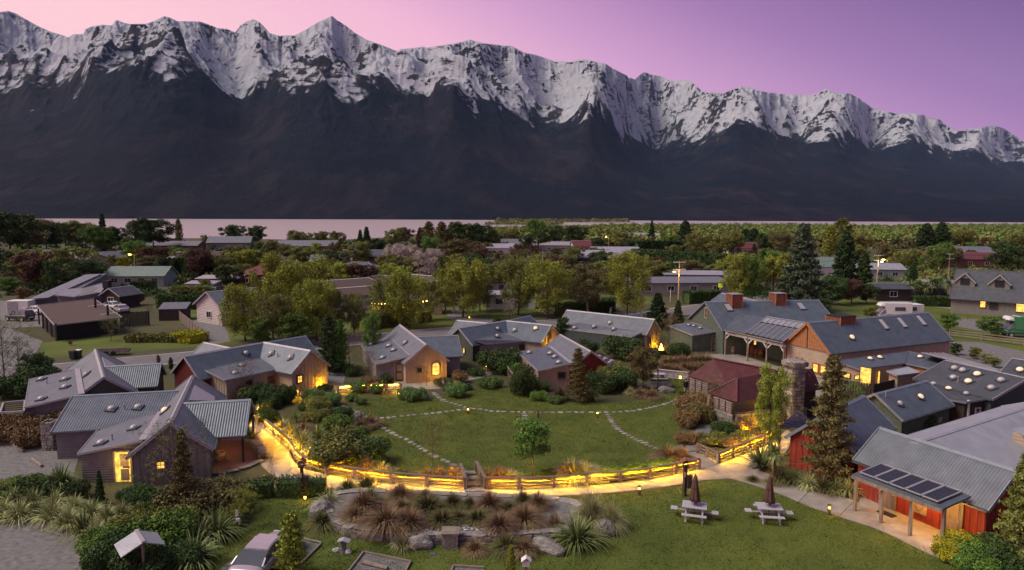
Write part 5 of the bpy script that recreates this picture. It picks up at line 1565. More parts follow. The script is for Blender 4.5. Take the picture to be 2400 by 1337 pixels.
for k, (a, b) in enumerate([((1789, 897), (1812, 905)), ((1806, 903), (1812, 918)), ((1878, 868), (1888, 882)), ((1886, 867), (1899, 882)), ((1895, 866), (1908, 880))]):
 pl_ = R4 if k < 2 else R2
 nn_ = (pl_[1] - pl_[0]).cross(pl_[2] - pl_[0]).normalized(); nn_ = nn_ if nn_.z > 0 else -nn_
 MB().bar(on_plane(*a, pl_[0] + nn_ * .03, nn_), on_plane(*b, pl_[0] + nn_ * .03, nn_), 0.16, 0.03).build('roof_patch', M['cap'], HT)
ft = [P(1622, 884, 2.4), P(1712, 912, 2.4), P(1790, 926, 2.4), P(1912, 912, 2.4), P(1900, 880, 2.4), P(1690, 862, 2.4)]
T_ = prism(HT, ft, 0.0, 'dtimber')
# pale log slats on the visible left wall
a = mk(P(1618, 883, 2.35)); b = mk(P(1668, 922, 2.3)); c = mk(P(1724, 942, 2.25)); d2_ = mk(P(1796, 931, 2.25))
a2 = mk(P(1712, 912, 2.35))
LOGM = mat('pale_split_logs', (0.24, 0.19, 0.18), 0.85, 0.35, 5.0, bump=0.01, rnd=0.2)
for (p0, p1, z0_, z1_) in ((a, a2, 0.25, 2.25), (b.lerp(c, .12), c - V3(.15, -.05), 1.25, 2.12)):
 dd = (p1 - p0).normalized(); nr = V3(dd.y, -dd.x)
 k = 0; z_ = z0_
 while z_ < z1_:
  q0 = p0 + nr * .08; q1 = p1 + nr * .08
  mid = (q0 + q1) / 2
  pbox('log', LOGM, HT, (mid.x, mid.y, z_ + .06), ((q1 - q0).length - .1, 0.10, 0.13), math.atan2(dd.y, dd.x))
  z_ += 0.19; k += 1
 m2 = int((p1 - p0).length / 0.9) + 1
 for i in range(m2 + 1):
  q = p0.lerp(p1, i / m2) + nr * .15
  pbox('stud', M['dtimber'], HT, (q.x, q.y, (z0_ + z1_) / 2), (0.09, 0.06, z1_ - z0_), math.atan2(dd.y, dd.x))
def stone_wall(parent, p0, p1, z0, z1, th, sz=0.38, seed=1, both=False, top=None, core=True):
 """rubble wall: dark core + individual stones on its outer (right-hand) face"""
 g = random.Random(seed)
 p0 = mk(p0); p1 = mk(p1); d = (p1 - p0); L_ = d.length; d.normalize(); nr = V3(d.y, -d.x); rz = math.atan2(d.y, d.x)
 if core:
  m = (p0 + p1) / 2
  MB().box((m.x, m.y, (z0 + z1) / 2), (L_, th, z1 - z0 - .03), rz).build('wall_core', M['mortar'], parent)
 z = z0
 while z < z1 - 0.05:
  h = min(sz * g.uniform(0.45, 0.8), z1 - z)
  x = g.uniform(-.1, 0)
  while x < L_ - .05:
   w = sz * g.uniform(0.6, 1.7)
   w = min(w, L_ - x)
   c = p0 + d * (x + w / 2) + nr * (th / 2 + 0.02 + g.uniform(0, .04))
   pstone(parent, 'stone', c + V3(0, 0, z + h / 2), (w * .94, 0.16, h * .92), rz + g.uniform(-.04, .04), g)
   if both:
    c = p0 + d * (x + w / 2) - nr * (th / 2 + 0.02 + g.uniform(0, .04))
    pstone(parent, 'stone', c + V3(0, 0, z + h / 2), (w * .94, 0.16, h * .92), rz + g.uniform(-.04, .04), g)
   x += w
  z += h
_st = []
def pstone(parent, name, c, dims, rz, g=random, m='stone'):
 if not _st:
  for k in range(6):
   gg = random.Random(k + 50)
   bm = bmesh.new(); bmesh.ops.create_cube(bm, size=1.0)
   bmesh.ops.bevel(bm, geom=list(bm.edges), offset=0.12, segments=1, affect='EDGES')
   for v in bm.verts: v.co += Vector((gg.uniform(-1, 1), gg.uniform(-1, 1), gg.uniform(-1, 1))) * 0.06
   me = bpy.data.meshes.new('stone'); bm.to_mesh(me); bm.free(); _st.append(me)
   me.materials.append(M['stone'])
 me = _st[g.randrange(6)]
 o = bpy.data.objects.new(name, me); COL.objects.link(o)
 if m != 'stone': o.material_slots[0].link = 'OBJECT'; o.material_slots[0].material = M[m]
 o.parent = parent; o.location = c; o.rotation_euler = (0, 0, rz + (math.pi if g.random() < .5 else 0)); o.scale = dims
 return o
stone_wall(HT, b.lerp(c, .15), c, 0, 1.2, 0.35, 0.5, 3)
stone_wall(HT, c, d2_ + V3(0.6, -.2), 0, 1.3, 0.35, 0.45, 4)
stone_wall(HT, d2_ + V3(0.9, -.2), d2_ + V3(3.6, .9), 0, 1.2, 0.35, 0.45, 5)
q = P(1660, 988); MB().cyl((q.x, q.y, 0), (q.x, q.y, 2.3), 0.13, 0.12, 8).build('pole', M['timber'], HT)
for x, y, e in [(1746, 1019, 150), (1800, 1014, 220), (1775, 1030, 90), (1895, 968, 70), (1918, 970, 40)]:
 p = P(x, y)
 MB().cyl((p.x, p.y, 0.0), (p.x, p.y, 0.18), 0.07).build('uplight', M['spotglow'], HT)
 lamp('uplight_beam', HT, (p.x, p.y, 0.5), e, 0.06, WARM)
lamp('inside_light', HT, tuple(P(1765, 945, 1.9) + V3(0, .3, 0)), 50, 0.1, (1, .5, .1))
# stone chimney tower, part of the hut
CH = P(1860, 996); CHT = zof(1860, 850, CH.y + .3)
g_ = random.Random(5)
MB().box((CH.x, CH.y + .3, CHT / 2), (0.95, 0.95, CHT), 0.3).build('chimney_core', M['mortar'], HT)
z = 0.0
while z < CHT:
 h = g_.uniform(.22, .4); k = 0
 wd = 1.15 if z < CHT - .45 else 1.45
 for side in range(4):
  a0 = 0.3 + side * math.pi / 2
  nr = V3(math.cos(a0 - math.pi / 2), math.sin(a0 - math.pi / 2)); dd = V3(math.cos(a0), math.sin(a0))
  x = -wd / 2
  while x < wd / 2 - .05:
   w = min(g_.uniform(.3, .6), wd / 2 - x)
   pstone(HT, 'chimney_stone', V3(CH.x, CH.y + .3) + dd * (x + w / 2) + nr * (wd / 2 - .07) + V3(0, 0, z + h / 2), (w * .95, .24, h * .93), a0, g_)
   x += w
 z += h
for i in range(7):
 a0 = i * 0.9
 pstone(HT, 'chimney_stone', V3(CH.x + math.cos(a0) * .5, CH.y + .3 + math.sin(a0) * .5, CHT + .12), (0.7, .55, .14), a0, g_, 'cap_stone')
# solar pergola roof between hut and red building
t_ = thing('solar_shelter', 'open shelter roofed with solar panels beside the yellow-lit stone wall', 'shelter', P(1870, 1040))
o_ = P(1870, 1040)
ss = [P(1828, 1000, 2.25), P(1870, 1003, 2.25), P(1898, 984, 2.6), P(1868, 962, 2.6)]
for k in range(5):
 f0_, f1_ = k / 5 + .01, (k + 1) / 5 - .01
 roof_slab(t_, [ss[0].lerp(ss[3], f0_) - o_, ss[1].lerp(ss[2], f0_) - o_, ss[1].lerp(ss[2], f1_) - o_, ss[0].lerp(ss[3], f1_) - o_], M['solar'], 0.06, 'solar_panel')
MB().bar(ss[0] - o_ - V3(0, 0, .1), ss[1] - o_ - V3(0, 0, .1), .1, .14).build('beam', M['timber'], t_)
MB().bar(ss[3] - o_ - V3(0, 0, .1), ss[2] - o_ - V3(0, 0, .1), .1, .14).build('beam', M['timber'], t_)
for s_ in ss: MB().box((s_.x - o_.x, s_.y - o_.y, s_.z / 2 - .1), (0.13, 0.13, s_.z - .1)).build('post', M['timber'], t_)
# ================================================================== fences with strip lamps
def rail_fence(label, base_px, lit=True, side=1, h=0.70, mat_rail='rail', name='rail_fence', posts=None, energy=1.0):
 """post and rail fence along the photo points; posts, rails, wide handrail and a strip lamp under it"""
 pts = [mk(P(a, b)) for a, b in base_px]
 o = pts[len(pts) // 2]
 t = thing(name, label, 'fence', o)
 for i, p in enumerate(pts):
  a = pts[max(i - 1, 0)]; b = pts[min(i + 1, len(pts) - 1)]
  rz = math.atan2(b.y - a.y, b.x - a.x)
  q = p - o
  pbox('post', M['pine' if lit else mat_rail], t, (q.x, q.y, h / 2), (0.19, 0.17, h), rz)  # paler timber on lamp-lit fences puts the strip light into the colour
 for i in range(len(pts) - 1):
  a, b = pts[i] - o, pts[i + 1] - o
  d = (b - a).normalized(); nr = V3(d.y, -d.x) * side  # towards the path
  rz = math.atan2(d.y, d.x); m = (a + b) / 2; L_ = (b - a).length
  pbox('handrail', M[mat_rail], t, (m.x, m.y, h + 0.03), (L_ + .05, 0.20, 0.05), rz)
  for zz in (0.22, 0.46):
   pbox('rail', M['pine' if lit else mat_rail], t, (m.x + nr.x * .02, m.y + nr.y * .02, zz), (L_ - .1, 0.045, 0.11), rz)  # paler on lit fences too, lamp light held in the colour
  if lit:
   s = pbox('strip_lamp', M['strip'], t, (m.x - nr.x * .02, m.y - nr.y * .02, h - 0.016), (L_ * .66, 0.03, 0.018), rz)
 return t
rail_fence('lit rail fence curving down the left side of the garden, ending at the garden steps',
   [(622, 1004), (642, 1020), (661, 1038), (681, 1056), (692, 1078), (711, 1094), (765, 1111), (835, 1124), (918, 1134), (1002, 1141), (1091, 1147)])
rail_fence('lit rail fence along the front of the garden right of the steps', [(1138, 1146), (1218, 1147), (1298, 1144), (1374, 1137), (1453, 1131), (1521, 1123), (1583, 1111), (1638, 1099)])
rail_fence('lit rail fence rising towards the stone hut', [(1683, 1086), (1716, 1072), (1755, 1057), (1790, 1042), (1818, 1029)])
rail_fence('short lit rail fence behind the low dark bush, left of the garden', [(606, 968), (597, 985), (603, 998)], side=1)
rail_fence('lit rail fence in front of the bent red-gabled cottage', [(650, 946), (676, 938), (700, 931)], side=-1)
rail_fence('lit rail fence between the round hebes before the arched-window cottage', [(792, 925), (826, 921), (860, 920), (905, 919), (940, 917)], side=-1)
rail_fence('short fence panel beside the paving before the arched-window cottage', [(1040, 917), (1036, 904)], lit=False)
rail_fence('weathered handrail on the left side of the garden steps', [(1091, 1147), (1086, 1128), (1079, 1112)], lit=False)
rail_fence('weathered handrail on the right side of the garden steps', [(1138, 1146), (1127, 1126), (1116, 1106)], lit=False)
rail_fence('weathered rail fence between the garden ramp and the planted slope', [(1683, 1086), (1657, 1073), (1634, 1063)], lit=False)
rail_fence('small paling fence left of the ivy-clad cottage corner', [(1202, 900), (1192, 886), (1184, 873)], lit=False, h=1.0)
# garden steps: stone treads leading into the lawn
st_ = thing('garden_steps', None, None); tag(st_, kind='structure')
for i, (x, y, w) in enumerate([(1114, 1150, 1.15), (1110, 1136, 1.0), (1104, 1122, 0.95), (1100, 1110, 0.85)]):
 p = P(x, y); MB().box((p.x, p.y, 0.04), (w, 0.55, 0.08), 0.05 * i).build('stone_tread', M['cap_stone'], st_)
sheet('path', [(1640, 1100), (1683, 1086), (1640, 1058), (1600, 1062), (1615, 1080)], 0.02, M['concrete'])
sheet('path', [(1600, 1060), (1640, 1055), (1665, 1010), (1680, 990), (1655, 985), (1632, 1005)], 0.018, M['gravel'])
# ================================================================== stepping stones
def flat_stones():
 out = []
 for k in range(7):
  g = random.Random(k); n = g.randrange(6, 9)
  pts = [(math.cos(i * 2 * math.pi / n) * g.uniform(.78, 1.05) * .5, math.sin(i * 2 * math.pi / n) * g.uniform(.78, 1.05) * .5) for i in range(n)]
  mb = MB().poly([(x * .93, y * .93, 0.035) for x, y in pts])
  for i in range(n):
   j = (i + 1) % n
   mb.poly([(pts[i][0], pts[i][1], 0), (pts[j][0], pts[j][1], 0), (pts[j][0] * .93, pts[j][1] * .93, .035), (pts[i][0] * .93, pts[i][1] * .93, .035)])
  me = mb.mesh('flagstone'); me.materials.append(M['cap_stone']); out.append(me)
 return out
FS = flat_stones()
def stone_line(px, w=0.55, gap=0.16, z=0.006, ww=0.42):
 L_ = smooth_line([P(a, b) for a, b in px], 14)
 acc = 0.0; nxt = 0.0; g = random.Random(len(px) * 7 + int(px[0][0]))
 for i in range(len(L_) - 1):
  seg = (L_[i + 1] - L_[i]); sl = seg.length
  while nxt <= acc + sl:
   p = L_[i] + seg * ((nxt - acc) / max(sl, 1e-6))
   a = w * g.uniform(.75, 1.3)
   o = bpy.data.objects.new('stepping_stone', FS[g.randrange(7)]); COL.objects.link(o); o.parent = lawn
   o.location = (p.x + g.uniform(-.05, .05), p.y + g.uniform(-.05, .05), z)
   o.rotation_euler = (0, 0, math.atan2(seg.y, seg.x) + g.uniform(-.4, .4))
   o.scale = (a, ww * g.uniform(.8, 1.25), 1)
   nxt += a + gap * g.uniform(.5, 1.3)
  acc += sl
stone_line([(878, 983), (940, 976), (1010, 970), (1082, 961), (1112, 959), (1162, 965), (1245, 967), (1340, 967), (1441, 967), (1500, 961), (1550, 950), (1592, 937), (1604, 928)], 0.5, 0.12, ww=0.5)
stone_line([(880, 992), (909, 1010), (933, 1023), (950, 1030), (970, 1042), (994, 1055), (1012, 1066), (1030, 1075), (1048, 1083), (1066, 1091), (1082, 1100), (1098, 1112)], 0.6, 0.1, ww=0.5)
stone_line([(1424, 973), (1432, 986), (1442, 1000), (1456, 1013), (1478, 1024), (1502, 1035), (1526, 1047), (1550, 1057)], 0.34, 0.13, ww=0.6)
stone_line([(1018, 922), (1030, 934), (1047, 942), (1062, 946), (1078, 952), (1102, 958)], 0.42, 0.2, ww=0.6)
stone_line([(1229, 971), (1230, 983), (1231, 990)], 0.34, 0.2, ww=0.6)
stone_line([(806, 952), (826, 961), (850, 972), (870, 983)], 0.6, 0.2)
# ================================================================== raised stone bed
PB = thing('raised_stone_bed', 'raised gravel bed with dry stone wall and flagstone coping in the foreground', 'stone bed', (0, 0, 0))
ROOTS.append((PB, mk(P(1050, 1262))))
front = smooth_line([P(a, b, 0.5) for a, b in [(762, 1172), (768, 1188), (777, 1204), (792, 1220), (818, 1232), (855, 1239), (903, 1245), (950, 1249), (1004, 1250), (1075, 1251), (1161, 1251), (1226, 1248), (1297, 1243), (1345, 1232)]], 3)
backl = smooth_line([P(a, b, 0.5) for a, b in [(1345, 1232), (1380, 1200), (1330, 1172), (1260, 1163), (1160, 1160), (1060, 1156), (960, 1152), (885, 1148), (820, 1150), (775, 1160), (762, 1172)]], 3)
fillp = [mk(p) for p in front + backl[1:-1]]
mbf = MB()
cx = sum((p for p in fillp), Vector()) / len(fillp)
for i in range(len(fillp)):
 a = fillp[i]; b = fillp[(i + 1) % len(fillp)]
 q = [V3(cx.x, cx.y, .43), V3(a.x, a.y, .42), V3(b.x, b.y, .42)]
 if (q[1] - q[0]).cross(q[2] - q[0]).z < 0: q = [q[0], q[2], q[1]]
 mbf.poly(q)
mbf.build('gravel_fill', M['gravel'], PB)
g_ = random.Random(9)
for i in range(len(front) - 1):
 stone_wall(PB, front[i], front[i + 1] + (front[i + 1] - front[i]) * .03, 0, 0.44, 0.34, 0.36, i + 20)
def coping(L_, parent, w=0.42, zz=0.50, step=0.5, seed=1):
 g = random.Random(seed); acc = 0; nxt = 0
 for i in range(len(L_) - 1):
  seg = L_[i + 1] - L_[i]; seg.z = 0; sl = seg.length
  while nxt <= acc + sl:
   p = L_[i] + seg * ((nxt - acc) / max(sl, 1e-6)); a = step * g.uniform(.75, 1.3)
   pstone(parent, 'coping_stone', V3(p.x, p.y, zz), (a, w * g.uniform(.85, 1.2), .09), math.atan2(seg.y, seg.x) + g.uniform(-.12, .12), g, 'cap_stone')
   nxt += a * 1.03
  acc += sl
coping(front, PB, 0.45, 0.49, 0.55, 3)
coping(backl, PB, 0.55, 0.46, 0.8, 4)
for i in range(len(backl) - 1):
 a = backl[i]; b = backl[i + 1]; m = (a + b) / 2
 MB().box((m.x, m.y, 0.2), ((b - a).length * 1.05, 0.3, 0.4), math.atan2(b.y - a.y, b.x - a.x)).build('wall_core', M['mortar'], PB)
# white pebbles
mbp = MB(); g = random.Random(4)
for k in range(230):
 x = g.uniform(990, 1165) if k % 3 else g.uniform(1085, 1160); y = 1236 + g.uniform(-8, 8) - (22 if k % 4 == 0 else 0)
 p = P(x, y, 0.47); s = g.uniform(.05, .13)
 mbp.box((p.x, p.y, p.z), (s, s * g.uniform(.6, 1), s * .7), g.uniform(0, 3), g.uniform(-.5, .5))
o = mbp.build('white_pebbles', M['white_stone'], PB); o['kind'] = 'stuff'
pl = thing('stone_plinth', 'square grey stone plinth set in the front of the raised bed', 'plinth', P(1055, 1290))
MB().box((0, 0.35, 0.42), (0.78, 0.7, 0.84)).build('block', M['boulder'], pl)
MB().box((0, 0.35, 0.87), (0.92, 0.85, 0.08)).build('lid', M['timber'], pl)
MB().box((0, -0.01, 0.42), (0.5, 0.02, 0.5)).build('face_panel', M['stone'], pl)
def boulder(label, x, y, dims, rz, seed, m='boulder'):
 g = random.Random(seed)
 bm = bmesh.new(); bmesh.ops.create_icosphere(bm, subdivisions=3, radius=0.5)
 for v in bm.verts:
  n_ = mnoise.noise(v.co * 2.2 + Vector((seed, 0, 0))) * 0.28 + mnoise.noise(v.co * 6 + Vector((seed, 3, 0))) * 0.08
  v.co *= 1 + n_
  v.co.z = max(v.co.z, -0.3)
 me = bpy.data.meshes.new('boulder'); bm.to_mesh(me); bm.free()
 p = P(x, y)
 o = link('boulder', me, M[m], None, (p.x, p.y, dims[2] * 0.26), (0.1, 0.05, rz), dims)
 return tag(o, label, 'boulder', 'boulders in the gardens')
boulder('long pale boulder slanting on the lawn by the right end of the raised bed', 1283, 1290, (2.0, 0.95, 0.8), -0.75, 1)
boulder('grey boulder under the big flax at the right of the raised bed', 1420, 1252, (1.2, 0.9, 1.1), 0.3, 2)
boulder('striped grey boulder against the bed wall just left of the plinth', 986, 1283, (1.3, 0.8, 0.9), 0.1, 3)
boulder('dark boulder at the left end of the raised bed', 752, 1212, (1.3, 1.0, 1.3), 0.4, 4)
boulder('flat slab of rock lying between copper tussocks before the bed', 1163, 1293, (1.3, 0.5, 0.25), 0.05, 5)
boulder('round pale rock beside the copper tussock at the lawn corner', 841, 985, (0.9, 0.7, 1.0), 0.2, 6)
boulder('pale rock standing at the edge of the flax bed, near the ramp fence', 1592, 1062, (0.9, 0.6, 0.8), 0.2, 7)
boulder('rock at the corner of the big path junction under the spiky flax', 1765, 1098, (0.6, 0.5, 0.8), 0.2, 8)
boulder('nearest boulder of the stone group by the dark pole', 1559, 920, (1.7, 0.9, 0.8), 0.1, 9)
boulder('right rear boulder of the stone group by the dark pole', 1560, 908, (1.7, 0.9, 0.8), 0.1, 10)
boulder('left boulder of the stone group by the dark pole', 1532, 910, (1.3, 0.8, 0.8), 0.1, 11)
boulder('small pale stone left of the slate-topped post', 788, 1293, (0.42, 0.26, 0.26), 0.4, 12, 'white_stone')
boulder('small pale stone right of the slate-topped post', 816, 1297, (0.34, 0.26, 0.3), 0.1, 13, 'white_stone')
# ================================================================== bollards and lamp posts
def bollard(label, x, y, lit=0, h=0.62, col=WARM):
 p = P(x, y)
 t = thing('bollard', label, 'bollard', p, 0, 'path light bollards')
 MB().lathe((0, 0, 0), [(0.0, 0), (.095, 0), (.095, h * .62), (.07, h * .62)], 10).build('base', M['bollard'], t)
 MB().cyl((0, 0, h * .6), (0, 0, h * .8), 0.06, n=8).build('lens', M['spotglow' if lit else 'glass'], t)
 MB().lathe((0, 0, 0), [(.0, h * .8), (.095, h * .8), (.095, h), (0, h)], 10).build('cap', M['bollard'], t)
 if lit:
  l_ = lamp('bollard_light', t, (0, -0.16, h * .72), lit, 0.04, col)
 return t
bollard('lit bollard on the lawn where the stepping-stone paths join', 1097, 971, 5.5)
bollard('unlit bollard in the middle of the lawn edge', 1261, 979, 0)
bollard('lit bollard on the lawn left of the short stone branch path', 1400, 980, 4.5)
bollard('bollard on the front lawn edge below the bright path', 1498, 1161, 2.5)
bollard('bollard by the bend of the concrete path before the solar porch', 1943, 1207, 9)
bollard('dark bollard beside the stone gate pillar', 131, 1056, 0)
for x, y, lb, e in [(715, 1175, 'tiny spike light glowing at the foot of the left lantern post', 7), (935, 928, 'small ground light before the large low hebe', 5),
     (1131, 898, 'small ground light by the path to the bent cottage', 4), (1139, 863, 'ground light at the door of the bent cottage', 4), (1100, 747, 'ground light on the drive across the road', 4)]:
 p = P(x, y); t = thing('spike_light', lb, 'garden light', p, 0, 'garden spike lights')
 MB().cyl((0, 0, 0), (0, 0, .16), .02, n=6).build('spike', M['bollard'], t)
 MB().cyl((0, 0, .15), (0, 0, .27), .05, .07, 8).build('lamp_head', M['spotglow'], t)
 lamp('spike_beam', t, (0.05, -.25, .35), e, 0.04, WARM)
def lantern_post(label, x, y, h, lean_=0):
 t = thing('lantern_post', label, 'lantern post', P(x, y), 0, 'lantern posts by the lit path')
 MB().box((0, 0, h * .42), (0.18, 0.18, h * .84), 0.5).build('post', M['dtimber'], t)
 b = MB()
 for a in (-1, 1):
  for c in (-1, 1): b.box((a * .15, c * .15, h * .89), (.03, .03, .26), 0)
 b.box((0, 0, h * .84), (.36, .36, .05)).box((0, 0, h * .95), (.36, .36, .04)).build('lantern_cage', M['dark'], t)
 r = MB()
 for s in (-1, 1): r.poly([(0, -.24, h * 1.07), (0, .24, h * 1.07), (s * .27, .24, h * .96), (s * .27, -.24, h * .96)][::s])
 r.build('lantern_roof', M['cupola'], t)
 MB().box((0.26, -0.06, 0.95), (0.28, 0.26, 0.8), 0.2).build('hanging_log', M['dtimber'], t)
 MB().box((-.02, -.12, h * .62), (.1, .03, .28)).build('number_plate', M['cap'], t)
 return t
lantern_post('lantern post with log box by the hedge left of the raised bed', 709, 1166, 2.3)
lantern_post('lantern post with log box between path and left picnic table', 1604, 1163, 2.25)
t = thing('wooden_pole', 'thin dark pole standing among the boulders by the hut lawn', 'pole', P(1541, 922))
MB().cyl((0, 0, 0), (0, 0, 2.3), 0.07, .06).cyl((0, 0, 2.3), (0, 0, 2.36), .1, n=8).build('shaft', M['dtimber'], t)
# ================================================================== picnic tables, parasols
def picnic_table(label, x, y, rz):
 t = thing('picnic_table', label, 'picnic table', P(x, y), rz, 'silvery picnic tables on the lawn')
 W = M['greywood']
 for k in range(4): pbox('top_board', W, t, (0, -0.36 + k * 0.24, 0.75), (1.35, 0.22, 0.045))
 for yy, nm in ((-0.78, 'bench'), (0.78, 'bench')):
  b = bpy.data.objects.new(nm, None); COL.objects.link(b); b.parent = t
  for k in range(2): pbox('bench_board', W, b, (0, yy + (k - .5) * .14, 0.45), (1.35, 0.13, 0.04))
 for xx in (-1.12, 1.12):
  b = bpy.data.objects.new('side_seat', None); COL.objects.link(b); b.parent = t
  for k in range(2): pbox('seat_board', W, b, (xx + (k - .5) * .19, 0, 0.45), (0.18, 0.46, 0.04))
 for xx in (-0.45, 0.45):
  for s in (-1, 1):
   MB().bar((xx, s * .22, .72), (xx, s * .74, 0), .09, .045).build('leg', W, t)
  pbox('cross_beam', W, t, (xx, 0, 0.41), (0.045, 1.7, 0.09)); pbox('top_beam', W, t, (xx, 0, 0.70), (0.045, 0.9, 0.08))
 pbox('seat_beam', W, t, (0, 0.0, 0.40), (2.5, 0.09, 0.05))
 return t
def parasol(label, x, y, z=0.76, h=1.75):
 p = P(x, y)
 t = thing('closed_parasol', label, 'parasol', p, random.random(), 'closed brown parasols')
 MB().cyl((0, 0, 0.05), (0, 0, z + h + .08), 0.025, n=7).build('pole', M['dtimber'], t)
 V = []; F = []
 n = 28; rings = [(0.0, 0.02), (0.04, 0.09), (.15, .12), (.5, .18), (.85, .26), (1.0, .30), (1.0, 0.05)]
 for k, (u, r_) in enumerate(rings):
  for i in range(n):
   a = i * 2 * math.pi / n
   rr_ = r_ * (1 + 0.22 * math.cos(a * 7) * min(1, u * 3) + 0.05 * math.sin(a * 3 + 1))
   V.append((rr_ * math.cos(a), rr_ * math.sin(a), z + h - u * (h * .86) + (0.03 * math.sin(a * 7) if u > .9 else 0)))
 for k in range(len(rings) - 1):
  for i in range(n):
   j = (i + 1) % n
   F.append((k * n + i, (k + 1) * n + i, (k + 1) * n + j, k * n + j))
 link('canopy', npmesh('folded_canopy', V, F, True), M['canvas'], t)
 MB().cyl((0, 0, z + h * .55), (0, 0, z + h * .6), 0.2, n=12, caps=False).build('tie_strap', M['dtimber'], t)
 return t
picnic_table('left of the two picnic tables, beside the lantern post', 1627, 1214, -0.30)
picnic_table('right of the two picnic tables, towards the solar porch', 1801, 1217, -0.13)
parasol('closed brown parasol in the left picnic table', 1627, 1214)
parasol('closed brown parasol in the right picnic table', 1801, 1217)
# picnic place by the hut
t = thing('wooden_picnic_table', 'plank table with bench beyond the boulders by the hut', 'picnic table', P(1537, 893))
for k in range(3): pbox('top_board', M['greywood'], t, (0, -.3 + k * .3, .74), (1.9, .28, .05))
pbox('bench', M['greywood'], t, (0.1, -.95, .44), (1.9, .26, .05)); pbox('bench', M['greywood'], t, (0, .95, .44), (1.9, .26, .05))
for xx in (-.7, .7):
 pbox('leg', M['timber'], t, (xx, 0, .36), (.1, .6, .72)); pbox('bench_leg', M['timber'], t, (xx, -.95, .21), (.08, .2, .42)); pbox('bench_leg', M['timber'], t, (xx, .95, .21), (.08, .2, .42))
t = thing('board_fence', 'low timber board fence behind the picnic place, left of the hut', 'fence', P(1575, 882))
f0 = mk(P(1545, 886)) - mk(P(1575, 882)); f1 = mk(P(1611, 893)) - mk(P(1575, 882))
dd = f1 - f0
for k in range(5):
 q = f0 + dd * (k / 4); pbox('post', M['greywood'], t, (q.x, q.y, .45), (.14, .14, .9))
for zz in (.2, .45, .72): pbox('board', M['greywood'], t, ((f0 + f1).x / 2, (f0 + f1).y / 2, zz), (dd.length, .05, .2), math.atan2(dd.y, dd.x))
pbox('cap_rail', M['greywood'], t, ((f0 + f1).x / 2, (f0 + f1).y / 2, .9), (dd.length + .2, .26, .06), math.atan2(dd.y, dd.x))
t = thing('lantern', 'small lantern glowing on a stand beside the person', 'lantern', P(1594, 897))
MB().box((0, 0, .4), (.35, .35, .05)).cyl((0, 0, 0), (0, 0, .4), .04).build('stand', M['pine'], t)
MB().box((0, 0, .55), (.16, .16, .22)).build('lamp_box', M['spotglow'], t); lamp('lantern_glow', t, (0, -.25, .75), 9, .08)
t = thing('fire_bowl', 'burning fire bowl beside the uplit back cottage', 'fire bowl', P(1549, 832))
MB().lathe((0, 0, 0), [(0, .35), (.1, .36), (.38, .6), (.42, .62), (.15, .3), (.2, 0), (0, 0)], 10).build('bowl', M['dark'], t)
MB().lathe((0, 0, .5), [(.28, 0), (.3, .2), (.16, .5), (.05, .85), (0, .9)], 8).build('flame', M['spotglow'], t); lamp('fire_light', t, (0, -.3, .9), 45, .2)
# ================================================================== person
def person(label, x, y, rz, h=1.78):
 t = thing('person', label, 'person', P(x, y), rz)
 bm = bmesh.new()
 J = [((0, 0, .96), .15), ((0, 0, 1.15), .145), ((0, 0, 1.38), .17), ((0, 0, 1.50), .075), ((0, -.01, 1.60), .092), ((0, -.01, 1.72), .085)]
 v = [bm.verts.new(p) for p, r in J]; rad = [r for p, r in J]
 for i in range(5): bm.edges.new((v[i], v[i + 1]))
 def chain(start, pts):
  prev = start
  for p, r in pts:
   q = bm.verts.new(p); rad.append(r); v.append(q); bm.edges.new((prev, q)); prev = q
  return prev
 for s in (-1, 1):
  chain(v[0], [((s * .10, 0, .88), .105), ((s * .12, -.01, .50), .07), ((s * .13, .02, .10), .048), ((s * .14, -.12, .045), .04)])
  a = chain(v[2], [((s * .19, 0, 1.42), .075), ((s * .25, .02, 1.15), .052), ((s * .22, -.12, .95), .042), ((s * .17, -.17, .90), .033)])
  for k in range(3): chain(a, [((s * (.15 - .012 * k), -.21 - .01 * k, .885 - .012 * k), .012)])
 me = bpy.data.meshes.new('body'); bm.to_mesh(me); bm.free()
 o = bpy.data.objects.new('body', me); COL.objects.link(o)
 sk_ = o.modifiers.new('skin', 'SKIN'); sb = o.modifiers.new('sub', 'SUBSURF'); sb.levels = 1
 for i, sv in enumerate(me.skin_vertices[0].data):
  sv.radius = (rad[i], rad[i]); sv.use_root = (i == 0)
 dg = bpy.context.evaluated_depsgraph_get(); bpy.context.view_layer.update()
 ev = o.evaluated_get(bpy.context.evaluated_depsgraph_get())
 me2 = bpy.data.meshes.new_from_object(ev)
 bpy.data.objects.remove(o)
 b = bpy.data.objects.new('body', me2); COL.objects.link(b); b.parent = t
 me2.materials.clear()
 for m_ in ('skin', 'jacket', 'trousers', 'dark'): me2.materials.append(M[m_])
 for f in me2.polygons:
  c = f.center
  f.use_smooth = True
  f.material_index = 3 if c.z < .11 else 2 if c.z < .93 and not (abs(c.x) > .14 and c.z > .8) else 1 if c.z < 1.5 and not (c.z < .93) else 0
 MB().lathe((0, .015, 1.66), [(.10, -.04), (.105, .03), (.08, .10), (0, .13)], 10).build('hair', M['hair'], t)
 for s in (-1, 1): MB().box((s * .035, -.095, 1.66), (.02, .012, .01)).build('eye', M['dark'], t)
 MB().box((0, -.105, 1.63), (.02, .03, .035)).build('nose', M['skin'], t)
 t.scale = (h / 1.79,) * 3
 return t
person('person in black jacket and pale trousers standing by the hut corner', 1607, 930, 0.2)
t = thing('planter_pot', 'small dark pot plant on the path at the person\'s feet', 'pot', P(1598, 933))
MB().lathe((0, 0, 0), [(0, 0), (.16, 0), (.22, .3), (0, .3)], 10).build('pot', M['dark'], t)
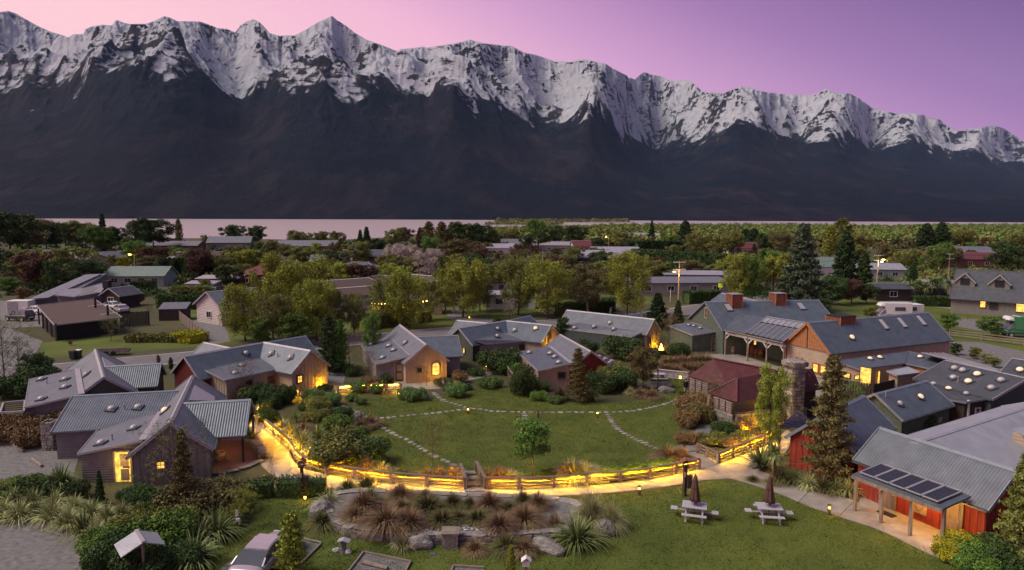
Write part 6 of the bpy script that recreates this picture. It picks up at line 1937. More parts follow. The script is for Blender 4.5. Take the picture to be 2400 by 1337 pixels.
link('leaves', PROTO['brush']['crown'], LM['dgreen'], t, (0, 0, .28), None, (.25, .25, .3))
# ================================================================== cars
def car(label, p, rz, paint='silver', kind='sedan', lights=False, group=None, cat='car', name='parked_car', s=1.0):
 """x forward. body, glass, roof, wheels (> rim), lights"""
 t = thing(name, label, cat, p, rz, group); t.scale = (s, s, s)
 if kind == 'sedan':
  st = [(-2.32, .70, .38, .80), (-2.24, .84, .28, .96), (-1.9, .89, .24, 1.0), (-1.2, .91, .22, .98), (0, .91, .22, .95), (1.0, .90, .22, .93), (1.7, .88, .24, .86), (2.15, .80, .28, .74), (2.32, .62, .36, .60)]
  gl = [(-1.85, .74, .99, 1.01), (-1.45, .68, .98, 1.20), (-1.0, .62, .98, 1.36), (-.6, .60, .98, 1.425), (-.1, .60, .97, 1.445), (.35, .60, .96, 1.41), (.8, .66, .95, 1.20), (1.3, .73, .93, .95)]
  rf = (-.98, .40); zr = 1.44
 elif kind == 'suv':
  st = [(-2.2, .78, .45, .95), (-2.12, .88, .32, 1.08), (-1.5, .92, .28, 1.1), (0, .92, .28, 1.08), (1.1, .91, .28, 1.05), (1.9, .86, .32, .95), (2.2, .72, .42, .78)]
  gl = [(-2.08, .76, 1.08, 1.12), (-1.85, .70, 1.08, 1.68), (-.6, .68, 1.08, 1.72), (.35, .68, 1.06, 1.68), (1.05, .78, 1.05, 1.07)]
  rf = (-1.8, .35)
 else:
  st = [(-2.6, .92, .5, 1.5), (-2.55, .97, .4, 1.55), (0, .98, .36, 1.5), (1.6, .97, .36, 1.3), (2.3, .92, .4, 1.1), (2.6, .76, .5, .85)]
  gl = [(-2.55, .92, 1.5, 1.52), (-2.5, .86, 1.5, 2.5), (0, .86, 1.5, 2.55), (1.2, .84, 1.4, 2.45), (2.25, .86, 1.12, 1.15)]
  rf = (-2.5, 1.3)
 V = []; F = []
 def ring(x, w, z0, z1):
  return [(x, -w * .82, z0), (x, -w, z0 + (z1 - z0) * .25), (x, -w, z0 + (z1 - z0) * .7), (x, -w * .90, z1), (x, -w * .3, z1 + .03), (x, w * .3, z1 + .03), (x, w * .90, z1), (x, w, z0 + (z1 - z0) * .7), (x, w, z0 + (z1 - z0) * .25), (x, w * .82, z0)]
 for q in st: V += ring(*q)
 k = 10
 for i in range(len(st) - 1):
  for j in range(k):
   F.append((i * k + j, (i + 1) * k + j, (i + 1) * k + (j + 1) % k, i * k + (j + 1) % k))
 me = bpy.data.meshes.new('body'); me.from_pydata(V, [], F + [tuple(range(k)), tuple(range(len(V) - 1, len(V) - 1 - k, -1))]); me.update()
 for f in me.polygons: f.use_smooth = len(f.vertices) == 4
 b = link('body', me, M[paint], t)
 bv = b.modifiers.new('sub', 'SUBSURF'); bv.levels = 1; bv.render_levels = 1
 V = []; F = []
 for x, w, z0, z1 in gl:
  V += [(x, -w * 1.10, z0 - .03), (x, -w, z1), (x, w, z1), (x, w * 1.10, z0 - .03)]
 for i in range(len(gl) - 1):
  for j in range(3): F.append((i * 4 + j, i * 4 + j + 1, (i + 1) * 4 + j + 1, (i + 1) * 4 + j))
 F += [(3, 2, 1, 0), (len(V) - 4, len(V) - 3, len(V) - 2, len(V) - 1)]
 me = bpy.data.meshes.new('windows'); me.from_pydata(V, [], F); me.update()
 link('windows', me, M['glass'], t)
 # roof panel and pillars
 R_ = [g for g in gl if rf[0] - .1 <= g[0] <= rf[1] + .1]
 mb = MB()
 for g0, g1 in zip(R_[:-1], R_[1:]):
  mb.hexa([(g0[0], -g0[1] * 1.01, g0[3] - .01), (g1[0], -g1[1] * 1.01, g1[3] - .01), (g1[0], g1[1] * 1.01, g1[3] - .01), (g0[0], g0[1] * 1.01, g0[3] - .01)],
    [(g0[0], -g0[1] * .9, g0[3] + .04), (g1[0], -g1[1] * .9, g1[3] + .04), (g1[0], g1[1] * .9, g1[3] + .04), (g0[0], g0[1] * .9, g0[3] + .04)])
 mb.build('roof_panel', M[paint], t)
 mb = MB()
 for s_ in (-1, 1):
  for i in range(len(gl) - 1):
   a, c = gl[i], gl[i + 1]
   if i in (0, len(gl) - 2): mb.bar((a[0], s_ * a[1] * 1.02, a[3] if i else a[2]), (c[0], s_ * c[1] * 1.02, c[3] if i == 0 else c[2]), .07, .07)
  for xx in ([-.35] if kind == 'sedan' else [-.9, .1]):
   mb.bar((xx, s_ * gl[2][1] * 1.11, gl[2][2]), (xx, s_ * gl[2][1] * 1.01, gl[2][3]), .07, .05)
  mb.bar((gl[0][0], s_ * gl[0][1] * 1.12, gl[0][2] - .01), (gl[-1][0], s_ * gl[-1][1] * 1.12, gl[-1][2] - .01), .05, .04)
 mb.build('pillars', M[paint], t)
 wx = 1.42 if kind != 'van' else 1.75
 wr = .33 if kind == 'sedan' else .37
 for xx in (-wx + .02, wx):
  for s_ in (-1, 1):
   y = s_ * (st[2][1] - .08)
   w_ = MB().cyl((xx, y - .11, wr), (xx, y + .11, wr), wr, n=16).build('wheel', M['rubber'], t)
   MB().cyl((xx, y + s_ * .11, wr), (xx, y + s_ * .125, wr), wr * .62, n=12).build('rim', M['alu'], w_)
 xr = st[0][0]; xf = st[-1][0]
 for s_ in (-1, 1):
  z_ = st[1][3] - .16
  MB().box((xr + .06, s_ * st[1][1] * .80, z_), (.10, .34, .13), 0).build('tail_light', M['taillight'], t)
  MB().box((xf - .10, s_ * st[-2][1] * .78, st[-2][3] - .1), (.14, .32, .12), 0).build('headlight', M['whitebulb' if lights else 'dome'], t)
  if lights: lamp('headlight_beam', t, (xf + .3, s_ * .6, .7), 60, .1, (1, .9, .75))
  MB().box((.75, s_ * (st[3][1] + .07), st[3][3] + .02), (.14, .14, .1)).build('wing_mirror', M[paint], t)
 MB().box((xr + .01, 0, .62), (.03, .9, .14)).build('number_plate', M['white'], t)
 MB().box((xr + .04, 0, .40), (.08, 1.3, .16)).build('rear_bumper_trim', M['dark'], t)
 return t
ra = P(590, 1299, 1.44); rb = P(628, 1263, 1.44)
dv = mk(rb - ra).normalized()
cpos = mk((ra + rb) / 2) + dv * 0.85 + V3(-dv.y, dv.x) * 0.12
car('silver sedan parked on the gravel pad behind the young willow, bottom edge', cpos, math.atan2(dv.y, dv.x), 'silver', 'sedan')
sheet('gravel_pad', [(612, 1262), (713, 1266), (754, 1277), (690, 1340), (600, 1440), (430, 1440), (520, 1330)], 0.02, M['gravel'])
sheet('gravel_pad', [(852, 1297), (962, 1320), (900, 1440), (740, 1440)], 0.02, M['gravel'])
sheet('gravel_pad', [(1062, 1330), (1135, 1334), (1150, 1420), (1030, 1420)], 0.02, M['gravel'])
def edging(label, px):
 o = mk(P(*px[0])); t = thing('timber_edging', label, 'edging')
 t.location = o
 for a, b in zip(px[:-1], px[1:]):
  a = mk(P(*a)) - o; b = mk(P(*b)) - o; m = (a + b) / 2
  pbox('edging_board', M['timber'], t, (m.x, m.y, .06), ((b - a).length, .09, .13), math.atan2(b.y - a.y, b.x - a.x))
edging('weathered timber edging round the gravel pad right of the car', [(752, 1278), (690, 1340)])
edging('weathered timber edging round the empty gravel pad with the log', [(742, 1440), (852, 1297), (962, 1320), (900, 1440)])
edging('timber edging of the gravel pad at the bottom centre', [(1030, 1420), (1062, 1330), (1135, 1334)])
def log_(label, a, b, r=.11):
 a = P(*a); b = P(*b); t = thing('wheel_stop_log', label, 'log', (a + b) / 2, 0, 'wheel stop logs')
 m = (a + b) / 2; MB().cyl(a - m + V3(0, 0, r), b - m + V3(0, 0, r), r, r * .9, 7).build('log', M['timber'], t)
log_('dark log lying on the empty gravel pad', (849, 1322), (908, 1337)); log_('pale log across the head of the car\'s pad', (713, 1266), (754, 1275), .07)
log_('upper wheel-stop log on the left car park', (33, 1046), (55, 1061)); log_('lower wheel-stop log on the left car park', (76, 1079), (98, 1096))
log_('dark branch lying on the bottom left gravel', (100, 1245), (150, 1258), .05)
# slate-topped post and small things on the campsite lawn
t = thing('sign_post', 'squat stone post with slate lid between the car and the bed', 'sign post', P(805, 1296))
MB().cyl((0, 0, 0), (0, 0, .62), .19, .14, 8).build('stone_post', M['boulder'], t)
r_ = MB(); r_.hexa([(-.26, -.2, .64), (0.02, -.22, .70), (0.02, .2, .70), (-.26, .2, .64)], [(-.26, -.2, .67), (.02, -.22, .74), (.02, .2, .74), (-.26, .2, .67)])
r_.hexa([(.02, -.22, .70), (.34, -.2, .58), (.34, .2, .58), (.02, .2, .70)], [(.02, -.22, .74), (.34, -.2, .62), (.34, .2, .62), (.02, .2, .74)])
r_.build('slate_lid', M['roof_light'], t)
t = thing('power_box', 'white power outlet box on a post before the flax', 'power box', P(558, 1247))
MB().box((0, 0, .45), (.1, .1, .9)).build('post', M['timber'], t); MB().box((0.05, -.08, .62), (.2, .16, .34)).box((-.03, -.02, 1.05), (.16, .03, .36)).build('outlet_box', M['white'], t)
MB().box((0.05, -.17, .55), (.12, .02, .14)).build('socket_cover', M['dark'], t)
t = thing('power_box', 'small roofed box on a post at the bottom centre', 'power box', P(1233, 1345))
MB().box((0, 0, .3), (.12, .12, .6)).build('post', M['timber'], t); MB().box((0, 0, .55), (.34, .26, .3)).build('box', M['white'], t)
r_ = MB()
for s in (-1, 1): r_.poly([(0, -.2, .86), (0, .2, .86), (s * .24, .2, .68), (s * .24, -.2, .68)][::s])
r_.build('little_roof', M['white'], t)
t = thing('manhole_cover', 'green square cover in the lawn before the bed', 'cover', P(1015, 1299))
MB().box((0, 0, .02), (.3, .3, .03), .2).build('plate', M['roof_blue'], t)
# roofed notice shelter in the shrubs
t = thing('notice_shelter', 'small gabled metal roof poking out of the shrubs, bottom left', 'shelter', P(322, 1345))
o_ = P(322, 1345)
ra, rb = P(319, 1243, 2.15), P(331, 1268, 2.15)
la, lb_ = P(267, 1277, 1.75), P(283, 1307, 1.75)
dr = (lb_ - la); rb = ra + dr
ua = ra + (ra - la) * 0.95; ua.z = 1.75; ub = ua + dr
roof_slab(t, [ra - o_, rb - o_, lb_ - o_, la - o_], M['roof_light'], .04); roof_slab(t, [ra - o_, rb - o_, ub - o_, ua - o_], M['roof_light'], .04)
MB().bar(ra - o_ + V3(0, 0, .03), rb - o_ + V3(0, 0, .03), .16, .03).build('ridge_cap', M['cap'], t)
for s_ in (ra.lerp(rb, .15), ra.lerp(rb, .85)): MB().box((s_.x - o_.x, s_.y - o_.y, 1.05), (.1, .1, 2.1)).build('post', M['timber'], t)
# chair and stone seat on the porch
t = thing('porch_chair', 'wooden slatted armchair on the brick porch of the nearest cottage', 'chair', P(520, 1078, 0.1), 2.2)
W = M['pine']
for k in range(4): pbox('seat_slat', W, t, (0, -.2 + k * .13, .36 - k * .02), (.5, .11, .025))
for k in range(4): MB().bar((-.18 + k * .12, .25, .3), (-.22 + k * .145, .5, .95), .1, .02).build('back_slat', W, t)
for s in (-1, 1):
 pbox('arm', W, t, (s * .33, .02, .56), (.11, .62, .025)); pbox('leg', W, t, (s * .29, -.25, .28), (.06, .06, .56)); pbox('leg', W, t, (s * .29, .28, .28), (.06, .06, .56))
SW = thing('curved_bench', 'curved dry stone seat wall at the outer edge of the brick porch', 'stone bench'); ROOTS.append((SW, mk(P(605, 1070))))
cur = smooth_line([P(a, b) for a, b in [(580, 1046), (598, 1050), (610, 1062), (617, 1078)]], 2)
for i in range(len(cur) - 1): stone_wall(SW, cur[i + 1], cur[i], 0, .45, .4, .3, 60 + i, both=True)
coping([c + V3(0, 0, 0) for c in cur], SW, .5, .49, .5, 8)
edge = smooth_line([P(a, b) for a, b in [(497, 1113), (540, 1108), (580, 1097), (617, 1081)]], 3)
coping(edge, SW, .4, .11, .6, 9)
# gate pillar
GP = thing('stone_pillar', 'tall dry stone gate pillar by the left car park', 'pillar'); ROOTS.append((GP, mk(P(115, 1056))))
p = mk(P(115, 1056)); MB().box((p.x, p.y + .3, .95), (.75, .75, 1.9)).build('pillar_core', M['mortar'], GP)
g_ = random.Random(3); z = 0
while z < 1.95:
 h = g_.uniform(.14, .28)
 for sx, sy, rz in ((0, -.38, 0), (.38, 0, math.pi / 2), (-.38, 0, math.pi / 2), (0, .38, 0)):
  x = -.42
  while x < .38:
   w = min(g_.uniform(.2, .45), .42 - x)
   c = (p.x + sx + (x + w / 2 if sx == 0 else 0), p.y + .3 + sy + (x + w / 2 if sy == 0 else 0), z + h / 2)
   pstone(GP, 'stone', c, (w * .95, .16, h * .93), rz, g_); x += w
 z += h
t = thing('timber_post', 'short squared timber post right of the gate pillar', 'post', P(143, 1066))
MB().box((0, 0, .35), (.2, .2, .7)).box((0, 0, .72), (.24, .24, .05)).build('post', M['pine'], t)
# ================================================================== garden planting
GF = 'flax clumps'; GT = 'tussock grasses'; GH = 'clipped hebe mounds'
def hpx(x, yb, yt):
 g = P(x, yb); return max(0.3, zof(x, yt, g.y))
def put(kind, name, cat, leaf, x, y, h, label, group=None, wide=1.0, z=0.0, bark='bark'):
 p = P(x, y, z)
 return plant(kind, name, label, cat, p, h, leaf, group, wide, bark, z=z)
# flax border, bottom left: label each by its neighbours
fl = [(8, 1212, 1.35, 'first'), (45, 1222, 1.4, 'second'), (85, 1215, 1.35, 'third'), (122, 1226, 1.5, 'fourth'), (160, 1240, 1.55, 'fifth'), (197, 1256, 1.5, 'sixth'), (226, 1272, 1.5, 'seventh')]
for i, (x, y, h, n_) in enumerate(fl):
 put(['flax', 'flax_b'][i % 2], 'flax', 'flax', ['flaxtan', 'flaxtan', 'flax'][i % 3], x, y, h, f'tan-green flax, {n_} from the left along the bottom left gravel edge', GF)
fl2 = [(30, 1185, 1.2), (78, 1185, 1.25), (128, 1190, 1.2), (175, 1200, 1.3), (215, 1212, 1.25), (252, 1222, 1.2), (285, 1215, 1.1)]
for i, (x, y, h) in enumerate(fl2):
 n_ = ['first', 'second', 'third', 'fourth', 'fifth', 'sixth', 'seventh'][i]
 put(['flax_b', 'flax'][i % 2], 'flax', 'flax', ['flaxtan', 'flaxtan', 'flaxtan'][i % 3], x, y, h, f'straw-tipped flax in the rear row of the bottom left border, {n_} from the left', GF)
put('flax', 'flax', 'flax', 'flax', 143, 1150, 2.1, 'large upright grey-green flax beside the nearest cottage wall', GF)
put('flax', 'flax', 'flax', 'flax', 455, 1325, 1.9, 'large dark flax with drooping blades left of the silver car', GF, 1.15)
put('flax_b', 'flax', 'flax', 'flax', 508, 1262, 1.8, 'dark flax behind the white power box', GF, 1.1)
put('flax_b', 'flax', 'flax', 'flaxtan', 470, 1275, 1.5, 'brownish flax behind the large dark one at the bottom left', GF)
put('flax_b', 'flax', 'flax', 'flaxtan', 772, 1190, 1.35, 'arching pale flax at the left end of the raised bed', GF)
put('flax', 'flax', 'flax', 'gtuss', 860, 1150, 1.4, 'upright green flax before the lit fence, behind the raised bed', GF, 1.0)
put('flax_b', 'flax', 'flax', 'flax', 815, 1155, 1.2, 'green flax between lantern post and raised bed', GF)
put('flax_b', 'flax', 'flax', 'tan', 943, 1287, 0.9, 'small flax left of the striped boulder', GF)
put('flax', 'flax', 'flax', 'flax', 1352, 1280, 1.9, 'biggest flax, at the right end of the raised bed', GF, 1.25)
put('toetoe', 'toetoe_grass', 'grass clump', 'tan', 1385, 1232, 2.1, 'tall fine grass clump behind the biggest flax', None, 0.9)
put('toetoe', 'toetoe_grass', 'grass clump', 'tan', 1430, 1240, 1.7, 'wide pale grass clump right of the biggest flax', None, 0.9)
put('toetoe', 'toetoe_grass', 'grass clump', 'copper', 1300, 1252, 1.3, 'copper grass clump left of the biggest flax', None, 0.9)
for i, (x, y, h, lf, lb) in enumerate([(660, 1010, 1.3, 'flaxtan', 'highest of the tan flax behind the curved lit fence'), (684, 1024, 1.5, 'flaxtan', 'second tan flax down the curved lit fence'),
        (712, 1020, 1.5, 'copper', 'brown flax right of the tan ones behind the curved fence'), (708, 1050, 1.6, 'flaxtan', 'third tan flax down the curved lit fence'),
        (735, 1075, 1.7, 'flaxtan', 'lowest pale flax inside the bend of the curved fence'), (745, 1035, 1.5, 'flax', 'grey-green flax left of the large rounded shrubs'),
        (692, 990, 1.1, 'flax', 'small green flax at the top of the curved fence bed')]):
 put(['flax', 'flax_b'][i % 2], 'flax', 'flax', lf, x, y, h, lb, GF)
put('flax', 'flax', 'flax', 'wine', 1312, 938, 1.7, 'bronze flax left of the brown tree before the deep red gable', GF)
put('flax', 'flax', 'flax', 'flax', 1385, 940, 1.6, 'green flax right of the brown tree before the deep red gable', GF, 1.2)
put('yucca', 'flax', 'flax', 'flax', 1783, 1098, 1.7, 'spiky flax with stiff blades at the path junction', GF, 1.3)
for i, (x, y, lb) in enumerate([(1828, 1132, 'first'), (1860, 1136, 'second'), (1893, 1146, 'third'), (1927, 1154, 'fourth'), (1960, 1158, 'fifth'), (1990, 1160, 'sixth')]):
 put(['flax', 'flax_b'][i % 2], 'flax', 'flax', ['gtuss', 'flax', 'flaxtan'][i % 3], x, y, 1.25, f'{lb} flax from the left in the row below the red-walled building', GF)
put('yucca', 'flax', 'flax', 'flax', 582, 1040, 1.4, 'spiky flax between the porch corner and the glowing path', GF)
# tussocks in and around the raised bed
tus = [(853, 1198, 1.0, 'copper', 'leftmost big brown'), (832, 1216, .6, 'copper', 'small low brown'), (866, 1182, .9, 'gtuss', 'greenish-brown'), (938, 1172, .85, 'copper', 'rear brown'),
  (941, 1196, .6, 'copper', 'small pale'), (1001, 1196, .75, 'gtuss', 'greenish'), (996, 1172, .6, 'copper', 'rear small brown'), (905, 1236, .95, 'copper', 'broad front brown'),
  (956, 1238, 1.0, 'copper', 'biggest front brown'), (1037, 1228, .7, 'gtuss', 'low green'), (1073, 1225, .7, 'gtuss', 'round green'), (1062, 1186, .65, 'gtuss', 'rear green'),
  (1098, 1190, .6, 'gtuss', 'middle green'), (1148, 1192, .85, 'copper', 'big coppery'), (1193, 1198, .5, 'gtuss', 'small dark green'), (1120, 1224, .65, 'gtuss', 'front green'),
  (1171, 1242, .85, 'copper', 'front coppery'), (1229, 1226, .85, 'copper', 'pale coppery'), (1264, 1190, .85, 'copper', 'rear reddish'), (1228, 1180, .6, 'gtuss', 'rear small green'), (1244, 1243, .3, 'tan', 'tiny straw')]
for i, (x, y, h, lf, ad_) in enumerate(tus):
 k = sorted(range(len(tus)), key=lambda q: tus[q][0]).index(i) + 1
 side = 'left part' if x < 950 else 'middle' if x < 1110 else 'right part'
 put(['tussock', 'tussock_b'][i % 2], 'tussock', 'tussock', lf, x, y, h * 1.15, f'{ad_} tussock in the {side} of the raised stone bed', GT, 1.15, z=0.42)
for i, (x, y, h, lf, lb) in enumerate([(1113, 1296, .75, 'copper', 'coppery tussock right of the plinth on the lawn'), (1190, 1290, .8, 'gtuss', 'brown-green tussock behind the flat rock slab'),
  (1226, 1298, .85, 'copper', 'tussock touching the long pale boulder'), (758, 1232, .8, 'gtuss', 'tussock below the dark boulder at the bed\'s left end'),
  (845, 1008, 1.0, 'copper', 'copper tussock beside the round pale rock'), (866, 1000, .95, 'copper', 'copper tussock where the stepping stones start'),
  (772, 1094, 1.0, 'copper', 'rusty tussock under the big shrubs, left one'), (800, 1098, .95, 'copper', 'rusty tussock under the big shrubs, right one'),
  (860, 1112, 1.15, 'copper', 'big rosy tussock inside the left fence'), (893, 1116, .8, 'tan', 'small straw tussock inside the left fence'),
  (1030, 1122, .85, 'copper', 'copper tussock inside the fence, left of the steps by one'), (1062, 1126, .85, 'copper', 'copper tussock at the left side of the steps'),
  (1000, 1120, .7, 'copper', 'faint brown tussock beneath the bare sapling'), (1145, 1130, .9, 'copper', 'rosy tussock just right of the garden steps'),
  (1172, 1128, .95, 'copper', 'second rosy tussock right of the garden steps'), (1196, 1128, .7, 'tan', 'straw tussock left of the round lawn tree'),
  (1322, 1122, .8, 'copper', 'rosy tussock right of the round lawn tree'), (1346, 1118, 1.15, 'tan', 'tall straw plume grass in the front fence bed'),
  (1372, 1120, 1.0, 'tan', 'shorter straw plume grass in the front fence bed'), (1572, 1082, 1.0, 'copper', 'rosy tussock at the right corner of the lawn'),
  (1598, 1082, 1.05, 'copper', 'rust tussock beside the ramp fence'), (1560, 1070, .8, 'gtuss', 'green tussock at the end of the stone branch path'),
  (1500, 930, .9, 'copper', 'left brown tussock under the dark pole'), (1528, 935, .9, 'copper', 'right brown tussock under the dark pole'), (1478, 925, .8, 'tan', 'straw tussock left of the brown ones under the pole'),
  (1808, 1135, .5, 'tan', 'tiny straw tussock at the cabbage tree foot'), (1765, 1128, .4, 'gtuss', 'tiny tussock beside the junction rock')]):
 put(['tussock', 'tussock_b'][i % 2], 'tussock', 'tussock', lf, x, y, h, lb, GT, 1.15)
# copper tussock band behind the hut
k = 0
words_ = ['first', 'second', 'third', 'fourth', 'fifth', 'sixth', 'seventh', 'eighth', 'ninth', 'tenth']
for i, x in enumerate([1556, 1570, 1584, 1598, 1612, 1626, 1640, 1652]):
 put('tussock', 'tussock', 'tussock', ['copper', 'brown'][i % 2], x, 874 + (i % 3) * 3 - i * .6, 1.15, f'{words_[i]} from the left in the front row of rusty tussocks beyond the board fence', GT, 1.3)
 put('tussock_b', 'tussock', 'tussock', ['brown', 'copper'][i % 2], x + 5, 860 - i * 1.0, 1.1, f'{words_[i]} from the left in the rear row of rusty tussocks beyond the board fence', GT, 1.3)
for i, (x, y) in enumerate([(6, 1030), (30, 1035), (58, 1022), (84, 1045), (98, 1035), (70, 1050)]):
 put('brush', 'bush', 'shrub', 'brown', x, y, [1.6, 1.3, 1.7, 1.5, 1.0, .8][i], f'rusty brown bush, {words_[i]} in the row by the left car park', 'rusty bushes by the left car park', 1.1)
# hebes and shrubs: x, y, width(px), kind, leaf, label
heb = [(735, 943, 62, 'hebe', 'hebe', 'largest round green hebe right of the beige gable'), (777, 950, 52, 'hebe', 'hebe', 'round hebe touching the largest one by the beige gable'),
  (764, 917, 46, 'hebe_low', 'dgreen', 'dark mound lit from behind at the beige gable corner'), (841, 920, 50, 'hebe', 'hebe', 'upper left ball hebe of four before the arched-window cottage'),
  (883, 922, 42, 'hebe', 'hebe', 'upper right ball hebe of four before the arched-window cottage'), (824, 940, 34, 'hebe', 'hebe', 'lower left ball hebe of four'),
  (846, 948, 36, 'hebe', 'hebe', 'lower right ball hebe of four'), (970, 937, 84, 'hebe_low', 'hebe', 'broad low hebe under the glowing arched window'),
  (1071, 930, 62, 'hebe', 'hebe', 'big round hebe right of the paving'), (1088, 914, 46, 'hebe_low', 'dgreen', 'dark hebe behind the big round one'),
  (1146, 908, 72, 'hebe_low', 'hebe', 'broad low hebe beside the glowing path'), (1270, 918, 44, 'hebe', 'green', 'bright hebe at the foot of the beige lean-to'),
  (1262, 937, 60, 'hebe_low', 'green', 'low bright mound on the lawn edge under the lean-to'), (1300, 944, 52, 'hebe_low', 'hebe', 'low mound under the bronze flax'),
  (622, 985, 82, 'hebe_low', 'dgreen', 'wide dark mound beside the short lit fence'), (912, 1112, 40, 'hebe_low', 'dgreen', 'left dark mound in the front bed'), (940, 1117, 42, 'hebe_low', 'dgreen', 'right dark mound in the front bed'),
  (1290, 1120, 56, 'hebe_low', 'dgreen', 'dark mound right of the round lawn tree'), (1218, 1118, 36, 'hebe_low', 'green', 'light mound left of the round lawn tree'),
  (790, 1005, 90, 'hebe_low', 'green', 'broad green mound in the left bed'), (835, 1018, 60, 'hebe_low', 'hebe', 'green mound before the copper tussocks'), (745, 985, 80, 'hebe_low', 'olive', 'olive mound at the top of the left bed'),
  (748, 968, 76, 'hebe', 'olive', 'grey-olive rounded shrub above the flax bed'), (800, 985, 60, 'hebe', 'dgreen', 'dark rounded shrub behind the copper tussock'), (722, 962, 50, 'hebe_low', 'dgreen', 'dark low shrub behind the flax')]
for x, y, w, k_, lf, lb in heb:
 Y = P(x, y).y; wm = w / (FPX / Y); s = wm / (1.9 if k_ == 'hebe' else 2.7)
 put(k_, 'hebe', 'shrub', lf, x, y, PROTO[k_]['h'] * s, lb, GH)
for i, (x, y, lb) in enumerate([(1440, 1120, 'first'), (1472, 1116, 'second'), (1502, 1110, 'third'), (1532, 1104, 'fourth'), (1560, 1097, 'fifth')]):
 put('hebe_low', 'ground_hebe', 'shrub', 'green', x, y, .6, f'{lb} green mound from the left spilling over the lit fence', GH, 1.1)
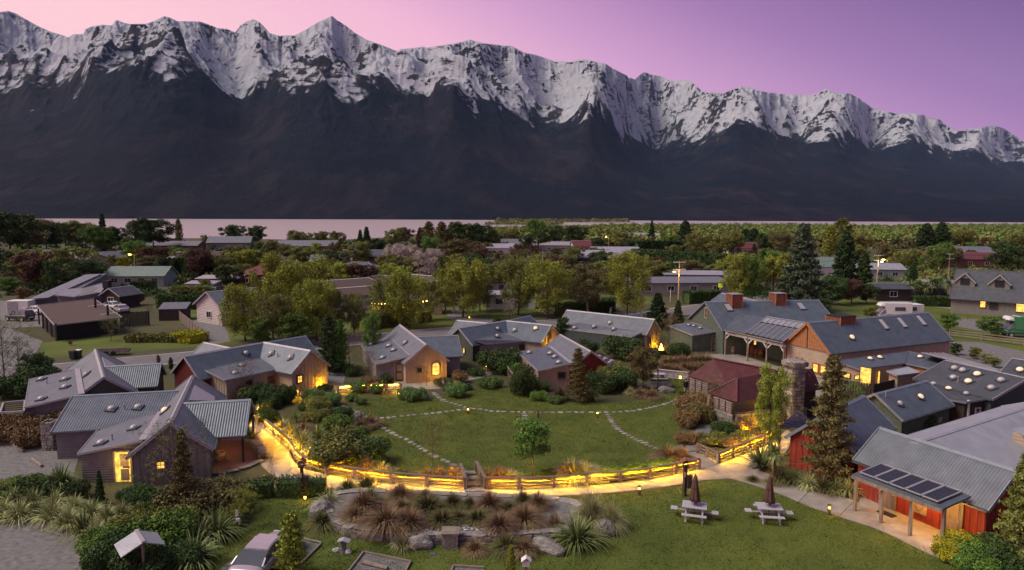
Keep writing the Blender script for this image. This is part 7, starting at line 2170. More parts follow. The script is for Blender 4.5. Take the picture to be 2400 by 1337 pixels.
bus = [(800, 1088, 2.2, 'bush', 'olive', 'large brown-green shrub in the middle of the left bed', 1.15), (850, 1085, 1.9, 'bush', 'dgreen', 'large dark green shrub at the lawn edge', 1.1), (768, 1082, 1.3, 'bush', 'dgreen', 'dark shrub inside the fence bend', 1.0),
  (880, 1098, 1.0, 'bush_b', 'dgreen', 'low dark shrub before the lawn rock', .8), (645, 948, 1.7, 'bush', 'dgreen', 'dark bush in front of the bent red-gabled cottage', .9), (676, 945, 1.6, 'bush', 'dgreen', 'dark upright bush before the brown window', .6),
  (600, 940, 1.5, 'bush_b', 'dgreen', 'bush under the window of the bent cottage', 1.0), (575, 935, 1.2, 'brush', 'brown', 'bare brown bush under the lean-to of the bent cottage', 1.0), (630, 958, 1.0, 'bush_b', 'dgreen', 'low bush before the bent cottage', 1.0),
  (1172, 870, 2.4, 'bush', 'dgreen', 'big rounded bush before the bent far cottage', 1.25), (1198, 878, 1.4, 'bush', 'green', 'smaller bush right of the big rounded one', 1.0), (1228, 925, 2.7, 'bush', 'dgreen', 'tall ivy-like bush covering the cottage corner', .62),
  (1216, 892, 1.3, 'bush', 'dgreen', 'bush behind the paling fence', .9), (1407, 918, 1.9, 'bush', 'dgreen', 'dark bush right of the green flax', 1.0), (1462, 912, 2.0, 'bush', 'dgreen', 'dark bush left of the bare olive tree', .9), (1435, 905, 2.2, 'bush', 'olive', 'olive bush behind the two dark ones', .9),
  (1459, 840, 2.6, 'bush', 'dgreen', 'dense dark bush against the back cottage', 1.1), (1376, 832, 1.8, 'bush', 'dgreen', 'dark bush between two back cottages', .9), (1590, 835, 1.6, 'bush', 'dgreen', 'round bush left of the green annexe', 1.1), (1560, 830, 1.2, 'brush', 'brown', 'brown bush behind the fire bowl', 1.1),
  (1610, 1000, 1.35, 'bush', 'brown', 'brown bush left of the hut stone wall', .9), (1640, 990, 1.6, 'bush', 'beech', 'dark brown bush beside the hut pole', .9), (1625, 975, 1.9, 'brush', 'brown', 'twiggy brown bush below the log wall', 1.1), (1607, 1040, .9, 'brush', 'brown', 'small rusty bush beside the gravel ramp', 1.0),
  (1678, 1042, .9, 'bush_b', 'olive', 'olive low bush on the planted slope, left', 1.0), (1712, 1050, .8, 'brush', 'brown', 'brown low bush on the planted slope', 1.2), (1742, 1040, .9, 'bush_b', 'olive', 'olive low bush on the planted slope, right', 1.0), (1700, 1018, 1.0, 'bush_b', 'dgreen', 'dark low bush under the hut stones', 1.0),
  (1738, 1012, 1.0, 'brush', 'brown', 'brown bush under the lit stone wall', 1.1), (1780, 1030, 0.9, 'bush', 'dgreen', 'dark bush in front of the brightest stones', .8), (1764, 1035, .8, 'brush', 'copper', 'brown bush by the rising fence', 1.1), (1652, 1040, .7, 'bush_b', 'gtuss', 'low green bush by the ramp fence', 1.2),
  (2255, 1302, 1.1, 'bush_b', 'yellow', 'yellow-flowering bush at the porch corner', 1.0), (2310, 1318, 1.2, 'bush_b', 'green', 'green bush right of the yellow one', 1.1), (2365, 1335, 1.4, 'bush_b', 'dgreen', 'dark bush at the bottom right corner', 1.1), (2225, 1310, .8, 'bush_b', 'yellow', 'small yellow-green bush at the last porch post', 1.0),
  (2290, 1345, 1.0, 'bush_b', 'green', 'green bush at the bottom edge by the path', 1.0), (2130, 1005, 1.7, 'bush', 'dgreen', 'bush between pale ridge and green shed', 1.2),
  (50, 1160, 1.0, 'bush_b', 'green', 'low green bush bank behind the flax, left one', 1.3), (95, 1160, 1.1, 'bush_b', 'dgreen', 'low dark bush bank left of the grey-green flax', 1.3), (10, 1160, .9, 'bush_b', 'olive', 'olive bush at the far left behind the flax', 1.3), (180, 1165, 1.0, 'bush', 'dgreen', 'dark bush at the cottage corner', .9),
  (330, 1182, 1.1, 'bush', 'dgreen', 'dark green bush right of the lit doorway', 1.1), (365, 1190, 1.0, 'bush_b', 'dgreen', 'second dark bush right of the lit doorway', .9), (300, 1172, .7, 'bush_b', 'dgreen', 'low dark bush under the lit doorway', .8),
  (265, 1335, 1.7, 'bush', 'dgreen', 'dark bush left of the little metal roof', .9), (330, 1362, 1.5, 'bush', 'dgreen', 'dark bush in front of the little metal roof', 1.0), (385, 1290, 1.9, 'bush', 'green', 'bright green bush right of the little metal roof', 1.0), (250, 1290, 1.2, 'bush_b', 'green', 'green bush at the gravel corner', 1.0),
  (415, 1260, 1.7, 'bush', 'olive', 'tall olive bush in front of the brown tree', .8), (440, 1330, 1.2, 'bush', 'dgreen', 'dark bush between metal roof and big flax', 1.0), (300, 1260, 1.2, 'bush_b', 'olive', 'olive bush behind the little metal roof', 1.0), (350, 1235, 1.2, 'brush', 'olive', 'brushy bush behind the metal roof', 1.0),
  (470, 1215, 2.0, 'brush', 'beech', 'brown twiggy bush right of the brown tree', 1.2), (515, 1195, 1.7, 'brush', 'beech', 'brown twiggy bush below the porch', 1.2), (540, 1225, 1.1, 'brush', 'olive', 'low brush by the power box', 1.0),
  (150, 1000, 1.7, 'brush', 'brown', 'brown bush between gate pillar and cottage', 1.1), (30, 930, 2.0, 'bush', 'dgreen', 'dark bush behind the leftmost pergola', 1.2), (85, 915, 2.4, 'bush', 'dgreen', 'dark bush at the roof edge of the left cottage', 1.1),
  (865, 905, 1.0, 'brush', 'brown', 'bare bush under the leftmost corner of the arched-window cottage', 1.0), (905, 905, 1.2, 'bush', 'dgreen', 'dark bush left of its brown door', .8), (1040, 905, .9, 'bush_b', 'gtuss', 'low bush under the glowing arch', 1.0),
  (1115, 880, .8, 'bush_b', 'dgreen', 'low dark bush by the bent far cottage', 1.2), (1080, 895, 1.1, 'brush', 'brown', 'brown bush between two cottages', 1.0), (825, 880, 1.2, 'bush', 'dgreen', 'dark bush below the carport frame', 1.0), (790, 872, .9, 'bush_b', 'dgreen', 'bush by the grey drive', 1.0),
  (1500, 850, 1.3, 'brush', 'olive', 'bush before the uplit gable of the back cottage', 1.1), (1530, 838, .9, 'bush_b', 'dgreen', 'low bush under the uplit gable', 1.0), (1985, 985, 1.4, 'bush', 'green', 'green bush behind the conifer', 1.0)]
for x, y, h, k_, lf, lb, wd in bus:
 put(k_, 'bush', 'shrub', lf, x, y, h, lb, None, wd)
hedge('low_hedge', 'clipped dark hedge left of the lantern post', P(652, 1160), P(764, 1158), 1.1, 1.0, 'dgreen', seed=3, lsize=.08)
hedge('low_hedge', 'clipped dark hedge in front of the brick porch', P(520, 1166), P(640, 1162), 1.1, 0.95, 'dgreen', seed=4, lsize=.08)
# garden trees
def tree(kind, leaf, x, yb, yt, label, wide=1.0, bark='bark', name='tree', group=None, hmax=None):
 h = hpx(x, yb, yt)
 return put(kind, name, 'tree', leaf, x, yb, h, label, group, wide, 0, bark)
tree('small_round', 'green', 1249, 1118, 983, 'small round-headed green tree on the front edge of the lawn', 1.0)
tree('twiggy', 'brown', 1015, 1098, 985, 'bare reddish sapling on the lawn', .7, name='sapling')
tree('twiggy', 'beech', 415, 1205, 995, 'brown feathery tree in front of the nearest cottage gable', 1.15)
tree('beech', 'beech', 432, 1215, 1010, 'slim russet tree rising beside the feathery brown one', .75)
tree('sparse', 'willow', 576, 1238, 1140, 'young leafy sapling behind the white power box', .9, name='sapling')
tree('twiggy', 'beech', 636, 1150, 1062, 'thin bare sapling above the porch hedge', .35, name='sapling')
tree('lemonwood', 'willow', 685, 1352, 1200, 'young willow-green tree hiding the front of the silver car', 1.15)
tree('lemonwood', 'willow', 1197, 1372, 1278, 'young yellow-green conifer at the bottom centre', .7, name='sapling')
tree('small_fir', 'dgreen', 236, 1185, 1105, 'small dark bushy tree left of the lit doorway', .5)
tree('beech', 'beech', 1354, 942, 818, 'brown beech in front of the deep red gable', 1.15)
tree('round_b', 'beech', 1508, 908, 815, 'light brown feathery tree before the uplit back cottage', .75)
tree('beech', 'beech', 1940, 1128, 838, 'tall brown conifer in front of the red building', 1.0)
tree('spruce', 'olive', 2392, 1330, 1062, 'olive conifer cut by the right picture edge', .95)
tree('birch', 'willow', 1802, 1072, 862, 'slender light green tree beside the stone chimney', .66)
tree('sparse', 'green', 1990, 985, 885, 'thin leafy tree by the annexe courtyard', .9)
tree('twiggy', 'brown', 1668, 985, 880, 'bare twiggy tree against the log wall of the hut', .8)
tree('twiggy', 'brown', 740, 920, 838, 'bare climber-like tree against the uplit beige gable', .6)
tree('twiggy', 'brown', 578, 930, 845, 'bare reddish tree before the lean-to of the bent cottage', 1.0)
tree('twiggy', 'brown', 862, 900, 815, 'bare tree left of the arched-window cottage', .9)
tree('twiggy', 'wine', 1000, 905, 855, 'small bare shrub tree beside the glowing arch', .8)
tree('poplar', 'dgreen', 772, 880, 740, 'narrow dark tree behind the bent cottage, left one', 1.0)
tree('poplar', 'green', 798, 872, 750, 'narrow dark tree behind the bent cottage, right one', .9)
tree('twiggy', 'brown', 820, 865, 780, 'bare bush tree left of the arched-window cottage roof', 1.3)
tree('small_fir', 'conif', 1540, 772, 688, 'dark little fir behind the back cottage', 1.2)
tree('small_fir', 'dgreen', 1588, 770, 705, 'green cone-shaped shrub by the road', .8)
tree('twiggy', 'brown', 1575, 790, 735, 'brown twiggy shrub by the green annexe', 1.2)
tree('twiggy', 'beech', 1565, 825, 745, 'tall bare shrub between back cottage and green annexe', .8)
tree('round_b', 'dgreen', 85, 905, 830, 'dark round tree behind the left cottage', .9)
tree('twiggy', 'olive', 12, 910, 745, 'thin olive tree at the left edge behind the car park', 1.1)
tree('twiggy', 'dgreen', 45, 900, 790, 'dark scrubby tree left of the round dark one', 1.1)
tree('twiggy', 'olive', 260, 800, 745, 'olive young tree before the black-walled house', 1.4)
tree('brush' if False else 'round_b', 'brown', 165, 810, 797, 'russet shrub beside the road by the black-walled house', .8)
tree('poplar', 'olive', 372, 862, 832, 'small yellow-green shrub at the roadside', 1.0)
tree('poplar', 'dgreen', 401, 870, 838, 'narrow dark shrub at the roadside', 1.1)
# cabbage trees: trunk and sword-leaf heads
def cabbage(label, x, yb, yt, heads=1, s=1.0):
 p = P(x, yb); h = hpx(x, yb, yt)
 t = thing('cabbage_tree', label, 'tree', p)
 T = Tubes(); T.add([(0, 0, -.1), (.03, 0, h * .5), (0, .02, h - .45 * s)], [.11, .09, .07], 6)
 hd = [(0, 0, h - .45 * s)]
 for k in range(heads - 1):
  a = k * 2.3 + 1; e = (math.cos(a) * .8 * s, math.sin(a) * .8 * s, h - .5 * s - .2 * k)
  T.add([(0, 0, h * .5), e], [.07, .05], 5); hd.append(e)
 link('trunk', T.mesh('cabbage_trunk'), M['bark'], t)
 for e in hd: link('leaf_head', PROTO['cabbage']['crown'], LM['cabbage'], t, e, (0, 0, random.random() * 6), (s, s, s))
cabbage('single-headed cabbage tree over the spiky flax at the path junction', 1812, 1132, 1042, 1, 1.15)
cabbage('cabbage tree before the far car park, left one', 2150, 704, 657, 4, 1.9)
cabbage('cabbage tree before the far car park, right one', 2198, 708, 648, 4, 1.9)
# ================================================================== the village beyond
def far_house(label, x, yb, L_, W_, rz, wall, roof, ze=2.5, zr=4.0, name='house', cat='house', wins=3, lit=0, hip=False, cap='cap', flat=False, chim=False, group=None, side='R'):
 """small house standing at a photo point; L along rz"""
 c = mk(P(x, yb)); d = V3(math.cos(rz), math.sin(rz)); n = V3(-d.y, d.x)
 t = thing(name, label, cat, (0, 0, 0), 0, group); ROOTS.append((t, c))
 c = c + V3(0, W_ / 2)
 A = c - d * L_ / 2; B = c + d * L_ / 2
 if flat:
  q = [A - n * W_ / 2, B - n * W_ / 2, B + n * W_ / 2, A + n * W_ / 2]
  z_ = [ze, ze, zr, zr]
  pts = [V3(p.x, p.y, z) for p, z in zip(q, z_)]
  ov = [p + (p - (c + V3(0, 0, p.z))) * .06 for p in pts]
  roof_slab(t, ov, M[roof], .12); prism(t, pts, 0, wall)
  w = dict(wR=(q[0], -n), wA=(A, -d), wB=(B, d), d=d)
 else:
  if hip:
   hw = W_ / 2
   r0 = A + d * hw; r1 = B - d * hw
   E = [A - n * hw, B - n * hw, B + n * hw, A + n * hw]
   E = [p + (p - c).normalized() * .4 for p in E]
   up = lambda p, z: V3(p.x, p.y, z)
   roof_slab(t, [up(E[0], ze), up(E[1], ze), up(r1, zr), up(r0, zr)], M[roof]); roof_slab(t, [up(E[2], ze), up(E[3], ze), up(r0, zr), up(r1, zr)], M[roof])
   roof_slab(t, [up(E[1], ze), up(E[2], ze), up(r1, zr)], M[roof]); roof_slab(t, [up(E[3], ze), up(E[0], ze), up(r0, zr)], M[roof])
   MB().bar(up(r0, zr + .05), up(r1, zr + .05), .25, .08).build('ridge_cap', M[cap], t)
   for k, (e, r_) in enumerate(((E[0], r0), (E[1], r1), (E[2], r1), (E[3], r0))): MB().bar(up(e, ze + .06), up(r_, zr + .06), .2, .06).build('hip_cap', M[cap], t)
   prism(t, [up(p, ze + .05) for p in (A - n * hw, B - n * hw, B + n * hw, A + n * hw)], 0, wall)
   w = dict(wR=(A - n * hw, -n), wA=(A, -d), wB=(B, d), d=d)
  else:
   w = wing(t, A, B, W_ / 2, ze, zr, wall, roof, cap=cap, oh=.4, oe=.4, th=.14)
 # windows on the side facing the camera
 sn = w['wR'][1]
 base = c + sn * (W_ / 2)
 for i in range(wins):
  q = base + d * L_ * ((i + .5) / wins - .5) * .92
  window(t, V3(q.x, q.y, 1.45), sn, min(1.5, L_ / wins * .5), 1.1, frame='wframe', pane='lit' if (lit >> i) & 1 else 'window_dark', bars=(2, 1), fw=.1)
 en = -d if (-d).y < d.y else d
 q = c + en * (L_ / 2)
 window(t, V3(q.x, q.y, 1.45), en, 1.3, 1.0, frame='wframe', bars=(2, 1), fw=.1)
 if chim:
  MB().cyl((c.x, c.y, zr - .8), (c.x, c.y, zr + 1.0), .14, n=8).build('flue', M['cap'], t)
 return t
# black-walled house with brown mono-pitch roof
BH = thing('house', 'black-walled house with big brown mono-pitch roof across the road', 'house'); ROOTS.append((BH, mk(P(190, 800))))
bp_ = [P(127, 762, 2.3), P(286, 744, 2.3), P(221, 701, 3.4), P(86, 716, 3.4)]
bpl = roof_slab(BH, bp_, M['roof_brown'], .15)
for i in range(4): MB().bar(bp_[i] - V3(0, 0, .03), bp_[(i + 1) % 4] - V3(0, 0, .03), .08, .2).build('fascia', M['cap'], BH)
prism(BH, bp_, 0, 'dark', inset=.9)
for x, y in [(224, 722), (253, 740)]:
 p = on_plane(x, y, *bpl); MB().cyl((0, 0, -.2), (0, 0, 1.5), .16, n=8).build('flue', M['dark'], BH, p)
for a, b in (((207, 719), (245, 713)), ((236, 738), (272, 733))):
 MB().bar(on_plane(*a, bpl[0] + bpl[1] * .05, bpl[1]), on_plane(*b, bpl[0] + bpl[1] * .05, bpl[1]), .3, .05).build('roof_flashing', M['alu'], BH)
p = mk(P(176, 782)); window(BH, V3(p.x, p.y + .6, 1.3), (0.15, -1), 1.1, .5, frame='wframe', pane='roof_light')
for k in range(5):
 q = mk(bp_[3].lerp(bp_[0], k / 4)); MB().box((q.x + .2, q.y, 1.3 + .1 * (4 - k)), (.16, .16, 2.4)).build('post', M['dtimber'], BH)
# butterfly-roofed blue-grey house
M['roof_mid2'] = mat('blue_grey_roof', (0.19, 0.20, 0.235), .5, .15, 1.0, spec=.5, metal=.2)
BF = thing('house', 'blue-grey house with a tall slanting roof blade behind the black-walled one', 'house'); ROOTS.append((BF, mk(P(165, 715))))
q1 = [P(67, 701, 2.3), P(130, 712, 2.2), P(196, 672, 4.0), P(200, 644, 4.9)]
q2 = [P(128, 692, 3.0), P(176, 696, 2.7), P(200, 682, 2.8), P(236, 686, 2.7), P(252, 666, 3.2), P(196, 658, 3.4)]
roof_slab(BF, q1[:1] + [q1[0].lerp(q1[3], 0) + V3(2, 2, 0)] + [q1[3] + V3(2, 2, 0), q1[3]], M['roof_mid2'], .3)
prism(BF, [q1[0], q1[0] + V3(3, 6, 0), q1[3] + V3(2, 4, 0), q1[3]], 0, 'greyw')
roof_slab(BF, [q2[0], q2[1], q2[2], q2[5]], M['roof_mid2'], .15); roof_slab(BF, [q2[2], q2[3], q2[4], q2[5]], M['roof_mid2'], .15)
prism(BF, [q2[0], q2[1], q2[3], q2[4], q2[5]], 0, 'greyw', inset=.8)
MB().box(tuple(P(251, 672, 3.2) + V3(0, 0, 0)), (1.1, 1.1, 2.2)).build('chimney', M['dark'], BF)
p = P(218, 700); lamp('window_glow', BF, (p.x, p.y - 1.2, 1.6), 90, .3); window(BF, V3(p.x, p.y - .2, 1.5), (0.2, -1), 1.6, 1.8, pane='lit', frame='frame')
far_house('dark boarded shed behind the cars at the left', 270, 722, 4.5, 4, 1.3, 'dtimber', 'roof_dark', 2.4, 3.6, 'shed', 'shed', 0)
M['pgreen'] = mat('pale_green_boards', (0.26, 0.33, 0.29), .8, .1, 2.0, uvstripe=(.2, .08, 1))
M['proof'] = mat('pale_green_roof', (0.14, 0.19, 0.17), .6, .15, 2.0)
M['pink'] = mat('pinkish_white_boards', (0.50, 0.43, 0.43), .8, .1, 2.0, uvstripe=(.25, .08, 1))
M['brick'] = mat('brown_brick', (0.15, 0.075, 0.06), .85, .25, 6.0)
M['grey2'] = mat('plain_grey_wall', (0.2, 0.2, 0.21), .85, .15, 2.0)
M['roof_mid'] = mat('plain_grey_roof', (0.15, 0.155, 0.18), .55, .2, 1.0, spec=.5, metal=.2)
far_house('pale green bungalow on a terrace with white-framed windows', 312, 672, 13, 8, 0.1, 'pgreen', 'proof', 2.6, 4.4, wins=4)
far_house('small pale green shed left of the pale green bungalow', 264, 668, 4.5, 3.5, 1.5, 'pgreen', 'proof', 2.4, 3.4, 'shed', 'shed', 1)
far_house('dark-roofed house left of the white caravan, low gables', 175, 628, 16, 9, -0.5, 'grey2', 'roof_mid', 2.5, 4.5)
far_house('small gabled grey house beside it, further left', 108, 628, 10, 8, 0.2, 'olive', 'roof_mid', 2.5, 4.4)
far_house('house with pale mono roof and brown wall at the far left', 43, 612, 14, 9, 0.1, 'brick', 'roof_mid', 2.6, 3.6, flat=True)
far_house('little grey gabled garage under the wide dark tree', 250, 624, 9, 7, 1.2, 'grey2', 'roof_mid', 2.6, 4.6, 'garage', 'garage', 1)
far_house('small pale boat shed near the lake', 218, 582, 7, 6, 1.2, 'grey2', 'roof_mid', 3, 5, 'shed', 'shed', 1)
far_house('roof rising over the clipped hedge row', 430, 632, 15, 9, -0.7, 'brick', 'roof_mid', 2.7, 5.0)
far_house('long dark roofed house near the lake shore', 400, 590, 24, 10, 0.0, 'brick', 'roof_mid', 2.8, 4.6, wins=5)
far_house('pale lakeside house with a double window beside the twin round trees', 530, 584, 20, 12, 0.2, 'grey2', 'roof_mid', 3.2, 6.0, wins=3)
far_house('low dark roof behind shrubs beyond the clipped hedge row', 540, 618, 14, 8, 0.3, 'brick', 'roof_brown', 2.6, 4.0)
far_house('maroon hip-roofed house with tall flue behind the big willows', 622, 672, 14, 10, -0.1, 'dred', 'roof_maroon', 2.8, 5.2, wins=3, hip=True, chim=True, cap='roof_maroon')
far_house('flat-roofed maroon shed with pink fascia beside the maroon house', 505, 680, 9, 6, 0.1, 'dred', 'cap', 2.6, 2.9, 'shed', 'shed', 2, flat=True)
far_house('grey corrugated shed behind the row of round bushes', 467, 693, 6, 4, 0.05, 'grey2', 'roof_light', 2.5, 2.8, 'shed', 'shed', 1, flat=True)
far_house('white weatherboard house half hidden by the left willow', 545, 757, 11, 7, 0.95, 'pink', 'roof_warm', 3.0, 5.0, wins=4, cap='cap')
far_house('small shed with white verge roof at the paling fence', 400, 752, 4, 3, 0.2, 'dtimber', 'roof_warm', 1.9, 2.6, 'shed', 'shed', 0, flat=True)
far_house('dark lakeside house with layered roofs', 715, 592, 26, 11, 0.1, 'brick', 'roof_mid', 3, 5.2, wins=4)
far_house('pale gabled roof between the big willows', 770, 633, 12, 8, .2, 'grey2', 'roof_warm', 2.6, 4.4)
far_house('dark gable-roofed house right of the blossom trees\' hedge', 852, 620, 16, 9, -0.1, 'brick', 'roof_dark', 2.8, 4.8)
far_house('blue hip-roofed house behind the motel', 833, 665, 16, 11, -0.35, 'grey2', 'roof_blue', 2.8, 5.0, hip=True)
for i, (x, y, l, w, rz) in enumerate([(770, 705, 16, 8, .75), (860, 722, 18, 7, .75), (905, 690, 14, 8, .6), (990, 690, 14, 8, -.6), (1040, 705, 16, 8, .7), (1150, 690, 15, 8, .6)]):
 ws = ['leftmost', 'second from left', 'third from left', 'fourth from left', 'fifth from left', 'rightmost'][i]
 far_house(f'motel block with white-edged brown roof, {ws} of six among the willows', x, y, l, w, rz, 'pink', 'roof_brown', 2.6, 3.7, 'motel_block', 'motel block', 3, cap='white', group='motel blocks with white-edged roofs')
far_house('dark-roofed house with pale end wall right of the orange tree', 1155, 655, 18, 9, -0.25, 'pink', 'roof_dark', 2.8, 5.0, wins=3)
far_house('small white lean-to house on the far street', 1172, 598, 14, 9, .1, 'pink', 'roof_light', 3, 4.6, flat=True)
far_house('beige gabled house behind the street trees', 1215, 592, 16, 10, .1, 'cream', 'roof_mid', 3.4, 6)
far_house('house with wide white roof on the far street', 1320, 590, 22, 12, 0.0, 'grey2', 'cap', 3, 4.6, hip=True)
far_house('pink-walled house with dark red roof on the far street', 1372, 592, 12, 9, .1, 'pink', 'roof_maroon', 3, 5.4)
far_house('black modern house with a sloping white-edged wing', 1405, 628, 16, 9, -.2, 'dark', 'roof_light', 3.4, 5.4, wins=3, flat=True)
far_house('long low house with pale ribbed roof behind the black house', 1450, 612, 18, 10, 0.05, 'dtimber', 'roof_light', 3.4, 5, flat=True)
far_house('left of two small cream gabled cottages on the far street', 1515, 592, 8, 8, 1.4, 'pink', 'roof_mid', 3, 5.6, wins=1)
far_house('right small cream gabled cottage with red roof wing', 1545, 593, 8, 8, 1.4, 'pink', 'roof_maroon', 3, 5.6, wins=1)
far_house('house with pale roof edge hidden by trees on the far street', 1505, 568, 24, 12, 0, 'cream', 'cap', 3.4, 6.0)
far_house('long modern house with flat dark roof behind the power pole', 1595, 692, 22, 9, 0.08, 'grey2', 'roof_mid', 2.7, 3.2, wins=4, flat=True)
far_house('flat-roofed wing with pale roof behind the modern house', 1650, 672, 18, 8, -0.05, 'grey2', 'roof_light', 2.9, 3.3, wins=3, flat=True)
far_house('pale house with white canopy seen between willows', 1280, 700, 9, 6, .1, 'pink', 'cap', 2.7, 3.1, flat=True, wins=2)
far_house('low white building edge behind the willows', 1195, 725, 9, 5, .05, 'white', 'cap', 2.6, 2.9, flat=True, wins=2)
far_house('pink-roofed house between dark trees in the distance', 1755, 598, 18, 10, .1, 'pink', 'roof_maroon', 3, 5.5)
far_house('dark grey-roofed house between the light birch and the big spruce', 1805, 672, 16, 9, -.1, 'cream', 'roof_dark', 2.8, 4.8)
far_house('pale green-roofed hall left of the tall cypress', 1925, 652, 16, 11, .3, 'white', 'proof', 3.2, 5.4, wins=2)
far_house('pale house right of the tall cypress behind the street lamp', 2065, 655, 13, 8, -.1, 'pgreen', 'roof_light', 2.8, 4.2)
far_house('small dark kiosk with white posts and sign by the side road', 2093, 706, 7, 5, 0.0, 'dtimber', 'roof_dark', 2.6, 3.4, 'kiosk', 'kiosk', 1)
far_house('long blue-roofed house in the right distance', 2270, 610, 26, 11, .05, 'brick', 'roof_mid', 3.2, 5.2, wins=5, lit=6)
far_house('maroon-roofed house in front of the long blue-roofed one', 2295, 628, 24, 11, -.05, 'brick', 'roof_maroon', 3.0, 5.0, wins=4)
far_house('low pinkish shop with flat white roof before the big dark house', 2252, 693, 12, 6, -.12, 'cream', 'cap', 2.6, 2.9, 'shop', 'shop', 3, flat=True)
# big dark shingled inn with dormers at the right edge
IN = thing('inn', 'large dark shingled inn with dormers and lit windows at the right edge', 'inn'); ROOTS.append((IN, mk(P(2330, 702))))
wI = wing(IN, P(2245, 632, 7.5)[:2], P(2420, 640, 7.5)[:2], 5.5, 3.0, 7.5, 'grey', 'roof_dark', cap='roof_dark', oe=.5)
for x, y in [(2263, 662), (2344, 667)]:
 p = on_plane(x, y, *wI['p-']); dd = wI['d']; nn_ = -wI['n']
 a0 = p + nn_ * .9; b0 = p - nn_ * 2.5
 r = wing(IN, a0, b0, 1.5, p.z + .2, p.z + 1.7, 'grey', 'roof_dark', cap='cap', z0=p.z - 1.5, gutter=False)
 window(IN, V3(a0.x, a0.y, p.z + .2) + nn_ * .02, nn_, 1.3, 1.1, frame='dtimber', bars=(2, 1))
for x, y, w, h in [(2305, 695, .8, 1.2), (2395, 699, 1.4, 1.8), (2330, 700, 1.2, 1.4)]:
 q = on_plane(x, y, *wI['wR']); q.z = max(1.2, min(q.z, 2)); window(IN, q + wI['wR'][1] * .05, wI['wR'][1], w, h, pane='lit' if x != 2330 else 'window_dark', frame='frame')
far_house('bus shelter-like dark shed by the hedge before the inn', 2180, 700, 7, 4, .1, 'dark', 'roof_dark', 2.2, 2.6, 'shed', 'shed', 0, flat=True)
# ------------------------------------------------ vehicles
rp = 'cars parked in the village'
def vpx(label, x, y, ang, **kw): return car(label, mk(P(x, y)), ang, group=rp, **kw)
vpx('white car in front of the black-walled house\'s left side', 82, 737, 2.9, paint='white_car')
vpx('white car parked behind the black-walled house, nearer one', 262, 725, 2.6, paint='white_car')
vpx('silver car parked behind the nearer white one', 285, 733, 2.3, paint='silver')
vpx('dark van beside the white container at the left', 47, 752, 2.9, paint='blackcar', kind='suv')
vpx('white van beside the maroon shed', 499, 693, -1.4, paint='white_car', kind='suv')
vpx('grey suv on the grass before the inn', 2255, 717, 2.7, paint='silver', kind='suv')
vpx('oncoming car with bright headlights on the main road', 2121, 674, -2.1, paint='silver', kind='sedan', lights=True)
vpx('dark car parked beside the kiosk', 2126, 702, -1.5, paint='blackcar', kind='suv')
for i, (x, y) in enumerate([(2165, 683), (2180, 686), (2196, 684), (2212, 688)]):
 vpx(f'car in the far car park behind the cabbage trees, {words_[i]} from the left', x, y, 1.4, paint=['silver', 'blackcar', 'white_car', 'silver'][i])
vpx('white car far off beside the low white house', 245, 588, 0, paint='white_car'); vpx('white car far off near the boat shed', 262, 588, 0, paint='white_car')
def camper(label, x, y, ang, paint, cab='white_car', L_=6.0):
 t = car(label, mk(P(x, y)), ang, paint=paint, kind='van', cat='campervan', name='campervan')
 MB().hexa([(-2.7, -1.05, 1.2), (1.2, -1.05, 1.2), (1.2, 1.05, 1.2), (-2.7, 1.05, 1.2)], [(-2.65, -1.0, 3.0), (1.6, -1.0, 3.0), (1.6, 1.0, 3.0), (-2.65, 1.0, 3.0)]).build('living_box', M[paint], t)
 MB().hexa([(.6, -1.0, 2.35), (2.2, -.95, 2.5), (2.2, .95, 2.5), (.6, 1.0, 2.35)], [(.6, -.98, 3.02), (1.9, -.85, 2.95), (1.9, .85, 2.95), (.6, .98, 3.02)]).build('over_cab', M[cab], t)
 for s in (-1, 1): MB().box((-.8, s * 1.06, 2.1), (1.6, .04, .6)).build('side_window', M['glass'], t)
 return t
camper('white high-roofed campervan behind the cedar-gabled lodge', 2090, 752, 3.0, 'white_car')
camper('green and white campervan at the right picture edge', 2392, 790, 3.0, 'green_car')
t = thing('caravan', 'long white caravan below the dark-roofed house at the left', 'caravan', P(122, 634))
MB().hexa([(-5, -1.2, .5), (5, -1.2, .5), (5, 1.2, .5), (-5, 1.2, .5)], [(-4.8, -1.1, 2.7), (4.2, -1.1, 2.7), (4.2, 1.1, 2.7), (-4.8, 1.1, 2.7)]).build('body', M['white'], t)
for k in range(4): MB().box((-3.4 + k * 2.1, -1.2, 1.9), (1.2, .06, .6)).build('window', M['window_dark'], t)
for s in (-1, 1): MB().cyl((s * .8, -1.1, .35), (s * .8, -.9, .35), .35, n=12).build('wheel', M['rubber'], t)
t = thing('container', 'white box container at the left edge', 'container', P(40, 737), .1)
MB().box((0, 1.2, 1.15), (3.5, 2.2, 2.2)).build('box', M['white'], t); MB().box((-.7, .08, 1.15), (1.6, .06, 1.9)).build('door', M['cap'], t)
t = thing('white_motorhome', 'flat white trailer roof behind the lodge ridge', 'trailer', P(2135, 752), .1)
MB().box((0, 1.5, 1.5), (5, 2.2, 2.2)).build('box', M['white'], t); MB().box((0, .38, 1.9), (2.4, .05, .6)).build('window', M['window_dark'], t)
for s in (-1, 1): MB().cyl((s * 1.5, .5, .35), (s * 1.5, .7, .35), .35, n=12).build('wheel', M['rubber'], t)
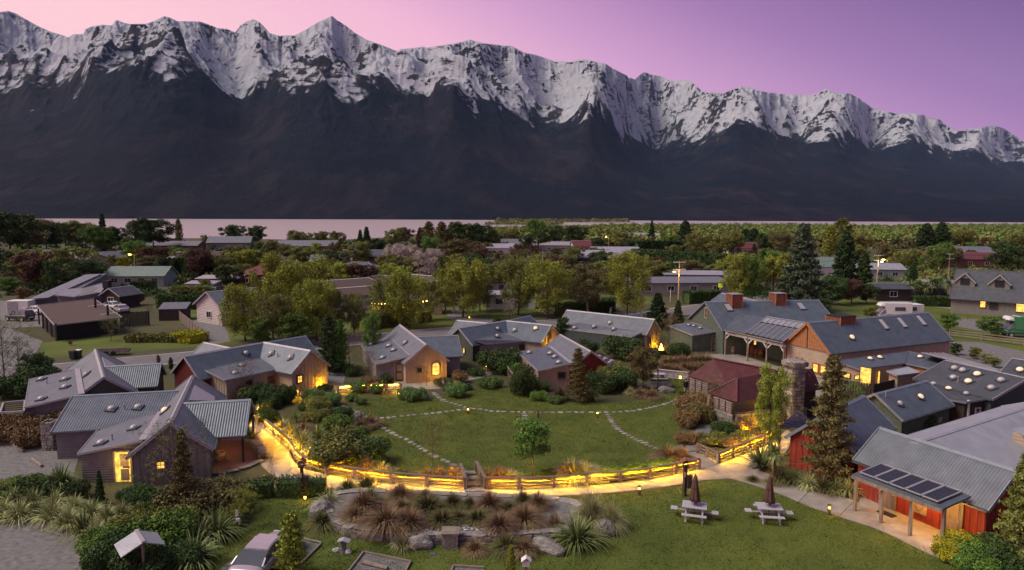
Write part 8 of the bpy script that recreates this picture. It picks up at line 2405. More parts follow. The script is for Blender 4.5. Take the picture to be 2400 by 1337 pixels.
# ------------------------------------------------ poles, lamps, wires, signs
POLES = {}
def power_pole(label, x, yb, yt, arms=2, lampc=None, name='power_pole', lx=-.4):
 p = mk(P(x, yb)); h = zof(x, yt, p.y)
 t = thing(name, label, 'power pole', p)
 MB().cyl((0, 0, 0), (0, 0, h), .17, .12, 8).build('pole', M['pine'], t)
 for k in range(arms): MB().box((0, -.15, h - .25 - k * h * .17), (2.5, .12, .12), .1).build('crossarm', M['white'], t)
 for k in range(arms):
  for s in (-1, -.5, .5, 1): MB().cyl((s * 1.1, -.15, h - .2 - k * h * .17), (s * 1.1, -.15, h + .02 - k * h * .17), .05, n=6).build('insulator', M['cap'], t)
 if lampc:
  MB().bar((0, 0, h * .72), (lx * 2.2, -.5, h * .76), .07).build('lamp_arm', M['cap'], t)
  MB().box((lx * 2.2, -.5, h * .75), (.45, .3, .16)).build('lamp_head', M['lampbulb' if lampc == 'o' else 'whitebulb'], t)
  lamp('street_light', t, (lx * 2.2, -.7, h * .7), 350, .2, (1, .6, .15) if lampc == 'o' else (1, .85, .6))
 POLES[label] = p + V3(0, 0, h - .2)
 return t
power_pole('wooden power pole with orange street lamp beside the modern house', 1590, 712, 612, 2, 'o', lx=-.5)
power_pole('power pole with white and orange lamps near the far car park', 2055, 665, 597, 2, 'w', lx=.3)
power_pole('power pole left of the big dark inn', 2222, 658, 594, 2)
power_pole('slim pole behind the willows, middle of the picture', 1272, 655, 588, 0)
power_pole('far pole by the long blue-roofed house', 2269, 595, 570, 1)
power_pole('far pole above the cream gabled cottages', 1550, 585, 567, 1)
power_pole('far pole near the orange conifer', 1101, 605, 570, 1)
def street_lamp(label, x, yb, yt, col='o'):
 p = mk(P(x, yb)); h = zof(x, yt, p.y); t = thing('street_lamp', label, 'street lamp', p)
 MB().cyl((0, 0, 0), (0, 0, h), .12, .08, 8).build('pole', M['pine'], t); MB().bar((0, 0, h), (-1.2, -.2, h + .1), .08).build('arm', M['cap'], t)
 MB().box((-1.3, -.2, h), (.7, .4, .25)).build('lamp_head', M['lampbulb'], t); lamp('street_light', t, (-1.3, -.6, h - .5), 260, .2, (1, .65, .15))
street_lamp('street lamp glowing behind the pale green bungalow', 316, 628, 597)
street_lamp('far street lamp in the middle distance', 1426, 585, 556)
street_lamp('orange lamp beside the white one near the far car park', 2078, 640, 609)
for x, y, lb in [(1571, 708, 'white marker post left of the orange-lamp pole'), (1124, 640, 'white post among the willows')]:
 t = thing('marker_post', lb, 'post', P(x, y)); MB().cyl((0, 0, 0), (0, 0, 2.4), .06).box((0, 0, 2.42), (.16, .16, .06)).build('post', M['white'], t)
t = thing('road_sign', 'fluorescent yellow-green road sign behind the green lodge roof', 'road sign', P(1687, 702))
MB().cyl((0, 0, 0), (0, 0, 3.0), .06).build('post', M['white'], t); MB().box((0, -.08, 2.9), (.85, .04, .85)).build('sign_board', M['signyellow'], t)
def wire(label, a, b, sag=.8, r=.018):
 a = Vector(a); b = Vector(b); T = Tubes(); pts = []
 for i in range(13):
  f = i / 12; q = a.lerp(b, f); q.z -= sag * 4 * f * (1 - f); pts.append(q - a)
 T.add(pts, r, 4); t = thing('power_line', label, 'power line', a); link('cable', T.mesh('cable'), M['dark'], t)
pk = list(POLES.values())
wire('cable from the orange-lamp pole towards the far car park', pk[0], pk[1], 1.2, .03)
wire('cable between the white-lamp pole and the pole left of the inn', pk[1], pk[2], .6, .03)
wire('cable leaving the inn pole to the right', pk[2], pk[2] + V3(60, -12, 0), .8, .03)
wire('cable from the slim middle pole to the orange-lamp pole', pk[3], pk[0], 1.0, .03)
# festoon of bulbs over the motel terrace
t = thing('festoon_lights', 'string of warm bulbs glowing among the willows', 'string lights'); ROOTS.append((t, mk(P(940, 745))))
p0 = P(872, 711, 3.6); p1 = P(940, 706, 3.9); p2 = P(1008, 704, 3.6)
mbz = _b = MB().lathe((0, 0, 0), [(0, -.09), (.08, -.04), (.09, .02), (0, .1)], 7).mesh('bulb'); mbz.materials.append(M['lampbulb'])
for a, b, n_ in ((p0, p1, 9), (p1, p2, 8)):
 for i in range(n_):
  f = i / n_; q = a.lerp(b, f) - V3(0, 0, .5 * 4 * f * (1 - f) * .5)
  link('bulb', mbz, None, t, q)
MB().bar(p0, p1, .02).bar(p1, p2, .02).build('cable', M['dark'], t)
for p, e in ((p0, 60), (p1, 160), (p2, 60)): lamp('terrace_light', t, tuple(p + V3(.5, -.8, -.6)), e, .3)
far_house('low terrace building glowing behind the string of bulbs', 950, 738, 12, 5, .1, 'cream', 'roof_brown', 2.5, 3, flat=True, wins=3, lit=2)
# wheelie bins, trailer, letter things by the road
for x, y, c, lb in [(171, 843, 'roof_maroon', 'wheelie bin with red lid at the roadside'), (184, 841, 'white', 'wheelie bin with pale lid at the roadside')]:
 t = thing('wheelie_bin', lb, 'bin', P(x, y), .1, 'wheelie bins at the roadside')
 MB().hexa([(-.22, -.25, .08), (.22, -.25, .08), (.22, .25, .08), (-.22, .25, .08)], [(-.3, -.34, 1.0), (.3, -.34, 1.0), (.3, .34, 1.0), (-.3, .34, 1.0)]).build('body', M['teal'], t)
 MB().box((0, 0, 1.03), (.64, .72, .07)).build('lid', M[c], t); MB().cyl((-.28, .28, .12), (.28, .28, .12), .12).build('wheel', M['rubber'], t)
t = thing('wheelie_bin', 'green wheelie bin beside the orange-lamp pole', 'bin', P(1606, 708), 0)
MB().hexa([(-.22, -.25, .08), (.22, -.25, .08), (.22, .25, .08), (-.22, .25, .08)], [(-.3, -.34, 1.1), (.3, -.34, 1.1), (.3, .34, 1.1), (-.3, .34, 1.1)]).build('body', M['green'], t); MB().box((0, 0, 1.12), (.64, .72, .07)).build('lid', M['green'], t)
t = thing('cattle_trough', 'long open timber trough trailer on the verge', 'trough', P(262, 832), .2)
for y_ in (-.6, .6): MB().box((0, y_, .5), (3.9, .06, .35)).build('side_board', M['timber'], t)
MB().box((0, 0, .36), (3.9, 1.2, .06)).build('floor', M['dtimber'], t)
for s in (-1, 1): MB().cyl((s * .4, -.72, .3), (s * .4, -.6, .3), .28, n=10).build('wheel', M['rubber'], t)
def paling(label, px, h=1.5, step=.25, mt='timber', rails=False, post=2.4):
 pts = [mk(P(*q)) for q in px]; o = pts[0]; t = thing('paling_fence' if not rails else 'rail_fence', label, 'fence', o)
 for a, b in zip(pts[:-1], pts[1:]):
  d = b - a; L_ = d.length; rz = math.atan2(d.y, d.x)
  n_ = max(1, int(L_ / post))
  for k in range(n_ + 1):
   q = a.lerp(b, k / n_) - o; pbox('post', M[mt], t, (q.x, q.y, h / 2), (.14, .14, h), rz)
  if rails:
   m = (a + b) / 2 - o
   for k in range(rails): pbox('rail', M[mt], t, (m.x, m.y, h * (.3 + .6 * k / max(1, rails - 1))), (L_, .05, .14), rz)
  else:
   k_ = int(L_ / step)
   for k in range(k_):
    q = a.lerp(b, (k + .5) / k_) - o; pbox('paling', M[mt], t, (q.x, q.y, h / 2), (step * .86, .03, h * (.97 + .03 * (k % 3 - 1))), rz)
paling('wooden paling fence along the gravel drive, left of the white house', [(421, 752), (445, 772), (474, 798)], 1.6, .4)
paling('dark board fence beside the black-walled house', [(284, 768), (350, 762)], 2.2, .2, 'dtimber')
paling('post and rail fence along the side road on the right', [(2225, 790), (2300, 799), (2400, 812), (2520, 828)], 1.1, rails=3, mt='timber', post=3.0)
paling('low white gate rails behind the motel trees', [(1430, 735), (1445, 722)], .9, rails=3, mt='white')
# beds near black house
hedge('flower_bank', 'bank of yellow flowers across the road from the bent cottage', P(420, 797), P(468, 803), 3, 1.2, 'yellow', seed=8, lsize=.16)
hedge('garden_bank', 'low green garden bank left of the yellow flowers', P(300, 800), P(430, 800), 2.4, .8, 'olive', seed=9, lsize=.16)
hedge('clipped_hedge', 'long clipped dark hedge behind the paling fence', P(376, 722), P(500, 725), 2.2, 2.4, 'dgreen', seed=10, lsize=.18, n=9000)
hedge('clipped_hedge', 'clipped dark hedge in front of the modern flat-roofed house', P(1607, 712), P(1685, 708), 2.2, 2.3, 'dgreen', seed=11, lsize=.18, n=9000)
hedge('clipped_hedge', 'dark hedge below the pale green bungalow', P(313, 688), P(362, 688), 3, 2.6, 'dgreen', seed=12, lsize=.2, n=5000)
hedge('tall_hedge', 'long tall dark hedge across the right middle distance', P(1490, 622), P(1700, 640), 5, 5.5, 'dgreen', seed=13, lsize=.45, n=12000)
hedge('tall_hedge', 'tall hedge behind the willows in the middle distance', P(1705, 648), P(1850, 652), 5, 5, 'dgreen', seed=14, lsize=.45, n=8000)
hedge('tall_hedge', 'dark tall hedge right of the black modern house', P(1490, 606), P(1600, 606), 6, 7, 'conif', seed=15, lsize=.5, n=8000)
hedge('verge_hedge', 'low dark shrub belt behind the motel verge', P(1310, 742), P(1430, 728), 3, 2, 'dgreen', seed=16, lsize=.2, n=8000)
hedge('verge_hedge', 'low shrub belt along the road behind the arched-window cottage', P(850, 772), P(1000, 752), 3, 1.8, 'olive', seed=17, lsize=.2, n=8000)
hedge('inn_hedge', 'dark hedge in front of the inn', P(2140, 716), P(2420, 726), 2.5, 1.8, 'dgreen', seed=18, lsize=.2, n=9000)
# ------------------------------------------------ village trees
VT = [
 # x, base, top, kind, leaf, width, label
 (575, 800, 668, 'willow_b', 'willow', 1.0, 'leftmost spring-green willow, over the white house'), (640, 806, 690, 'willow_a', 'olive', 1.0, 'olive willow right of the white house'),
 (700, 790, 608, 'willow_b', 'willow', 1.0, 'tallest yellow-green willow above the bent cottage'), (742, 800, 655, 'willow_a', 'willow', .9, 'willow right of the tallest one'), (655, 745, 595, 'willow_b', 'willow', 1.0, 'rear willow at the maroon house'),
 (690, 812, 735, 'round_b', 'green', 1.0, 'bright green low tree under the willows'), (610, 815, 745, 'round_b', 'green', .9, 'green low tree beside the drive'), (790, 795, 680, 'birch', 'olive', 1.1, 'airy olive birch by the road'),
 (830, 790, 690, 'birch', 'olive', 1.1, 'second airy birch by the road'), (868, 848, 735, 'birch', 'green', .8, 'slim green birch with pale trunk near the arched-window cottage'), (905, 765, 650, 'willow_a', 'olive', 1.0, 'olive willow left of the festoon'),
 (960, 770, 635, 'willow_b', 'willow', 1.0, 'willow over the festoon bulbs'), (1010, 750, 655, 'birch', 'olive', 1.2, 'loose olive birch right of the festoon'), (1085, 745, 605, 'willow_b', 'willow', 1.05, 'broad yellow-green willow behind the bent far cottage'),
 (1125, 730, 625, 'willow_a', 'olive', .9, 'olive willow beside the broad one'), (1045, 735, 640, 'birch', 'willow', 1.1, 'light birch left of the broad willow'), (1215, 738, 598, 'willow_b', 'olive', .95, 'brownish willow in the middle'),
 (1283, 745, 610, 'willow_a', 'willow', 1.0, 'yellow-green willow right of the middle'), (1250, 720, 640, 'birch', 'olive', 1.1, 'airy birch between two middle willows'), (1378, 740, 620, 'birch', 'beech', 1.5, 'brownish airy birch behind the uplit back cottage'),
 (1470, 742, 592, 'willow_a', 'willow', .85, 'bright weeping willow left of the power pole'), (1432, 700, 640, 'round_b', 'olive', 1.0, 'olive tree left of the weeping willow'), (1335, 700, 630, 'round_b', 'olive', 1.1, 'round olive tree behind the middle willows'),
 (1728, 722, 597, 'birch', 'willow', 1.15, 'left light-green birch behind the lodge roof vents'), (1762, 722, 600, 'birch', 'green', 1.1, 'right light-green birch behind the lodge roof vents'), (1875, 728, 528, 'spruce', 'bluef', 1.15, 'huge grey-green spruce behind the lodge ridge'),
 (1812, 672, 585, 'round_a', 'green', 1.0, 'smooth round green tree left of the huge spruce'), (1977, 692, 545, 'cypress', 'conif', .95, 'tall dark cypress right of the huge spruce'), (2022, 680, 592, 'cypress', 'dgreen', 1.1, 'shorter dark cypress beside the tall one'),
 (2137, 668, 618, 'cypress', 'conif', 1.2, 'small dark cypress by the far road'), (2195, 655, 570, 'round_a', 'green', .9, 'green round tree left of the inn'), (2120, 640, 585, 'round_a', 'olive', 1.4, 'wide olive tree over the far road'),
 (2168, 600, 525, 'cypress', 'conif', 1.6, 'left dark pine in the right distance'), (2203, 598, 522, 'cypress', 'conif', 1.4, 'right dark pine in the right distance'), (1972, 600, 512, 'poplar', 'olive', 2.0, 'yellow-green poplar clump near the flats'),
 (1945, 605, 530, 'poplar', 'willow', 1.6, 'lower poplar beside the yellow-green clump'), (1640, 612, 548, 'round_a', 'olive', 1.2, 'broad brownish-green tree left of the dark pair'), (1700, 615, 545, 'round_a', 'olive', 1.3, 'broad green tree right of the brownish one'),
 (1745, 590, 538, 'cypress', 'conif', 1.7, 'left of the dark conifer pair in the distance'), (1765, 592, 536, 'cypress', 'conif', 1.7, 'right of the dark conifer pair in the distance'), (1795, 598, 548, 'round_a', 'dgreen', 1.0, 'dark round tree right of the conifer pair'),
 (1830, 605, 543, 'round_a', 'beech', 1.1, 'brown round tree before the flats'), (1605, 575, 518, 'cypress', 'conif', 1.6, 'lone dark macrocarpa on the flats'), (1527, 572, 518, 'spruce', 'conif', .8, 'dark spruce above the cream cottages'),
 (2370, 655, 568, 'round_a', 'dgreen', 1.3, 'dark tree cut by the right edge above the inn'), (2010, 612, 545, 'round_a', 'olive', 1.0, 'olive tree behind the tall cypress'), (2080, 625, 570, 'round_a', 'beech', 1.0, 'brownish tree behind the street lamps'),
 (1905, 700, 655, 'round_b', 'dgreen', 1.0, 'dark shrub tree at the foot of the huge spruce'), (1950, 715, 650, 'round_b', 'dgreen', 1.1, 'dark tree before the tall cypress'), (1995, 712, 655, 'round_b', 'wine', 1.1, 'wine-brown tree before the shorter cypress'),
 (2030, 712, 665, 'round_b', 'dgreen', 1.1, 'dark tree left of the kiosk'), (1925, 735, 700, 'round_b', 'dgreen', 1.2, 'dark bush tree behind the long lodge ridge'),
 (2223, 776, 735, 'round_b', 'green', 1.0, 'round bush at the end of the lodge roof'), (2322, 790, 742, 'round_b', 'green', 1.25, 'large round bush by the rail fence on the right'), (2268, 752, 738, 'twiggy', 'brown', 1.0, 'tiny bare tree between the two roads'),
 (2040, 752, 718, 'round_b', 'olive', 1.0, 'olive bush left of the white campervan'), (2130, 742, 718, 'round_b', 'olive', 1.0, 'olive bush right of the white campervan'), (2240, 832, 805, 'round_b', 'dgreen', 1.0, 'dark bush at the gravel yard corner'),
 (2285, 842, 815, 'round_b', 'olive', 1.2, 'olive bush in the gravel yard border'), (2310, 852, 828, 'round_b', 'tan', 1.2, 'straw coloured bush in the gravel yard border'), (2330, 862, 838, 'round_b', 'olive', 1.1, 'last olive bush in the gravel yard border'),
 (360, 592, 512, 'round_a', 'dgreen', 1.35, 'big dark round tree against the lake'), (330, 585, 520, 'round_a', 'dgreen', 1.0, 'left shoulder tree of the big round one'), (420, 580, 514, 'poplar', 'olive', .9, 'thin pointed tree right of the big round one'),
 (548, 580, 528, 'round_a', 'dgreen', 1.15, 'left of the twin round trees on the shore'), (600, 580, 530, 'round_a', 'dgreen', 1.05, 'right of the twin round trees on the shore'), (243, 585, 503, 'spruce', 'conif', .8, 'dark pine sticking up left of the lake'),
 (195, 592, 520, 'round_a', 'olive', 1.2, 'pale green tree at the left lake shore'), (228, 598, 530, 'round_a', 'green', 1.1, 'green tree under the dark pine'), (155, 592, 520, 'round_a', 'olive', 1.1, 'olive tree left of the pale green one'),
 (110, 596, 516, 'round_a', 'dgreen', 1.2, 'dark tree on the left shore'), (70, 600, 508, 'round_a', 'beech', 1.2, 'dark brown tree at the left edge hill'), (25, 605, 498, 'round_a', 'dgreen', 1.2, 'dark tree cut by the left edge on the hill'),
 (272, 592, 532, 'round_a', 'dgreen', .9, 'sloping dark tree right of the pine'), (300, 600, 560, 'round_b', 'dgreen', 1.1, 'dark low tree below the sloping one'), (700, 588, 541, 'round_a', 'olive', 1.2, 'olive dome tree on the shore'),
 (752, 585, 543, 'round_a', 'olive', 1.1, 'second olive dome tree on the shore'), (792, 588, 543, 'round_a', 'olive', 1.0, 'third olive dome tree on the shore'), (860, 600, 533, 'spruce', 'conif', 1.0, 'dark double pine left of the blossom trees'),
 (845, 598, 540, 'spruce', 'conif', .9, 'smaller dark pine touching the double one'), (885, 600, 560, 'round_b', 'conif', 1.0, 'dark tree right of the pines'), (925, 585, 536, 'round_a', 'olive', 1.1, 'olive tree on the shore before the blossom trees'),
 (950, 580, 534, 'round_a', 'wine', .9, 'wine-dark tree on the shore'), (985, 582, 534, 'cypress', 'wine', 1.2, 'pointed wine-dark tree on the shore'), (1005, 588, 520, 'poplar', 'beech', 1.6, 'bare brown poplar row, left one'),
 (1035, 590, 520, 'poplar', 'beech', 1.6, 'bare brown poplar row, middle one'), (1060, 590, 521, 'poplar', 'beech', 1.5, 'bare brown poplar row, right one'), (1090, 590, 522, 'round_a', 'dgreen', 1.3, 'big dark green dome tree at the lake end'),
 (1128, 590, 525, 'round_a', 'dgreen', 1.1, 'second dark dome tree at the lake end'), (1165, 588, 536, 'round_a', 'olive', 1.1, 'olive dome behind the white lean-to house'), (1195, 588, 537, 'round_a', 'olive', 1.0, 'small olive dome behind the white lean-to house'),
 (925, 655, 580, 'blossom', 'blossom', .85, 'left white blossom tree'), (950, 660, 572, 'blossom', 'blossom', .85, 'middle white blossom tree'), (1003, 678, 584, 'blossom', 'blossom', .95, 'largest white blossom tree'),
 (1045, 640, 588, 'poplar', 'brown', .9, 'orange-brown conifer right of the blossom trees'), (1255, 575, 515, 'round_a', 'green', .9, 'tall green tree before the delta'), (1290, 582, 530, 'round_a', 'dgreen', 1.4, 'broad dark tree before the delta, left'),
 (1345, 585, 530, 'round_a', 'dgreen', 1.4, 'broad dark tree before the delta, right'), (1402, 598, 558, 'round_a', 'conif', 1.0, 'dense dark tree at the pink-walled house'), (1405, 565, 540, 'round_a', 'olive', 1.0, 'olive tree near the far lamp'),
 (1455, 585, 540, 'round_a', 'olive', 1.2, 'olive tree right of the far lamp'), (1575, 595, 552, 'round_a', 'green', 1.0, 'green tree between the cottages and macrocarpa'), (1235, 595, 550, 'round_a', 'dgreen', 1.0, 'dark tree behind the beige house'),
 (1075, 620, 560, 'round_b', 'beech', 1.2, 'brown tree behind the orange-brown conifer'), (1120, 618, 575, 'round_b', 'wine', 1.1, 'wine-brown tree on the far street'), (1010, 600, 555, 'round_a', 'green', 1.1, 'green tree behind the largest blossom'),
 (780, 640, 590, 'round_a', 'dgreen', 1.0, 'dark tree right of the tallest willow'), (810, 635, 588, 'round_b', 'beech', 1.0, 'brown tree above the blue hip roof'), (600, 640, 590, 'round_b', 'olive', 1.2, 'olive tree behind the maroon house'),
 (350, 640, 600, 'round_b', 'beech', 1.3, 'brownish tree right of the street lamp'), (290, 640, 602, 'round_b', 'yellow', .8, 'yellowish tree under the street lamp glow'), (205, 625, 588, 'round_a', 'conif', 1.0, 'black-green tree between two grey houses'),
 (445, 628, 585, 'twiggy', 'wine', 1.6, 'dark bare thicket by the lake house, left'), (480, 628, 582, 'twiggy', 'wine', 1.6, 'dark bare thicket by the lake house, right'), (385, 618, 580, 'round_b', 'wine', 1.2, 'wine-dark tree behind the hedge row'),
 (330, 612, 575, 'round_b', 'beech', 1.0, 'brown tree under the big round one'), (155, 668, 628, 'round_b', 'beech', 1.3, 'brown shrub tree left of the small green shed'), (200, 668, 632, 'round_b', 'brown', 1.2, 'russet shrub tree left of the small green shed'),
 (50, 665, 610, 'round_b', 'olive', 1.5, 'olive tree in the left field'), (110, 680, 640, 'round_b', 'willow', 1.4, 'yellow-green tree in the left field'), (20, 690, 650, 'round_b', 'green', 1.3, 'green tree at the left edge field'), (10, 640, 590, 'round_b', 'conif', 1.2, 'dark tree at the left edge above the field'),
 (55, 705, 675, 'round_b', 'brown', 1.2, 'russet bush in the left field'), (350, 745, 712, 'twiggy', 'olive', 1.2, 'small bare tree on the lawn behind the black-walled house'), (325, 715, 685, 'round_b', 'brown', 1.1, 'pale russet bush behind the cars'),
 (480, 700, 655, 'round_b', 'olive', .8, 'small round tree above the maroon shed'), (455, 665, 640, 'round_b', 'dgreen', .9, 'dark ball bush beside the pink-fascia shed'),
 (1165, 770, 745, 'round_b', 'dgreen', 1.0, 'dark shrub at the roadside behind the bent far cottage'), (1195, 748, 700, 'twiggy', 'blossom', 1.2, 'small blossoming shrub tree by the road'), (1320, 800, 745, 'round_b', 'dgreen', .7, 'dark shrub tree between the two back cottages'),
 (1620, 650, 610, 'round_b', 'beech', 1.4, 'brownish tree behind the modern house, left'), (1675, 655, 620, 'round_b', 'olive', 1.3, 'olive tree behind the modern house, right'), (1540, 665, 612, 'round_b', 'olive', 1.5, 'olive tree left of the power pole'),
 (1850, 690, 640, 'round_b', 'beech', 1.0, 'brown tree at the left foot of the huge spruce'), (2330, 600, 570, 'round_a', 'olive', 1.4, 'olive tree right of the long blue roof'), (2250, 585, 540, 'round_a', 'olive', 1.6, 'olive tree behind the far right pole'), (2390, 590, 545, 'round_a', 'olive', 1.6, 'olive tree at the far right edge'),
]
for x, yb, yt, k_, lf, wd, lb in VT:
 h = hpx(x, yb, yt)
 put(k_, 'tree', 'tree', lf, x, yb, h, lb, 'village trees', wd, bark='palebark' if k_ == 'birch' else 'bark')
# clipped row of cypress bushes
for i in range(14):
 x = 378 + i * 10.5
 put('cypress', 'clipped_cypress', 'tree', 'dgreen', x, 650 - (i % 3), 5.2, f'clipped cypress, {(words_ + ["eleventh", "twelfth", "thirteenth", "last"])[i]} from the left in the row right of the pale green bungalow', 'row of clipped cypresses', 1.5)
for i in range(6):
 put('small_round', 'round_bush', 'tree', 'olive', 418 + i * 14, 708, 3.2, f'round-headed bush, {words_[i]} from the left in the row before the grey corrugated shed', 'row of round bushes', 1.2)
# fill-in garden trees of the village, each placed in the gaps and described by its neighbours
LAND = [(b[0], b[1], b[6]) for b in VT]
g = random.Random(77)
occ = [(b[0], b[1]) for b in VT]
marks = [(120, 630, 'the white caravan'), (312, 660, 'the pale green bungalow'), (430, 625, 'the roof over the hedge row'), (530, 584, 'the pale lakeside house'), (622, 660, 'the maroon hip-roofed house'),
   (715, 592, 'the dark lakeside house'), (833, 660, 'the blue hip-roofed house'), (960, 620, 'the white blossom trees'), (1155, 650, 'the pale-ended dark-roofed house'), (1320, 590, 'the wide white roof'),
   (1405, 625, 'the black modern house'), (1530, 592, 'the two cream cottages'), (1620, 680, 'the modern flat-roofed house'), (1755, 598, 'the pink-roofed far house'), (1875, 650, 'the huge grey-green spruce'),
   (1977, 640, 'the tall dark cypress'), (2065, 640, 'the white street lamp'), (2222, 650, 'the inn\'s power pole'), (2290, 615, 'the maroon roof in the right distance'), (2093, 700, 'the kiosk')]
seen = {}
cnames = {'olive': 'olive', 'green': 'fresh green', 'dgreen': 'dark green', 'beech': 'brownish', 'willow': 'yellow-green', 'conif': 'blackish', 'wine': 'wine-brown', 'brown': 'russet'}
ords = ['', 'another ', 'a third ', 'a fourth ', 'a fifth ', 'a sixth ', 'a seventh ', 'an eighth ']
nfill = 0
for tries in range(2500):
 if nfill >= 170: break
 yb = 575 + 115 * g.random() ** 1.5; x = g.uniform(0, 2400)
 if any(abs(x - a) < 9 + (yb - 560) * .12 and abs(yb - b) < 5 for a, b in occ): continue
 if 230 < x < 390 and yb > 640: continue
 if x > 1550 and x < 1720 and yb > 655: continue
 if 2030 < x < 2400 and yb > 630: continue
 if x < 100 and yb < 600: continue
 occ.append((x, yb)); nfill += 1
 hh = g.uniform(4, 8.5) if yb > 620 else g.uniform(3.5, 6)
 lf = g.choice(['olive', 'olive', 'dgreen', 'beech', 'green', 'dgreen', 'wine', 'willow', 'beech', 'conif'])
 k_ = g.choice(['round_a', 'round_b', 'round_b', 'birch', 'round_a']) if lf != 'conif' else g.choice(['cypress', 'spruce', 'round_b'])
 mx_, my_, mn = min(marks, key=lambda m_: abs(m_[0] - x) + abs(m_[1] - yb) * 2)
 rel_ = ('behind ' if yb < my_ - 8 else 'in front of ' if yb > my_ + 10 else '') + ('the left of ' if x < mx_ - 12 else 'the right of ' if x > mx_ + 12 else '')
 rel_ = rel_.replace('behind the', 'further off and to the').replace('in front of the', 'nearer than and to the') if 'the ' in rel_ and (' ' in rel_) else rel_
 size = 'tall' if hh > 8 else 'middling' if hh > 6 else 'low'
 shape = {'round_a': 'round', 'round_b': 'bushy', 'birch': 'airy', 'cypress': 'columnar', 'spruce': 'pointed'}[k_]
 if 'left of' in rel_ or 'right of' in rel_:
  where = ('beyond and ' if yb < my_ - 8 else 'before and ' if yb > my_ + 10 else '') + ('left of ' if x < mx_ else 'right of ') + mn
 else:
  where = ('behind ' if yb < my_ else 'in front of ') + mn
 far_ = 'close' if abs(x - mx_) < 35 else 'some way' if abs(x - mx_) < 80 else 'far'
 lb = f'{size} {shape} {cnames[lf]} tree {where}'
 c_ = seen.get(lb, 0); seen[lb] = c_ + 1
 if c_: lb = ords[min(c_, 7)] + lb
 if len(lb.split()) > 16: lb = lb.replace('before and ', '').replace('beyond and ', '')
 put(k_, 'tree', 'tree', lf, x, yb, hh, lb, 'village trees', g.uniform(.9, 1.4))
# ------------------------------------------------ willow flats, shore scrub and left hill: woods that read as one mass
def wood_mass(name, label, pts, size, per, lsize, leaf, seed):
 g_ = np.random.default_rng(seed)
 pts = np.asarray(pts)
 n_ = len(pts)
 s = size * g_.uniform(.6, 1.3, size=n_)
 C = np.repeat(pts, per, 0); S_ = np.repeat(s, per)[:, None]
 d = g_.normal(size=(n_ * per, 3)); d /= np.linalg.norm(d, axis=1, keepdims=True); d[:, 2] = np.abs(d[:, 2])
 q = C + d * S_ * g_.uniform(.6, 1.05, size=(n_ * per, 1)) * np.array([1, 1, .95])
 V, F = leaves_at(q, lsize, seed=seed, out=d)
 o = link(name, npmesh(name, V, F), LM[leaf]); tag(o, label, 'wood', kind='stuff')
 return o
def region(n_, x0, x1, y0, y1, seed, pw=1.0, ok=None):
 g_ = np.random.default_rng(seed); out = []
 while len(out) < n_:
  x = g_.uniform(x0, x1); y = y0 + (y1 - y0) * g_.uniform() ** pw
  p = P(x, y)
  az_ = math.atan2(p.x, p.y + 60); dd_ = math.hypot(p.x, p.y + 60)
  if dd_ > float(np.interp(az_, AZ, dist)) * .99: continue
  out.append((p.x, p.y, 0))
 return out
wood_mass('willow_flats', 'dense olive willow scrub covering the delta flats before the mountains', region(4200, 1100, 2600, 526, 575, 1, 1.0), 4.6, 46, 1.7, 'olive', 1)
wood_mass('willow_flats', 'greener scrub patches scattered through the delta flats', region(2000, 1150, 2600, 526, 575, 2, 1.0), 4.6, 46, 1.6, 'green', 2)
wood_mass('willow_flats', 'brown bare scrub patches in the delta flats', region(800, 1100, 2600, 530, 585, 3, 1.0), 4.2, 46, 1.6, 'beech', 3)
wood_mass('shore_scrub', 'low scrub between the village houses and the lake shore', region(330, -50, 1200, 568, 605, 4), 2.2, 70, .8, 'dgreen', 4)
wood_mass('village_scrub', 'garden shrubbery filling the gaps between village houses', region(620, -50, 2400, 588, 665, 5), 1.9, 90, .42, 'olive', 5)
wood_mass('village_scrub', 'dark garden shrubbery between the village houses', region(560, -50, 2400, 588, 700, 6), 1.6, 100, .36, 'dgreen', 6)
hill = []
g_ = np.random.default_rng(9)
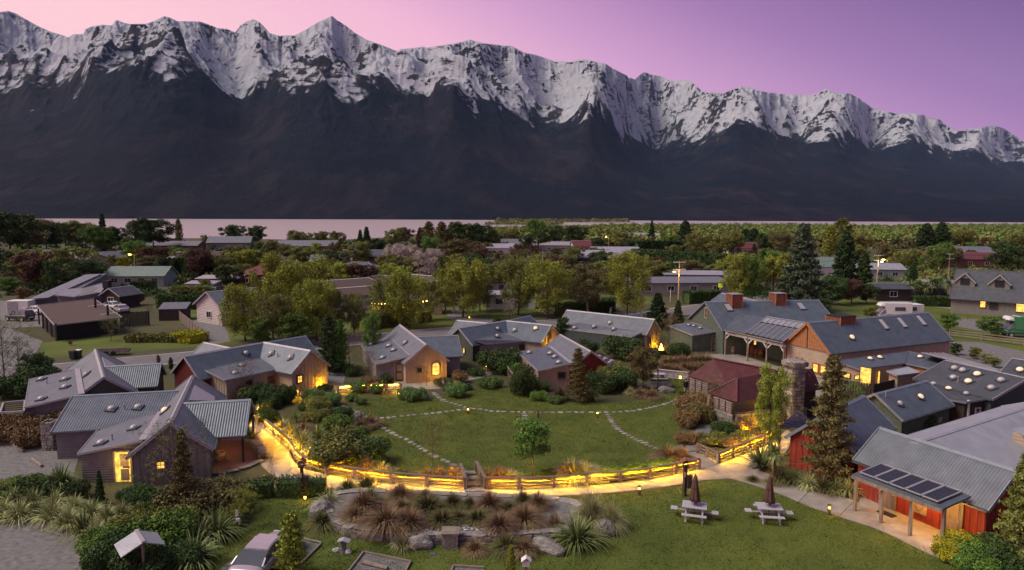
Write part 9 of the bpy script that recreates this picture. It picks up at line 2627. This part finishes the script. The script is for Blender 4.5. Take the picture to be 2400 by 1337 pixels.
while len(hill) < 420:
 x = g_.normal(-345, 42); y = g_.normal(330, 80)
 z = 20 * math.exp(-(((x + 340) / 50) ** 2 + ((y - 330) / 110) ** 2))
 hill.append((x, y, z - .5))
wood_mass('wooded_hill', 'dark woods on the low hill at the left edge', hill, 5.5, 110, 1.0, 'dgreen', 10)
spit = [tuple(P(x, y)) for x, y in [(1140 + i * 4, 525.5 + .3 * (i % 3)) for i in range(45)]]
wood_mass('shore_spit', 'thin dark line of willows on a spit in the lake', spit, 5, 40, 2.2, 'olive', 11)
o = MB(); a = P(1130, 526.5); b = P(1330, 527.5); o.poly([(a.x, a.y - 12, .05), (b.x, b.y - 12, .05), (b.x, b.y + 25, .05), (a.x, a.y + 25, .05)]); tag(o.build('shore_spit_ground', M['ground']), kind='structure')
islb = [tuple(P(x, y)) for x, y in [(1165 + i * 5.2, 519.8 + .25 * (i % 3)) for i in range(60)]]
wood_mass('far_shore_willows', 'far line of willows in front of the mountain foot', islb, 9, 40, 4, 'olive', 12)
o = MB(); a = P(1150, 520.6); b = P(1490, 521.6); o.poly([(a.x, a.y - 20, .05), (b.x, b.y - 20, .05), (b.x, b.y + 60, .05), (a.x, a.y + 60, .05)]); tag(o.build('far_shore_ground', M['ground']), kind='structure')
# ================================================================== air
hz_ = MB().hexa([(-11000, -400, -8), (11000, -400, -8), (11000, 13500, -8), (-11000, 13500, -8)], [(-11000, -400, 2900), (11000, -400, 2900), (11000, 13500, 2900), (-11000, 13500, 2900)])
mh, t, b = newmat('air'); t.nodes.remove(b)
pv = t.nodes.new('ShaderNodeVolumePrincipled'); pv.inputs['Color'].default_value = (.40, .60, 1.0, 1); pv.inputs['Density'].default_value = HAZE
pv.inputs['Anisotropy'].default_value = 0.0
t.links.new(pv.outputs[0], [n_ for n_ in t.nodes if n_.type == 'OUTPUT_MATERIAL'][0].inputs['Volume'])
if HAZE > 0:
 tag(hz_.build('haze', mh), kind='stuff')
# ================================================================== put every building's origin at its base
bpy.context.view_layer.update()
for t, base in ROOTS:
 if t.location.length > 1e-6: continue
 t.location = base
 for ch in t.children: ch.location = Vector(ch.location) - base
